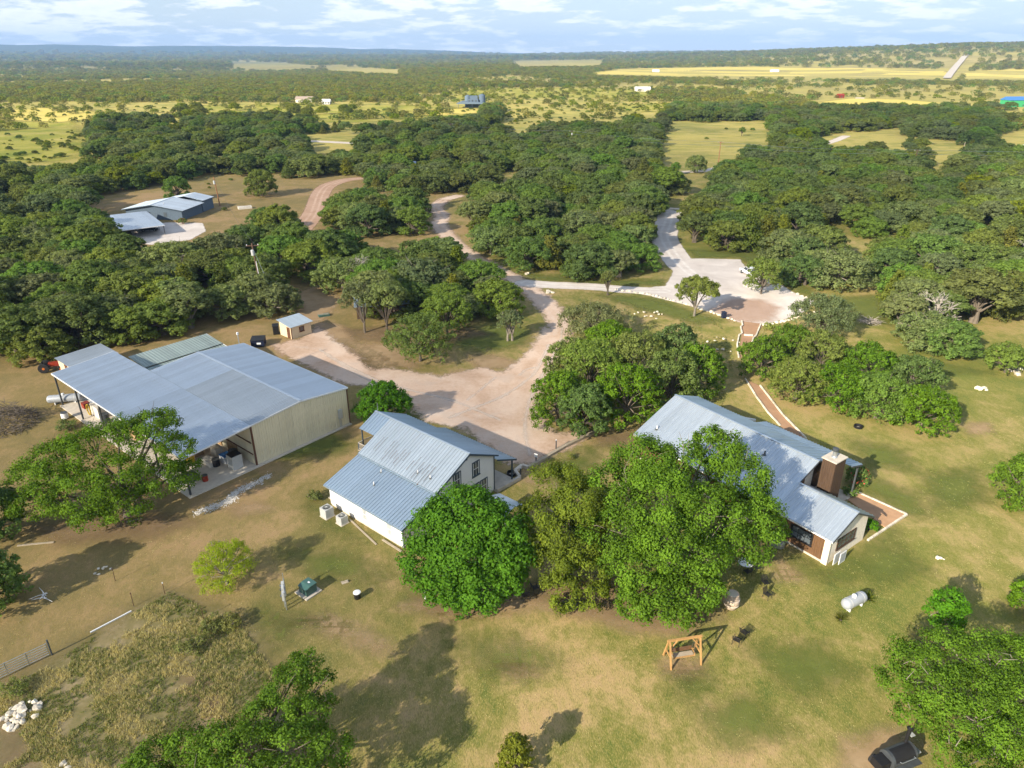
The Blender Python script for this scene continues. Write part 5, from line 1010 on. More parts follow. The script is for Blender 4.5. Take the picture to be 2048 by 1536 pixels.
# gravel strip beside barn: many small white stones
def gravel_strip():
    rr = np.random.default_rng(5); q = [W2(p) for p in ((393, 1026), (430, 1012), (462, 1002), (470, 985), (500, 972), (540, 951))]; vs, fs = [], []
    base = np.array([[1, 0, 0], [0, 1, 0], [-1, 0, 0], [0, -1, 0], [0, 0, 1.0], [0.5, 0.4, 0.7]])
    for a, b in zip(q, q[1:]):
        n = 260
        for i in range(n):
            t = rr.random(); x = a[0] + (b[0] - a[0]) * t + rr.normal() * 0.28; y = a[1] + (b[1] - a[1]) * t + rr.normal() * 0.33; s = rr.uniform(0.04, 0.10); th = rr.uniform(0, 6); o = len(vs)
            for p in base: vs.append((x + s * (p[0] * math.cos(th) - p[1] * math.sin(th)) * rr.uniform(.7, 1.2), y + s * (p[0] * math.sin(th) + p[1] * math.cos(th)) * rr.uniform(.7, 1.2), 0.01 + s * p[2] * 0.7))
            fs += [(o, o + 1, o + 5), (o + 5, o + 1, o + 4), (o + 1, o + 2, o + 4), (o + 2, o + 3, o + 4), (o + 3, o, o + 4), (o, o + 5, o + 4)]
    me = bpy.data.meshes.new('gravel_strip'); me.from_pydata(vs, [], fs); me.update(); mt = simple('white_gravel', (0.62, 0.59, 0.55), 0.9, 0, 0.25, 2.0); me.materials.append(mt); tag(link('gravel_strip', me), 'strip of white gravel stones in the grass below barn', 'gravel', kind='stuff')
gravel_strip()

# clutter under the barn lean-to
def crate(u, v, w, d, h, mat, label, name='storage_crate', cat='crate', lidmat=None, rz=0.0):
    r = thing(name, label, cat, BW(u, v, 0.112), R(-39.56) + rz); b = MB().box(-w / 2, w / 2, -d / 2, d / 2, 0.0, h).build('body', mat, r)
    MB().box(-w / 2 - 0.03, w / 2 + 0.03, -d / 2 - 0.03, d / 2 + 0.03, h, h + 0.06).build('lid', lidmat or mat, r)
    k = MB()
    for z in (0.12 * h, 0.5 * h, 0.88 * h): k.box(-w / 2 - 0.02, w / 2 + 0.02, -d / 2 - 0.02, d / 2 + 0.02, z - 0.03, z + 0.03)
    k.build('ribs', mat, r); return r
def drum(u, v, rad, h, mat, label, name='drum'):
    r = thing(name, label, 'drum', BW(u, v, 0.112)); MB().lathe([(rad * 0.95, 0), (rad, 0.03), (rad, h * 0.33), (rad * 1.04, h * 0.35), (rad, h * 0.37), (rad, h * 0.66), (rad * 1.04, h * 0.68), (rad, h * 0.70), (rad, h)], 18).build('body', mat, r); MB().lathe([(rad * 1.03, h), (rad * 1.03, h + 0.04), (rad * 0.85, h + 0.045)], 18).build('rim', MT['dsteel'], r)
crate(-1.6, 8.6, 1.25, 1.25, 1.75, MT['acgrey'], 'tall grey slatted crate at the open corner of the barn', lidmat=MT['black']); drum(-2.9, 8.0, 0.5, 1.5, MT['black'], 'tall black drum behind the grey crate'); drum(-3.6, 9.9, 0.42, 0.9, MT['black'], 'black drum standing on slab edge of lean-to', 'black_drum')
crate(-3.6, 8.6, 1.2, 1.0, 0.9, MT['tank'], 'white chest with blue lid under the lean-to', 'storage_chest', 'chest', MT['blueplastic']); crate(-4.6, 10.2, 1.9, 0.9, 0.6, MT['pale'], 'low pale folding bench under the lean-to', 'low_bench', 'bench'); crate(-5.6, 8.6, 1.3, 0.9, 1.2, MT['conc'], 'pale cabinet against the lean-to inner wall', 'cabinet', 'cabinet')
crate(-6.8, 11.5, 1.1, 0.8, 0.7, MT['yellow'], 'yellow machine case in the lean-to behind the left oak', 'machine_case', 'case'); crate(-8.0, 10.0, 1.6, 1.1, 1.0, MT['cardboard'], 'brown box stack deep in the lean-to'); crate(-3.2, 13.2, 1.6, 1.2, 0.5, MT['dsteel'], 'dark flat trailer bed near lean-to front corner', 'flat_cart', 'cart'); drum(-1.6, 12.4, 0.32, 0.7, MT['red'], 'small red drum near lean-to front corner', 'red_drum')
crate(-29.5, 12.5, 1.2, 1.0, 1.1, MT['steel'], 'silver machine under the left end of lean-to', 'workshop_machine', 'machine'); crate(-31.3, 13.2, 0.9, 0.8, 0.7, MT['red'], 'red tool chest under the left end of lean-to', 'tool_chest', 'tool chest'); crate(-27.4, 12.8, 2.4, 1.5, 1.5, MT['pale'], 'large pale box machine with hose under lean-to', 'workshop_machine', 'machine'); drum(-24.8, 13.4, 0.55, 1.2, MT['dsteel'], 'dark steel drum under left lean-to', 'steel_drum'); drum(-30.2, 16.3, 0.42, 0.8, MT['tank'], 'white planter drum outside the lean-to slab', 'white_drum'); crate(-22, 12.5, 2.0, 1.2, 1.1, MT['grey'], 'grey workbench box under the middle of lean-to'); crate(-17.5, 12.5, 1.8, 1.4, 1.3, MT['cardboard'], 'tan crate under the middle of lean-to')
def hose():
    r = thing('hose_reel', 'coiled yellow hose hanging on lean-to machine', 'hose', BW(-28.2, 13.9, 0.112), R(-39.56))
    mb = MB()
    for k in range(3): mb.tube([(0.55 * math.cos(a), -0.05 * k, 0.95 + 0.75 * math.sin(a)) for a in np.linspace(0, 2 * math.pi, 20)], 0.04, 6)
    mb.build('coil', MT['yellow'], r); MB().bar((0, 0.1, 0), (0, 0.1, 1.9), 0.1).build('stand', MT['dsteel'], r)
hose()
def brush_pile(px, py, rad, hgt, n, mat, label, seed, name='brush_pile'):
    rr = random.Random(seed); mb = MB()
    for i in range(n):
        a = rr.uniform(0, 6.28); d = rad * rr.random() ** 0.5; z = hgt * (1 - (d / rad) ** 1.5) * rr.random(); p = Vector((d * math.cos(a), d * math.sin(a), z + 0.05)); dr = Vector((rr.gauss(0, 1), rr.gauss(0, 1), rr.gauss(0, 0.4))).normalized() * rr.uniform(0.5, 1.6); mb.tube([p, p + dr * 0.5 + Vector((0, 0, 0.08)), p + dr], [0.035, 0.028, 0.01], 4, False)
    o = mb.build(name, mat); o.location = ground_at(px, py); return tag(o, label, 'brush pile')
brush_pile(5, 850, 4.2, 3.4, 900, MT['bark'], 'big dark brush pile at the left frame edge below barn', 1); brush_pile(1740, 645, 1.6, 0.9, 160, MT['deadwood'], 'grey brush pile in the grass behind the right oaks', 2); brush_pile(92, 1192, 0.35, 0.3, 9, MT['tank'], 'bleached dead branch on the left lawn', 3, 'dead_branch')
def picnic(px, py, label):
    r = thing('fire_ring', label, 'fire ring', ground_at(px, py)); MB().lathe([(0.5, 0), (0.55, 0.02), (0.55, 0.32), (0.48, 0.32), (0.46, 0.05)], 18).build('ring', MT['black'], r); MB().lathe([(0.3, 0.05), (0.1, 0.12)], 10).build('ash', MT['deadwood'], r)
picnic(1716, 855, 'black fire ring on the grass below right oak grove'); picnic(1023, 949, 'black kettle grill on the white house porch corner')
def scrap(px, py, label, name, mat, s):
    r = thing(name, label, 'debris', ground_at(px, py), 0.5); MB().box(-s, s, -s * .5, s * .5, 0, s * .35).build('sheet', mat, r); MB().bar((-s * 1.2, s * .2, s * .45), (s * .8, -s * .3, s * .4), 0.12).build('board', MT['plank'], r)
scrap(648, 632, 'green tarp and boards on the ground near the beige shed', 'tarp_heap', MT['green_box'], 1.0); scrap(490, 417, 'heap of pale boards in the meadow right of slate house', 'board_heap', MT['pale'], 2.0); scrap(405, 398, 'dark trailer parked behind the slate house', 'utility_trailer', MT['dsteel'], 2.2); scrap(1110, 1020, 'pale slab in shade behind the middle tree', 'stone_slab', MT['conc'], 0.5)
scrap(690, 1165, 'small pale stone slab left of round green tree', 'stone_slab', MT['conc'], 0.3)
def small_roof():
    p = ground_at(1005, 1045); r = thing('garden_canopy', 'small pale blue metal canopy behind the round green tree', 'canopy', p, R(-40)); panels(r, -1.6, 1.6, 0.0, 2.65, 1.4, 2.2, 0.8, 2, 0.02, MT['roof_lite']); panels(r, -1.6, 1.6, -0.02, 2.65, -1.4, 2.2, 0.8, 2, 0.02, MT['roof_lite'])
    for x in (-1.4, 1.4):
        for y in (-1.2, 1.2): MB().box(x - 0.05, x + 0.05, y - 0.05, y + 0.05, 0, 2.25).build('post', MT['tank'], r)
small_roof()
def well_box():
    r = thing('planter_tub', 'grey oval stock tank planter by cedar wall of stone house', 'planter', ground_at(1553, 1090), R(-53)); M_ = Matrix.Scale(1.5, 4, (1, 0, 0)); MB().lathe([(0.5, 0), (0.52, 0.03), (0.52, 0.55), (0.55, 0.58), (0.48, 0.58)], 20, M_).build('tub', MT['steel'], r); MB().lathe([(0.48, 0.5), (0.1, 0.56)], 16, M_).build('soil', MT['bark'], r)
well_box()
# ------------------------------------------------------------------ vegetation
def leaf_mesh(name, pos, nrm, size, aspect, tint, mat, rg):
    n = len(pos); a = rg.normal(size=(n, 3)); t1 = np.cross(nrm, a); t1 /= np.linalg.norm(t1, axis=1, keepdims=True) + 1e-9; t2 = np.cross(nrm, t1)
    s = size[:, None]
    v = np.stack([pos + t1 * s * 0.55, pos + t2 * s * aspect * 0.5 + nrm * s * 0.06, pos - t1 * s * 0.45, pos - t2 * s * aspect * 0.5 + nrm * s * 0.06], 1).reshape(-1, 3).astype(np.float32)
    me = bpy.data.meshes.new(name); me.vertices.add(4 * n); me.vertices.foreach_set('co', v.ravel()); me.loops.add(4 * n); me.loops.foreach_set('vertex_index', np.arange(4 * n, dtype=np.int32))
    me.polygons.add(n); me.polygons.foreach_set('loop_start', np.arange(0, 4 * n, 4, dtype=np.int32)); me.update(calc_edges=True)
    at = me.attributes.new('tint', 'FLOAT', 'FACE'); at.data.foreach_set('value', tint.astype(np.float32)); me.materials.append(mat); return me
def crown_mesh(name, lobes, leaf, n, mat, seed, clump=0.26, kc=16, inner=0.12, up=0.25, aspect=0.62, low=0.3):
    rg = np.random.default_rng(seed); lobes = np.asarray(lobes, float); L = len(lobes)
    w = lobes[:, 3] ** 2; w /= w.sum(); K = kc
    d = rg.normal(size=(L, K, 3)); d[..., 2] = np.where((d[..., 2] < 0) & (rg.random((L, K)) > low), -d[..., 2], d[..., 2]); d /= np.linalg.norm(d, axis=2, keepdims=True)
    ct = rg.random((L, K)); cr = rg.uniform(0.72, 1.0, (L, K))
    li = rg.choice(L, n, p=w); ki = rg.integers(0, K, n); r = lobes[li, 3][:, None]; sq = np.stack([np.ones(n), np.ones(n), lobes[li, 4]], 1)
    cc = d[li, ki] * cr[li, ki][:, None]
    g = rg.normal(size=(n, 3)); g /= np.linalg.norm(g, axis=1, keepdims=True); rad = rg.random(n) ** 0.45
    off = g * rad[:, None] * clump * 1.35
    pos = lobes[li, :3] + (cc + off) * r * sq
    ins = rg.random(n) < inner; pos[ins] = lobes[li[ins], :3] + (g[ins] * (rg.random(ins.sum()) ** 0.4 * 0.8)[:, None]) * r[ins] * sq[ins]
    nrm = g * 0.75 + d[li, ki] * 0.45 + np.array([0, 0, up]) + rg.normal(size=(n, 3)) * 0.38; nrm /= np.linalg.norm(nrm, axis=1, keepdims=True)
    # drop most leaves buried deep inside other lobes
    keep = np.ones(n, bool)
    for j in range(L):
        q = (pos - lobes[j, :3]) / (lobes[j, 3] * np.array([1, 1, lobes[j, 4]])); keep &= ~((np.linalg.norm(q, axis=1) < 0.62) & (rg.random(n) < 0.75))
    keep &= pos[:, 2] > 0.12
    tint = np.clip(0.55 * ct[li, ki] + 0.45 * rg.random(n), 0, 1); size = leaf * rg.uniform(0.65, 1.3, n)
    return leaf_mesh(name, pos[keep], nrm[keep], size[keep], aspect, tint[keep], mat, rg)
def dome_lobes(seed, Rx, Ry, Ht, zb, nl, spread=0.66, lr=0.40, flat=0.8, lean=(0, 0), skirt=6):
    rg = np.random.default_rng(seed); out_ = []
    for i in range(nl):
        t = math.sqrt((i + 0.35) / nl); a = i * 2.39996 + rg.uniform(-0.4, 0.4); rr_ = lr * (1.08 - 0.30 * t) * rg.uniform(0.85, 1.15)
        Rm = min(Rx, Ry) if abs(Rx - Ry) > 3 else (Rx + Ry) / 2
        r = rr_ * Rm; x = Rx * spread * t * math.cos(a); y = Ry * spread * t * math.sin(a)
        ztop = zb + (Ht - zb) * (0.30 + 0.70 * math.sqrt(max(0, 1 - (t * 0.93) ** 2)) * rg.uniform(0.88, 1.04)); z = max(ztop - r * flat, zb + r * 0.35)
        out_.append((x + lean[0] * z, y + lean[1] * z, z, r, flat))
    for k in range(skirt):
        a = k * 2 * math.pi / skirt + rg.uniform(-0.4, 0.4); r = 0.30 * (Rx + Ry) / 2 * rg.uniform(0.8, 1.2); out_.append((Rx * 0.66 * math.cos(a), Ry * 0.66 * math.sin(a), zb + r * 0.75 + rg.uniform(0, 0.5), r, 0.95))
    return out_
def trunk_mesh(name, lobes, Ht, rad, mat, seed, stems=1, twigs=10, fork=0.22):
    rr = random.Random(seed); mb = MB(); bases = [(rr.uniform(-.5, .5) * (stems > 1) * rad * 4, rr.uniform(-.5, .5) * (stems > 1) * rad * 4) for _ in range(stems)]
    for i, (x, y, z, r, sq) in enumerate(lobes):
        bx_, by_ = bases[i % stems]; h0 = Ht * fork * rr.uniform(0.8, 1.3); p0 = Vector((bx_, by_, -0.15)); p1 = Vector((bx_ + x * 0.06, by_ + y * 0.06, h0)); p2 = Vector((x * 0.45 + rr.uniform(-.3, .3), y * 0.45 + rr.uniform(-.3, .3), h0 + (z - h0) * 0.55)); p3 = Vector((x, y, z + r * 0.3))
        if i < stems: mb.tube([p0, p1 * 0.5 + p0 * 0.5 + Vector((rr.uniform(-.1, .1), rr.uniform(-.1, .1), 0)), p1, p2], [rad * 1.25, rad, rad * 0.85, rad * 0.5], 7, False)
        mb.tube([p1, p2, p3], [rad * 0.6, rad * 0.38, rad * 0.1], 5, False)
        for k in range(max(0, twigs // len(lobes) + (rr.random() < 0.5))):
            dr = Vector((rr.gauss(0, 1), rr.gauss(0, 1), rr.gauss(0.3, 0.8))).normalized(); q = p3 + dr * r * rr.uniform(0.8, 1.04); mb.tube([p2.lerp(p3, 0.6), p3.lerp(q, 0.5) + Vector((rr.uniform(-.2, .2),) * 3), q], [0.045, 0.03, 0.01], 4, False)
    me = mb.mesh(name); me.materials.append(mat); return me
PROTO = {}
def proto(key, crown, trunk): PROTO[key] = (trunk, crown)
OAKS = []
for i in range(8):
    rx = [4.4, 4.9, 4.2, 5.1, 4.6, 4.0, 4.8, 5.3][i]; ht = [7.4, 7.0, 8.2, 7.6, 6.6, 7.8, 6.9, 7.2][i]; lob = dome_lobes(100 + i, rx, rx * 0.92, ht, 0.25, 15 + i % 3, 0.72, 0.36, 0.82, skirt=7 if i not in (2, 5) else 0)
    mat = LEAF['oak'] if i < 5 else LEAF['grey']; k = f'oak{i}'; OAKS.append(k)
    proto(k, crown_mesh('crown', lob, 0.32, 19000 if i < 5 else 16000, mat, 200 + i, 0.24, 18), trunk_mesh('trunk', lob, ht, 0.24, MT['bark'] if i < 5 else MT['bark_lite'], 300 + i, 2 + i % 2, 12 if i < 5 else 34))
for i in range(2):
    lob = [(0, 0, 1.2 + 0.95 * j, 2.0 * (1 - j / 7.5), 0.9) for j in range(6)] + [(1.2 * math.cos(a), 1.2 * math.sin(a), 1.2, 1.3, 0.9) for a in (0.3, 2.0, 3.7, 5.2)]
    proto(f'cedar{i}', crown_mesh('crown', lob, 0.36, 5500, LEAF['cedar'], 220 + i, 0.3, 20, 0.15, 0.1), trunk_mesh('trunk', lob[:3], 5.5, 0.16, MT['bark'], 320 + i, 1, 0))
for i in range(2):
    lob = dome_lobes(140 + i, 1.7, 1.6, 2.2, 0.2, 7, 0.6, 0.45, 0.85); proto(f'shrub{i}', crown_mesh('crown', lob, 0.26, 2200, LEAF['yellow'] if i == 0 else LEAF['oak'], 240 + i, 0.3, 10), trunk_mesh('trunk', lob, 2.2, 0.07, MT['bark'], 340 + i, 2, 0))
lob = dome_lobes(160, 3.6, 3.6, 6.2, 1.0, 10, 0.7, 0.4, 0.8); PD = trunk_mesh('trunk', lob, 6.2, 0.22, MT['deadwood'], 360, 3, 190)
proto('dead', crown_mesh('crown', lob, 0.3, 500, LEAF['grey'], 260, 0.3, 12), PD)
lob = dome_lobes(165, 4.4, 4.4, 6.6, 1.0, 13, 0.7, 0.38, 0.82); proto('yel', crown_mesh('crown', lob, 0.40, 7500, LEAF['yellow'], 265, 0.24, 16), trunk_mesh('trunk', lob, 6.6, 0.2, MT['bark'], 365, 2, 8))

def plant(key, x, y, s, rz, label, group=None, name='oak_tree', cat='tree', sz=1.0):
    tr, cr = PROTO[key]; z = float(terrain(x, y)); r = thing(name, label, cat, (x, y, z), rz, group); r.scale = (s, s, s * sz); link('trunk', tr, r); link('crown', cr, r); return r
def hero(name, label, base, lob, Ht, leaf, n, mat, seed, rad=0.3, stems=1, bark='bark', twigs=14, cat='tree', clump=0.24, kc=20, **kw):
    b = ground_at(*base) if len(base) == 2 else Vector(base); r = thing(name, label, cat, b, 0)
    link('trunk', trunk_mesh('trunk', lob, Ht, rad, MT[bark], seed, stems, twigs), r); link('crown', crown_mesh('crown', lob, leaf, n, mat, seed, clump, kc, **kw), r); return r
def lobes_at(base, pts):
    """lobes given as (photo pixel of the lobe centre, height, radius, squash), as offsets from the trunk foot"""
    b = ground_at(*base); o = []
    for px, py, z, r, sq in pts: p = ground_at(px, py, z); o.append((p.x - b.x, p.y - b.y, z, r, sq))
    return o
# --- near trees, each built for itself
big = lobes_at((1345, 1160), [(1235, 985, 8.0, 3.4, 0.85), (1290, 930, 9.3, 3.2, 0.85), (1225, 1075, 6.0, 3.2, 0.85), (1320, 1010, 9.2, 3.6, 0.85), (1370, 930, 9.2, 2.6, 0.85), (1440, 905, 9.8, 2.6, 0.8), (1480, 960, 8.6, 3.0, 0.85), (1500, 1040, 6.6, 3.0, 0.85), (1420, 1030, 8.4, 3.2, 0.85), (1480, 1090, 4.6, 2.6, 0.85), (1340, 1090, 7.0, 3.2, 0.85), (1270, 1130, 4.6, 3.0, 0.8), (1400, 1120, 5.4, 2.8, 0.85), (1310, 1190, 3.0, 2.7, 0.8), (1370, 1205, 2.6, 2.6, 0.8), (1270, 1210, 2.0, 1.9, 0.8), (1400, 1180, 3.0, 2.3, 0.8), (1545, 1060, 4.2, 1.5, 0.9), (1200, 1020, 6.6, 2.0, 0.9), (1420, 880, 10.6, 1.7, 0.8)])
hero('live_oak', 'biggest spreading oak standing between the two houses in full sun', (1345, 1160), big, 11.5, 0.23, 110000, LEAF['greenoak'], 11, 0.45, 2, 'bark_lite', 50, clump=0.2, kc=38, inner=0.16)
rnd = lobes_at((930, 1190), [(930, 1040, 7.2, 3.3, 0.9), (880, 1070, 5.8, 3.0, 0.9), (990, 1070, 6.2, 3.0, 0.9), (860, 1130, 3.8, 2.6, 0.9), (930, 1110, 5.0, 3.4, 0.9), (1010, 1120, 4.4, 2.6, 0.9), (890, 1170, 2.4, 2.3, 0.9), (960, 1175, 2.4, 2.4, 0.9), (1010, 1160, 2.6, 2.0, 0.9), (925, 1195, 1.6, 1.7, 0.9)])
hero('round_tree', 'dense round bright green tree with orange leaf tips before white house', (930, 1190), rnd, 9.5, 0.29, 66000, LEAF['bright'], 12, 0.25, 2, clump=0.2, kc=70, twigs=4, inner=0.2)
mid = lobes_at((1130, 1165), [(1110, 975, 8.6, 2.6, 0.95), (1160, 1010, 8.0, 2.6, 0.95), (1085, 1040, 6.6, 2.4, 0.95), (1140, 1080, 5.6, 2.7, 0.95), (1190, 1080, 5.0, 2.2, 0.95), (1110, 1130, 3.8, 2.2, 0.95), (1170, 1150, 2.8, 2.2, 0.95), (1125, 1180, 2.0, 1.8, 0.9), (1180, 1190, 1.8, 1.6, 0.9), (1060, 1090, 4.8, 1.6, 0.9)])
hero('pecan_tree', 'yellowish green tree squeezed between round tree and biggest oak', (1130, 1165), mid, 10, 0.21, 44000, LEAF['pecan'], 13, 0.28, 1, twigs=18, clump=0.24)
lft = lobes_at((265, 1035), [(310, 860, 9.0, 2.4, 0.75), (350, 900, 7.0, 1.8, 0.75), (240, 880, 8.0, 2.6, 0.75), (180, 900, 7.2, 2.8, 0.75), (110, 930, 6.0, 2.8, 0.75), (240, 960, 5.6, 2.8, 0.75), (160, 990, 4.4, 2.8, 0.75), (90, 1000, 3.6, 2.4, 0.75), (330, 960, 4.4, 2.2, 0.75), (370, 945, 3.6, 1.6, 0.75), (260, 1010, 3.0, 2.2, 0.75), (60, 960, 4.6, 2.0, 0.75), (190, 1035, 2.2, 1.8, 0.75), (330, 850, 9.4, 1.4, 0.7), (40, 1010, 3.0, 1.8, 0.75)])
lft = [(x, y, z, r * 1.18, q) for x, y, z, r, q in lft]
hero('live_oak', 'spreading ragged oak with dark trunk before the left lean-to', (265, 1035), lft, 10, 0.22, 56000, LEAF['greenoak'], 14, 0.42, 2, twigs=60, clump=0.2, kc=34)
hero('feathery_tree', 'wispy lime green feathery tree alone on the left lawn', (455, 1168), dome_lobes(31, 2.9, 2.8, 4.4, 0.2, 20, 0.8, 0.30, 0.7, skirt=9), 4.4, 0.17, 15000, LEAF['feather'], 15, 0.09, 1, 'bark_lite', 40, clump=0.34, kc=9, aspect=0.3)
hero('small_oak', 'round leafy tree with orange tinge at the barn corner', (768, 845), dome_lobes(32, 4.3, 4.1, 5.8, 0.2, 17, 0.68, 0.36, 0.85), 5.8, 0.28, 16000, LEAF['bright'], 16, 0.16, 2, clump=0.2, kc=26)
hero('young_tree', 'slender young tree with thin pale trunk on right lawn', (1872, 1282), [(a, b, c + 0.9, r, 0.95) for a, b, c, r in ((0, 0, 3.3, 1.1), (0.7, 0.2, 2.5, 1.0), (-0.7, 0.1, 2.3, 0.95), (0.1, -0.6, 2.0, 0.95), (0.3, 0.7, 2.4, 0.9), (0.9, -0.3, 1.4, 0.7), (-0.8, -0.4, 1.5, 0.6))], 4.6, 0.24, 4200, LEAF['bright'], 17, 0.08, 1, 'bark_lite', 4, clump=0.32, kc=14)
rb = lobes_at((1850, 1470), [(1840, 1330, 4.6, 2.2, 0.7), (1900, 1310, 5.2, 2.3, 0.7), (1970, 1320, 5.4, 2.4, 0.7), (2040, 1330, 5.4, 2.4, 0.7), (1800, 1370, 3.8, 1.7, 0.7), (1870, 1380, 4.6, 2.2, 0.7), (1960, 1390, 5.0, 2.4, 0.7), (2050, 1400, 5.2, 2.4, 0.7), (1830, 1430, 3.4, 1.5, 0.7), (1930, 1450, 4.0, 2.0, 0.7), (2020, 1480, 4.6, 2.3, 0.7), (1900, 1510, 3.2, 1.5, 0.7), (1970, 1540, 3.6, 2.0, 0.7), (2090, 1500, 4.6, 2.4, 0.7), (2080, 1340, 5.4, 2.0, 0.7)])
hero('live_oak', 'big sunlit oak at lower right corner over the smoker', (1990, 1500), [(x - (ground_at(1990, 1500).x - ground_at(1850, 1470).x), y - (ground_at(1990, 1500).y - ground_at(1850, 1470).y), z, r, q) for x, y, z, r, q in rb], 6.5, 0.17, 62000, LEAF['greenoak'], 18, 0.28, 3, 'bark_lite', 40, clump=0.22, kc=30)
lb_ = lobes_at((520, 1560), [(600, 1345, 5.2, 1.6, 0.85), (570, 1390, 5.2, 1.7, 0.85), (640, 1380, 4.6, 1.4, 0.85), (540, 1440, 5.0, 1.9, 0.85), (610, 1440, 4.6, 1.7, 0.85), (450, 1490, 4.6, 1.8, 0.85), (380, 1500, 4.2, 1.6, 0.85), (310, 1520, 3.8, 1.5, 0.85), (500, 1510, 5.0, 1.9, 0.85), (580, 1510, 4.6, 2.0, 0.85), (660, 1510, 4.2, 1.6, 0.85), (280, 1560, 3.6, 1.6, 0.85), (400, 1570, 4.4, 2.0, 0.85), (520, 1580, 4.6, 2.2, 0.85), (640, 1570, 4.2, 2.0, 0.85)])
hero('live_oak', 'dark bushy oak rising from the bottom edge left of centre', (520, 1560), lb_, 6, 0.17, 54000, LEAF['greenoak'], 19, 0.25, 3, clump=0.22, kc=28, twigs=30)
hero('small_oak', 'small bush at bottom edge near the centre', (1030, 1545), dome_lobes(35, 1.5, 1.5, 3.3, 0.3, 9, 0.65, 0.42, 0.85), 3.3, 0.17, 6500, LEAF['yellow'], 20, 0.08, 2, clump=0.26, kc=20)
hero('live_oak', 'sunlit oak cut by the right edge level with stone house', (2045, 1010), dome_lobes(36, 3.9, 3.9, 5.8, 0.3, 15, 0.68, 0.38, 0.85), 5.8, 0.26, 16000, LEAF['greenoak'], 21, 0.25, 2, clump=0.22, kc=26, twigs=26)
hero('live_oak', 'oak at right edge above the lower right oak', (2075, 1235), dome_lobes(37, 2.6, 2.6, 4.6, 0.3, 10, 0.68, 0.4, 0.85), 4.6, 0.24, 9000, LEAF['greenoak'], 22, 0.2, 2, clump=0.24)
hero('dark_oak', 'dark shaded oak at left edge beside the field gate', (-20, 1215), dome_lobes(38, 3.6, 3.6, 6.0, 0.3, 13, 0.68, 0.4, 0.85), 6.0, 0.26, 14000, LEAF['oak'], 23, 0.25, 2, clump=0.24)
hero('dark_oak', 'dark oak at left edge beyond the plank', (-10, 1075), dome_lobes(39, 3.6, 3.4, 6.4, 0.3, 13, 0.68, 0.4, 0.85), 6.4, 0.28, 12000, LEAF['oak'], 24, 0.25, 2, clump=0.24)
# the two sunlit groves and the yard trees
G1 = [((1120, 850), 4.6, 7.8), ((1165, 868), 3.8, 7.0), ((1180, 795), 5.2, 9.0), ((1250, 845), 5.0, 8.6), ((1265, 780), 5.2, 9.2), ((1335, 812), 4.8, 8.4), ((1390, 790), 4.4, 7.6), ((1345, 745), 4.6, 7.8), ((1140, 770), 4.4, 7.4), ((1215, 735), 4.6, 8.0)]
posn = ['at the left tip', 'at the near left with bare trunk', 'left of the middle', 'at the near middle', 'in the middle', 'right of the middle', 'at the right tip', 'at the far right', 'at the far left', 'at the back']
for i, (b, rx, ht) in enumerate(G1): lo_ = dome_lobes(400 + i, rx, rx * 0.95, ht, 0.5, 15, 0.72, 0.35, 0.8); hero('grove_oak', f'oak {posn[i]} of the grove above stone house', b, lo_, ht, 0.30, 13500, LEAF['oak' if i % 3 else 'greenoak'], 410 + i, 0.17, 2, 'bark', 24, clump=0.22, kc=24)['group'] = 'grove above the stone house'
G2 = [((1520, 750), 4.4, 6.2), ((1590, 800), 4.6, 6.4), ((1670, 815), 4.8, 6.6), ((1750, 835), 4.8, 6.4), ((1840, 855), 4.6, 5.8), ((1640, 745), 4.8, 6.8), ((1730, 770), 4.8, 6.6), ((1820, 790), 4.6, 6.2), ((1575, 725), 4.4, 6.2)]
pos2 = ['at the left tip', 'at the near left', 'at the near middle', 'at the near right', 'at the right tip', 'at the back middle', 'in the very middle', 'at the back right', 'at the back left']
for i, (b, rx, ht) in enumerate(G2): lo_ = dome_lobes(430 + i, rx, rx * 0.95, ht, 0.3, 15, 0.70, 0.36, 0.82); hero('grove_oak', f'oak {pos2[i]} of the grove right of the path', b, lo_, ht, 0.28, 13500, LEAF['oak' if i % 2 else 'greenoak'], 440 + i, 0.14, 3, 'bark', 30, clump=0.22, kc=24)['group'] = 'grove right of the path'
YT = [((845, 722), 6.0, 7.6, 'oak', 'bushy oak with dark trunks alone at the yard centre', 'oak'), ((730, 665), 4.2, 9.5, 'grey', 'leaning tall oak with bare trunk left of the hidden cabin', 'grey'), ((775, 668), 4.6, 9.5, 'grey', 'tall bare trunked oak in front of the hidden cabin', 'grey'), ((895, 668), 5.0, 7.6, 'oak', 'bushy oak behind the yard centre oak', 'oak'), ((1020, 680), 2.9, 5.2, 'grey', 'small twisted oak with two white trunks beside the drive', 'grey'), ((1188, 672), 6.8, 6.0, 'grey', 'low grey green oak right of the drive bend', 'grey'), ((1388, 632), 4.6, 7.6, 'oak', 'lone oak with pale trunk before the gravel lot', 'oak'), ((1215, 590), 1.9, 5.0, 'oak', 'thin leaning oak at the gravel road edge', 'oak'), ((1522, 588), 4.3, 7.6, 'oak', 'oak on the island of the gravel lot beside white car', 'oak'), ((1640, 668), 6.6, 7.2, 'grey', 'broad grey green oak below right end of the gravel lot', 'grey'), ((2010, 745), 3.6, 4.8, 'oak', 'round bush at right edge beyond the sunlit grove', 'oak')]
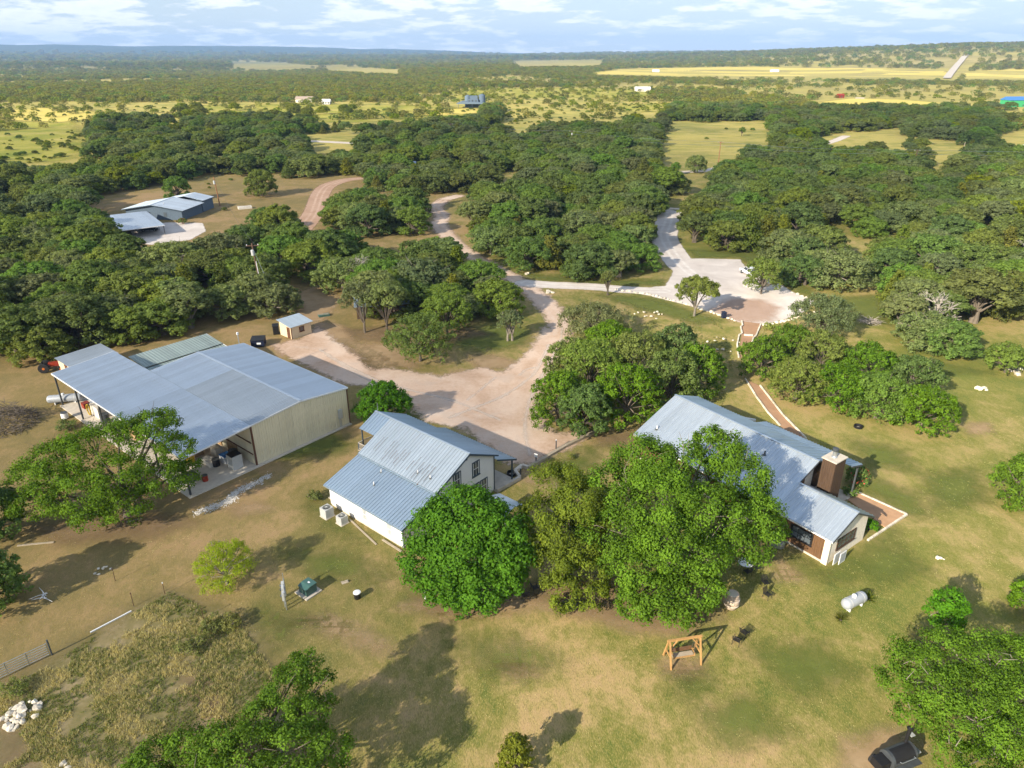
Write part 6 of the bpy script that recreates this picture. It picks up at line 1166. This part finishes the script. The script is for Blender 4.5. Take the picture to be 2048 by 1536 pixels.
for i, (b, rx, ht, lm, lb, _) in enumerate(YT): lo_ = dome_lobes(460 + i, rx, rx * 0.95, ht, ht * (0.42 if i in (1, 2, 4, 6, 7) else 0.15), 13, 0.72, 0.38, 0.8, skirt=0 if i in (1, 2, 4, 6, 7) else 6); hero('yard_oak', lb, b, lo_, ht, 0.30, 14000 if rx > 4.5 else 9000 if rx > 3.5 else 5500, LEAF[lm], 470 + i, 0.2, 2 if i in (4, 0) else 1, 'bark_lite' if i in (4, 6) else 'bark', 60 if i == 4 else 16, clump=0.22, kc=22)
# flowering shrub, yuccas, bushes by the houses
def yucca(px, py, label, s=1.0):
    rg = np.random.default_rng(int(px)); r = thing('yucca', label, 'plant', ground_at(px, py)); vs, fs = [], []
    for k in range(46):
        a = rg.uniform(0, 6.28); e = rg.uniform(0.15, 1.4); L = s * rg.uniform(0.6, 0.95); w = 0.035 * s; d = np.array([math.cos(a) * math.cos(e), math.sin(a) * math.cos(e), math.sin(e)]); sd = np.array([-math.sin(a), math.cos(a), 0]) * w; o = len(vs)
        vs += [tuple(sd * 0.7), tuple(-sd * 0.7), tuple(d * L * 0.55 - sd), tuple(d * L * 0.55 + sd), tuple(d * L - np.array([0, 0, 0.12 * L]))]; fs += [(o, o + 1, o + 2, o + 3), (o + 3, o + 2, o + 4)]
    me = bpy.data.meshes.new('leaves'); me.from_pydata(vs, [], fs); me.update(); me.materials.append(LEAF['yellow']); link('leaves', me, r); MB().lathe([(0.12, 0), (0.08, 0.2)], 8).build('stem', MT['bark'], r)
yucca(1681, 1240, 'spiky yucca at the near end of the right propane tank'); yucca(1737, 1198, 'spiky yucca at the far end of the right propane tank', 1.1)
def bush(px, py, rx, ht, mat, label, n=2500, leaf=0.16, seed=1, flowers=None):
    lo_ = dome_lobes(seed, rx, rx, ht, 0.1, 7, 0.6, 0.45, 0.9); r = hero('shrub', label, (px, py), lo_, ht, leaf, n, mat, seed, 0.05, 2, cat='shrub', twigs=0, clump=0.3, kc=12)
    if flowers: link('flowers', crown_mesh('flowers', [(a, b, c, d * 1.08, e) for a, b, c, d, e in lo_], 0.16, 260, flowers, seed + 1, 0.15, 8, 0.0), r)
bush(1712, 968, 1.5, 2.6, LEAF['oak'], 'red flowering shrub at the porch end of stone house', 3500, 0.18, 51, MT['flower']); bush(1738, 1060, 0.9, 1.2, LEAF['bright'], 'bright green shrub against the stone gable', 1800, 0.16, 52); bush(1700, 990, 0.9, 0.8, LEAF['oak'], 'dark shrub in the bed behind patio', 1500, 0.15, 53); bush(1557, 1085, 0.6, 1.5, LEAF['bright'], 'leafy plant in the stock tank planter', 1200, 0.15, 54)
bush(1142, 918, 0.5, 0.6, LEAF['weed'], 'little plant in a tan bed on the front lawn', 700, 0.12, 55); bush(630, 1000, 0.9, 0.9, LEAF['weed'], 'green clump at the white house left corner', 1500, 0.14, 56); bush(135, 860, 1.4, 1.2, LEAF['weed'], 'weed clump left of the lean-to slab', 2000, 0.16, 57); bush(110, 900, 1.6, 1.2, LEAF['yellow'], 'yellow green weed clump below the lean-to', 2000, 0.16, 58)
bush(465, 1255, 1.0, 1.2, LEAF['weed'], 'bright green weed clump at right tip of weedy plot', 2600, 0.12, 59); bush(425, 1262, 1.2, 1.0, LEAF['weed'], 'green weed mass left of the bright clump', 2600, 0.12, 60); bush(385, 1300, 1.2, 0.7, LEAF['weed'], 'low green weeds above the mulch bed', 2200, 0.12, 61); bush(30, 1385, 1.2, 0.6, LEAF['weed'], 'green weeds under the field gate', 1800, 0.12, 62); bush(365, 448, 1.6, 1.8, LEAF['oak'], 'bush with reddish flowers beside the slate house', 900, 0.3, 63, MT['flower']); bush(1540, 660, 1.6, 0.9, LEAF['weed'], 'green bush at the corner of the stepped path', 1500, 0.2, 64)

# --- woods: fill the wooded areas of the photo
def fill_woods():
    rg = np.random.default_rng(77); sp = 6.4
    gx = np.arange(-420, 430, sp); gy = np.arange(104, 640, sp); X, Y = np.meshgrid(gx, gy); X = X + rg.uniform(-0.42, 0.42, X.shape) * sp + (np.arange(len(gy)) % 2)[:, None] * sp / 2; Y = Y + rg.uniform(-0.42, 0.42, Y.shape) * sp
    X, Y = X.ravel(), Y.ravel(); px, py = to_px(X, Y, terrain(X, Y)); ok = (px > -90) & (px < 2140); X, Y, px, py = X[ok], Y[ok], px[ok], py[ok]
    WOODS = [('edge', 'oak in the wide wood beyond the slate house at left', [(-90, 388), (212, 388), (222, 440), (232, 485), (120, 508), (-90, 520)]), ('wood', 'oak in the dense wood behind the barn at left', [(-90, 520), (120, 505), (270, 520), (420, 528), (500, 540), (560, 590), (582, 640), (540, 655), (470, 660), (430, 662), (330, 690), (225, 700), (120, 722), (-90, 740)]),
             ('cabin', 'oak in the grove between yard and drive', [(690, 600), (700, 640), (760, 650), (850, 640), (930, 648), (985, 640), (1025, 618), (1000, 590), (960, 560), (925, 540), (880, 520), (800, 525), (700, 522), (600, 535), (640, 580)]),
             ('strip', 'oak in the wood strip right of the slate house forecourt', [(410, 478), (520, 530), (590, 550), (640, 535), (690, 515), (640, 490), (600, 470), (560, 462), (500, 455), (420, 470)]),
             ('knoll', 'oak in the clump between red dirt road and drive', [(655, 440), (700, 470), (800, 478), (862, 478), (868, 455), (850, 425), (780, 410), (700, 410)]),
             ('central', 'oak in the central grove between drive and gravel lot', [(905, 440), (940, 480), (985, 515), (1040, 540), (1110, 552), (1200, 560), (1300, 558), (1328, 545), (1335, 520), (1306, 485), (1302, 462), (1318, 435), (1330, 400), (1200, 392), (1000, 395), (930, 410)]),
             ('right', 'oak in the broad wood right of the gravel lot', [(1375, 440), (1362, 462), (1385, 500), (1440, 510), (1540, 502), (1640, 470), (1700, 470), (1740, 500), (1780, 470), (2140, 450), (2140, 340), (1500, 345), (1420, 370), (1390, 400)]),
             ('lower', 'oak in the lower right wood beyond the meadow', [(1760, 520), (1745, 560), (1790, 600), (1760, 640), (1800, 690), (1880, 712), (1935, 700), (1965, 640), (2140, 660), (2140, 470), (1900, 480), (1800, 500)]),
             ('lot', 'small oak in the clump behind the parked white car', [(1560, 530), (1590, 560), (1640, 590), (1690, 585), (1700, 545), (1650, 515), (1600, 510)])]
    CLEAR = [[(225, 385), (300, 380), (400, 352), (560, 350), (560, 420), (480, 440), (410, 445), (412, 470), (380, 485), (300, 490), (240, 478), (215, 420)], [(560, 370), (620, 352), (720, 350), (700, 375), (660, 400), (640, 440), (610, 445), (600, 400), (560, 420)],
             [(860, 410), (920, 385), (930, 400), (890, 440), (910, 480), (870, 470), (868, 440)], [(1330, 250), (1540, 240), (1540, 285), (1500, 300), (1440, 340), (1340, 352), (1310, 345), (1320, 310)], [(1316, 428), (1356, 422), (1358, 470), (1378, 505), (1398, 518), (1345, 524), (1312, 474)], [(700, 470), (790, 475), (860, 480), (820, 505), (740, 505)], [(1640, 480), (1730, 470), (1720, 530), (1680, 520)],
             [(-90, 300), (60, 250), (180, 258), (175, 310), (100, 325), (-90, 335)], [(600, 268), (720, 270), (720, 300), (640, 310)], [(1640, 275), (1700, 265), (1810, 255), (1800, 285), (1700, 295), (1640, 300)], [(1850, 300), (1930, 290), (1935, 315), (1850, 320)], [(1995, 270), (2140, 262), (2140, 310), (2010, 300)], [(0, 395), (45, 390), (45, 410), (0, 415)], [(-90, 214), (170, 212), (340, 222), (170, 238), (178, 300), (60, 330), (-90, 330)], [(640, 234), (900, 222), (960, 216), (960, 228), (860, 238), (700, 248)], [(1000, 208), (1330, 206), (1290, 226), (1230, 246), (1010, 250)], [(990, 345), (1040, 340), (1030, 362), (990, 360)], [(1850, 340), (1900, 338), (1890, 362), (1860, 362)], [(1360, 350), (1400, 348), (1410, 385), (1370, 385)]]
    BLD = [[(195, 398), (370, 390), (380, 470), (330, 500), (220, 480)]]
    MEAD = [[(1000, 205), (1340, 205), (1340, 232), (1240, 262), (1000, 262)], [(-90, 205), (900, 205), (960, 222), (900, 236), (640, 246), (420, 246), (160, 236), (180, 300), (-90, 330)], [(1640, 195), (1905, 200), (1890, 220), (1660, 226)], [(1995, 222), (2140, 215), (2140, 300), (1995, 290)]]
    scale = rg.uniform(0.85, 1.5, len(X)); hpx = 7.0 * scale * FPX / np.hypot(Y, HC) * 0.95; rpx = 4.2 * scale * FPX / np.hypot(Y, HC)
    bad = np.zeros(len(X), bool)
    for po in CLEAR + BLD:
        for fx, fy in ((0, 0), (0, -0.4), (0, -0.65), (-0.35, -0.3), (0.35, -0.3)): bad |= inpoly(px + fx * rpx, py + fy * hpx, po)
    ROADS = [[(1318, 424), (1356, 420), (1358, 470), (1378, 505), (1398, 518), (1345, 524), (1312, 474)], [(868, 412), (920, 385), (930, 398), (892, 440), (905, 478), (955, 515), (925, 512), (880, 470), (866, 440)], [(604, 448), (622, 400), (645, 368), (720, 352), (700, 372), (660, 392), (640, 446)], [(1665, 285), (1640, 292), (1690, 268)]]
    for po in ROADS:
        for fx, fy in ((0, 0), (0, -0.55), (0, -0.75), (-0.8, -0.4), (0.8, -0.4), (-0.6, -0.1), (0.6, -0.1), (0, -0.25)): bad |= inpoly(px + fx * rpx, py + fy * hpx, po)
    mead = np.zeros(len(X), bool)
    for po in MEAD: mead |= inpoly(px, py, po)
    inw = np.full(len(X), '', object); lab = np.full(len(X), '', object)
    for k, lb, po in WOODS:
        s_ = inpoly(px, py, po) & (inw == ''); inw[s_] = k; lab[s_] = lb
    mid_ = (py < 392) & (inw == '')
    dens = np.where(mead, 0.10, np.where(fbm(X / 45, Y / 45, 21) > np.where(Y > 300, 0.47, 0.36), 0.93, 0.2)); mid_ &= rg.random(len(X)) < dens
    lab[mid_] = np.where(px[mid_] < 560, 'oak in the wide wood beyond the slate house at left', np.where(px[mid_] < 1330, 'oak in the middle distance wood beyond the central grove', 'oak in the far right wood beyond the power line')); inw[mid_] = 'mid'
    take = (inw != '') & (~bad); order = np.nonzero(take)[0]
    d = np.hypot(X[order], Y[order]); order = order[np.argsort(d)]
    kinds = []
    for i in order:
        u = rg.random(); k = 'cedar%d' % rg.integers(2) if u < (0.24 if 560 < px[i] < 1300 and py[i] < 400 else 0.09) else 'yel' if u < 0.16 and py[i] < 480 else 'dead' if u > (0.97 if py[i] < 430 else 0.992) else OAKS[rg.integers(5)] if u < 0.72 else OAKS[5 + rg.integers(3)]
        if mead[i]: k = ('yel', 'shrub0', 'shrub1')[rg.integers(3)]
        kinds.append(k)
    WHERE = {'oak in the dense wood behind the barn at left': 'the dense wood behind barn', 'oak in the grove between yard and drive': 'the grove round the hidden cabin', 'oak in the wood strip right of the slate house forecourt': 'the strip right of the carport', 'oak in the clump between red dirt road and drive': 'the clump below the red road', 'oak in the central grove between drive and gravel lot': 'the grove between drive and lot', 'oak in the broad wood right of the gravel lot': 'the broad wood behind the lot', 'oak in the lower right wood beyond the meadow': 'the wood at right edge', 'small oak in the clump behind the parked white car': 'the clump behind white car', 'oak in the wide wood beyond the slate house at left': 'the wood beyond slate house', 'oak in the middle distance wood beyond the central grove': 'the middle distance wood', 'oak in the far right wood beyond the power line': 'the far right wood'}
    nind = 262
    ORD = ['first', 'second', 'third', 'fourth', 'fifth', 'sixth', 'seventh', 'eighth', 'ninth', 'tenth', 'eleventh', 'twelfth', 'thirteenth', 'fourteenth']
    ROW = ['front', 'second', 'third', 'fourth', 'fifth', 'sixth', 'seventh', 'eighth', 'ninth', 'tenth', 'eleventh', 'twelfth']
    spot = {}                                   # row and order from the left of every tree within its wood
    for lb in set(lab[order[:nind]]):
        mem = sorted([i for i in order[:nind] if lab[i] == lb], key=lambda i: -py[i]); per = max(3, min(10, int(math.sqrt(len(mem)) * 1.3)))
        for q in range(0, len(mem), per):
            for o_, i in enumerate(sorted(mem[q:q + per], key=lambda i: px[i])): spot[i] = f'{ORD[o_]} from left in {ROW[min(q // per, 11)]} row of'
    for j, i in enumerate(order[:nind]):
        k = kinds[j]; nm = 'cedar_tree' if k.startswith('cedar') else 'bare_tree' if k == 'dead' else 'oak_tree'
        what = 'dark cedar' if nm == 'cedar_tree' else 'half bare tree' if nm == 'bare_tree' else 'oak'
        where = WHERE[lab[i]]
        plant(k, X[i], Y[i], float(scale[i]) * 1.12, float(rg.uniform(0, 6.28)), f'{what}, {spot[i]} {where}', 'trees of ' + where, nm, sz=0.72 if nm == 'oak_tree' else 0.85)
    rest = order[nind:]; return [(X[i], Y[i], scale[i], kinds[nind + j]) for j, i in enumerate(rest)], nind
REST, NIND = fill_woods()

# explicit single trees around the slate house and far clearing
for px, py, key, s, lb in ((525, 392, 'oak1', 1.25, 'spreading oak alone in the meadow right of slate house'), (358, 402, 'oak0', 1.1, 'oak directly behind the slate house right end'), (1390, 345, 'oak6', 1.05, 'open crowned pale oak beside the paved road'), (1350, 350, 'oak2', 0.6, 'small dark oak left of the open crowned oak'), (1483, 272, 'oak2', 0.6, 'single small oak in the middle of far clearing'), (835, 418, 'cedar0', 1.4, 'large pointed cedar by the drive top'), (195, 470, 'oak4', 1.1, 'dark oak left of the carport')):
    p = ground_at(px, py); plant(key, p.x, p.y, s, 1.0, lb, None, 'cedar_tree' if 'cedar' in key else 'oak_tree')

# --- everything farther: one mass of scrub and woodland, scattered with geometry nodes
def low_tree(name, rx, ht, mat, seed, n):
    lo_ = dome_lobes(seed, rx, rx, ht, 0.5, 9, 0.66, 0.42, 0.85); me = crown_mesh(name, lo_, 1.15, n, mat, seed, 0.26, 9, 0.1); o = bpy.data.objects.new(name, me); return o
def mass(name, label, pts, protos, kindidx, flat=0.78):
    """pts: (x, y, z, scale, index) -> instances of protos on points"""
    P = np.array(pts, float); me = bpy.data.meshes.new(name); me.from_pydata(P[:, :3].tolist(), [], [])
    for nm, col, ty in (('sc', P[:, 3], 'FLOAT'), ('rot', rng.uniform(0, 6.28, len(P)), 'FLOAT')): a = me.attributes.new(nm, ty, 'POINT'); a.data.foreach_set('value', col.astype(np.float32))
    a = me.attributes.new('idx', 'INT', 'POINT'); a.data.foreach_set('value', P[:, 4].astype(np.int32))
    o = link(name, me); ng = bpy.data.node_groups.new(name + '_scatter', 'GeometryNodeTree'); ng.interface.new_socket('Geometry', in_out='INPUT', socket_type='NodeSocketGeometry'); ng.interface.new_socket('Geometry', in_out='OUTPUT', socket_type='NodeSocketGeometry')
    gi = ng.nodes.new('NodeGroupInput'); go = ng.nodes.new('NodeGroupOutput'); g2i = ng.nodes.new('GeometryNodeGeometryToInstance')
    for pr in reversed(protos):      # the socket lists its links last first
        oi = ng.nodes.new('GeometryNodeObjectInfo'); oi.inputs['Object'].default_value = pr; oi.inputs['As Instance'].default_value = True; ng.links.new(oi.outputs['Geometry'], g2i.inputs[0])
    def attr(nm, ty): n = ng.nodes.new('GeometryNodeInputNamedAttribute'); n.data_type = ty; n.inputs[0].default_value = nm; return n.outputs[0]
    iop = ng.nodes.new('GeometryNodeInstanceOnPoints'); iop.inputs['Pick Instance'].default_value = True
    cmb = ng.nodes.new('ShaderNodeCombineXYZ'); ng.links.new(attr('rot', 'FLOAT'), cmb.inputs[2])
    ng.links.new(gi.outputs[0], iop.inputs['Points']); ng.links.new(g2i.outputs[0], iop.inputs['Instance']); ng.links.new(attr('idx', 'INT'), iop.inputs['Instance Index']); ng.links.new(cmb.outputs[0], iop.inputs['Rotation']); vsc = ng.nodes.new('ShaderNodeVectorMath'); vsc.operation = 'SCALE'; vsc.inputs[0].default_value = (1.1, 1.1, flat); ng.links.new(attr('sc', 'FLOAT'), vsc.inputs['Scale']); ng.links.new(vsc.outputs[0], iop.inputs['Scale']); ng.links.new(iop.outputs[0], go.inputs[0])
    md = o.modifiers.new('scatter', 'NODES'); md.node_group = ng; return tag(o, label, 'woodland', kind='stuff')
def meadow_scrub():
    rg = np.random.default_rng(5); out_ = []
    for po, n in (([(-60, 216), (170, 212), (340, 222), (170, 240), (178, 300), (60, 330), (-60, 330)], 170), ([(640, 234), (900, 222), (960, 216), (960, 228), (860, 238), (700, 248)], 60), ([(1000, 208), (1330, 206), (1290, 226), (1230, 246), (1010, 250)], 220), ([(1335, 255), (1530, 245), (1530, 290), (1340, 340)], 12), ([(400, 360), (560, 355), (560, 410), (430, 430)], 5)):
        A = np.array(po); k = 0
        while k < n:
            x, y = rg.uniform(A[:, 0].min(), A[:, 0].max()), rg.uniform(A[:, 1].min(), A[:, 1].max())
            if not inpoly(x, y, po): continue
            p = ground_at(x, y)
            if fbm(p.x / 40, p.y / 40, 9) < 0.44 + 0.1 * rg.random(): k += 0.25; continue
            k += 1; out_.append((p.x, p.y, float(terrain(p.x, p.y)), rg.uniform(0.35, 1.2) if rg.random() < 0.85 else rg.uniform(0.35, 0.6), 0 if rg.random() < 0.6 else 1))
    return out_
fullp = []; fidx = {}
for k, (tr, cr) in PROTO.items():
    o = bpy.data.objects.new('scatter_' + k, cr); fidx[k] = len(fullp); fullp.append(o)
mass('middle_woodland', 'dense oak wood filling the middle distance beyond the nearer trees', [(x, y, float(terrain(x, y)), s, fidx[k]) for x, y, s, k in REST] + [(x, y, z, s, fidx['shrub0' if i == 0 else 'shrub1']) for x, y, z, s, i in meadow_scrub()], fullp, fidx)
lowp = [low_tree('far_tree_a', 4.6, 7.2, LEAF['farolive'], 501, 330), low_tree('far_tree_b', 5.0, 6.6, LEAF['oak'], 502, 330), low_tree('far_tree_c', 4.3, 6.4, LEAF['yellow'], 503, 300), low_tree('far_tree_d', 4.8, 6.8, LEAF['farolive'], 504, 320), low_tree('far_tree_e', 2.0, 2.6, LEAF['yellow'], 505, 160)]
def far_points():
    rg = np.random.default_rng(99); pts = []; r = 560.0
    GAPS = [FIELD, [(1640, 197), (1800, 197), (1900, 206), (1880, 218), (1700, 216)], [(1700, 210), (1690, 222), (1715, 222)], [(1885, 128), (1945, 110), (1960, 116), (1910, 160), (1880, 160)], [(1925, 143), (2140, 136), (2140, 160), (1925, 158)], [(900, 205), (985, 205), (985, 222), (900, 222)], [(2000, 190), (2060, 190), (2060, 222), (2000, 222)], [(460, 125), (560, 125), (640, 134), (560, 138), (470, 133)], [(640, 132), (800, 140), (800, 146), (660, 140)], [(1020, 122), (1210, 120), (1200, 130), (1040, 132)]]
    SPARSE = [[(0, 205), (900, 205), (980, 226), (400, 250), (0, 250)], [(890, 176), (1310, 174), (1320, 200), (900, 204)], [(1000, 203), (1340, 203), (1340, 262), (1000, 262)], [(0, 240), (180, 240), (200, 330), (0, 330)], [(1640, 190), (2048, 190), (2048, 225), (1640, 225)]]
    while r < 9500:
        s = max(8.2, r * 0.0068); n = int(1.32 * r / s); az = (np.arange(n) / n - 0.5) * 1.36 + rg.uniform(-0.5, 0.5, n) * s / r; rr_ = r + rg.uniform(-0.5, 0.5, n) * s; X = rr_ * np.sin(az); Y = rr_ * np.cos(az); Z = terrain(X, Y); px, py = to_px(X, Y, Z)
        g = fbm(X / 210 + 5, Y / 210, 31) * 0.6 + fbm(X / 900, Y / 900, 33) * 0.4; prob = np.where(g > 0.56, 0.75, np.where(g > 0.50, 0.25, 0.07)); prob = np.where(r > 2600, np.maximum(prob * 0.8, 0.18), prob); idx = rg.choice(4, n, p=[.34, .28, .2, .18]); sc = rg.uniform(0.75, 1.25, n) * max(1.0, s / 9.5)
        hh = 6.5 * sc * FPX / np.hypot(Y, HC) * 0.9
        for po in SPARSE: q = inpoly(px, py, po); prob = np.where(q, 0.22, prob); idx = np.where(q, rg.choice([2, 4, 4, 2, 0], n), idx); sc = np.where(q, sc * 0.8, sc)
        for po in GAPS:
            for fy in (0, -0.5, -1): prob = np.where(inpoly(px, py + fy * hh, po), 0, prob)
        for i in np.nonzero((rg.random(n) < prob) & (px > -60) & (px < 2110))[0]: pts.append((X[i], Y[i], Z[i] - 0.2, sc[i], idx[i]))
        r += s * 0.9
    return pts
FP = far_points(); mass('far_woodland', 'scrub and woodland covering the plain out to the blue hills', FP, lowp, None)
print('trees', NIND, len(REST), len(FP))

# --- tall dry grass in the weedy plot and tufts over the lawns
def blades(name, label, n, region, hmin, hmax, w, mat, seed, blades_per=7, patch=None):
    rg = np.random.default_rng(seed); Wp = [W2(p) for p in region]; A = np.array(Wp); lo, hi = A.min(0), A.max(0)
    x = rg.uniform(lo[0], hi[0], n * 3); y = rg.uniform(lo[1], hi[1], n * 3); ok = inpoly(x, y, Wp)
    if patch: ok &= fbm(x * patch[0], y * patch[0], seed) > patch[1]
    x, y = x[ok][:n], y[ok][:n]; n = len(x); k = blades_per; X = np.repeat(x, k) + rg.normal(size=n * k) * 0.08; Y = np.repeat(y, k) + rg.normal(size=n * k) * 0.08; h = np.repeat(rg.uniform(hmin, hmax, n), k) * rg.uniform(0.6, 1.2, n * k); a = rg.uniform(0, 6.28, n * k); ln = rg.uniform(0.15, 0.6, n * k) * h
    dx, dy = np.cos(a), np.sin(a); wv = w * rg.uniform(0.6, 1.3, n * k)
    v = np.stack([np.stack([X - dy * wv, Y + dx * wv, np.zeros_like(X)], -1), np.stack([X + dy * wv, Y - dx * wv, np.zeros_like(X)], -1), np.stack([X + dx * ln, Y + dy * ln, h], -1)], 1).reshape(-1, 3).astype(np.float32); N = len(X)
    me = bpy.data.meshes.new(name); me.vertices.add(3 * N); me.vertices.foreach_set('co', v.ravel()); me.loops.add(3 * N); me.loops.foreach_set('vertex_index', np.arange(3 * N, dtype=np.int32)); me.polygons.add(N); me.polygons.foreach_set('loop_start', np.arange(0, 3 * N, 3, dtype=np.int32)); me.update(calc_edges=True)
    at = me.attributes.new('tint', 'FLOAT', 'FACE'); at.data.foreach_set('value', np.clip(np.repeat(rg.random(n), k) * 0.6 + 0.4 * rg.random(N), 0, 0.97).astype(np.float32)); me.materials.append(mat); return tag(link(name, me), label, 'grass', kind='stuff')
PLOT = [(-40, 1420), (130, 1310), (265, 1228), (340, 1185), (420, 1220), (480, 1250), (550, 1350), (560, 1450), (500, 1540), (0, 1540), (60, 1500), (20, 1430)]
blades('tall_dry_grass', 'tall straw coloured grass over the weedy plot', 7000, PLOT, 0.10, 0.30, 0.018, LEAF['straw'], 1, 7, (0.5, 0.46)); blades('green_weeds', 'green weeds among the dry grass of the weedy plot', 6000, PLOT, 0.08, 0.24, 0.025, LEAF['weed'], 2, 7, (0.5, 0.47))
LAWN = [(-60, 1050), (400, 1040), (640, 1040), (800, 1110), (830, 1230), (1000, 1240), (1250, 1270), (1420, 1250), (1560, 1120), (1640, 1150), (1800, 1060), (1830, 1000), (1900, 870), (2100, 800), (2100, 1640), (600, 1640), (560, 1350), (430, 1210), (330, 1170), (-60, 1400)]
blades('lawn_straw', 'short dry tufts scattered through the lawn', 9000, LAWN, 0.03, 0.07, 0.02, LEAF['straw'], 3, 4, (0.5, 0.5)); blades('lawn_grass', 'short green tufts scattered through the lawn', 9000, LAWN, 0.03, 0.06, 0.02, LEAF['weed'], 4, 4, (0.35, 0.54))
MEADOW = [(1230, 600), (1440, 640), (1470, 720), (1440, 840), (1420, 720), (1290, 640)]
blades('meadow_grass', 'rough grass between the drive and stepped path', 3000, MEADOW, 0.08, 0.22, 0.03, LEAF['weed'], 5, 5, (0.4, 0.48))

# ------------------------------------------------------------------ air
def haze():
    mt, t = new_mat('haze_air'); v = nd(t, 'ShaderNodeVolumePrincipled'); v.inputs['Color'].default_value = (0.34, 0.56, 1.0, 1); v.inputs['Density'].default_value = 7.5e-5; v.inputs['Anisotropy'].default_value = 0.0
    o = nd(t, 'ShaderNodeOutputMaterial'); t.links.new(v.outputs[0], o.inputs['Volume']); ob = MB().box(-15200, 15200, -15200, 15200, -60, 330).build('haze', mt); return tag(ob, kind='stuff')
haze()
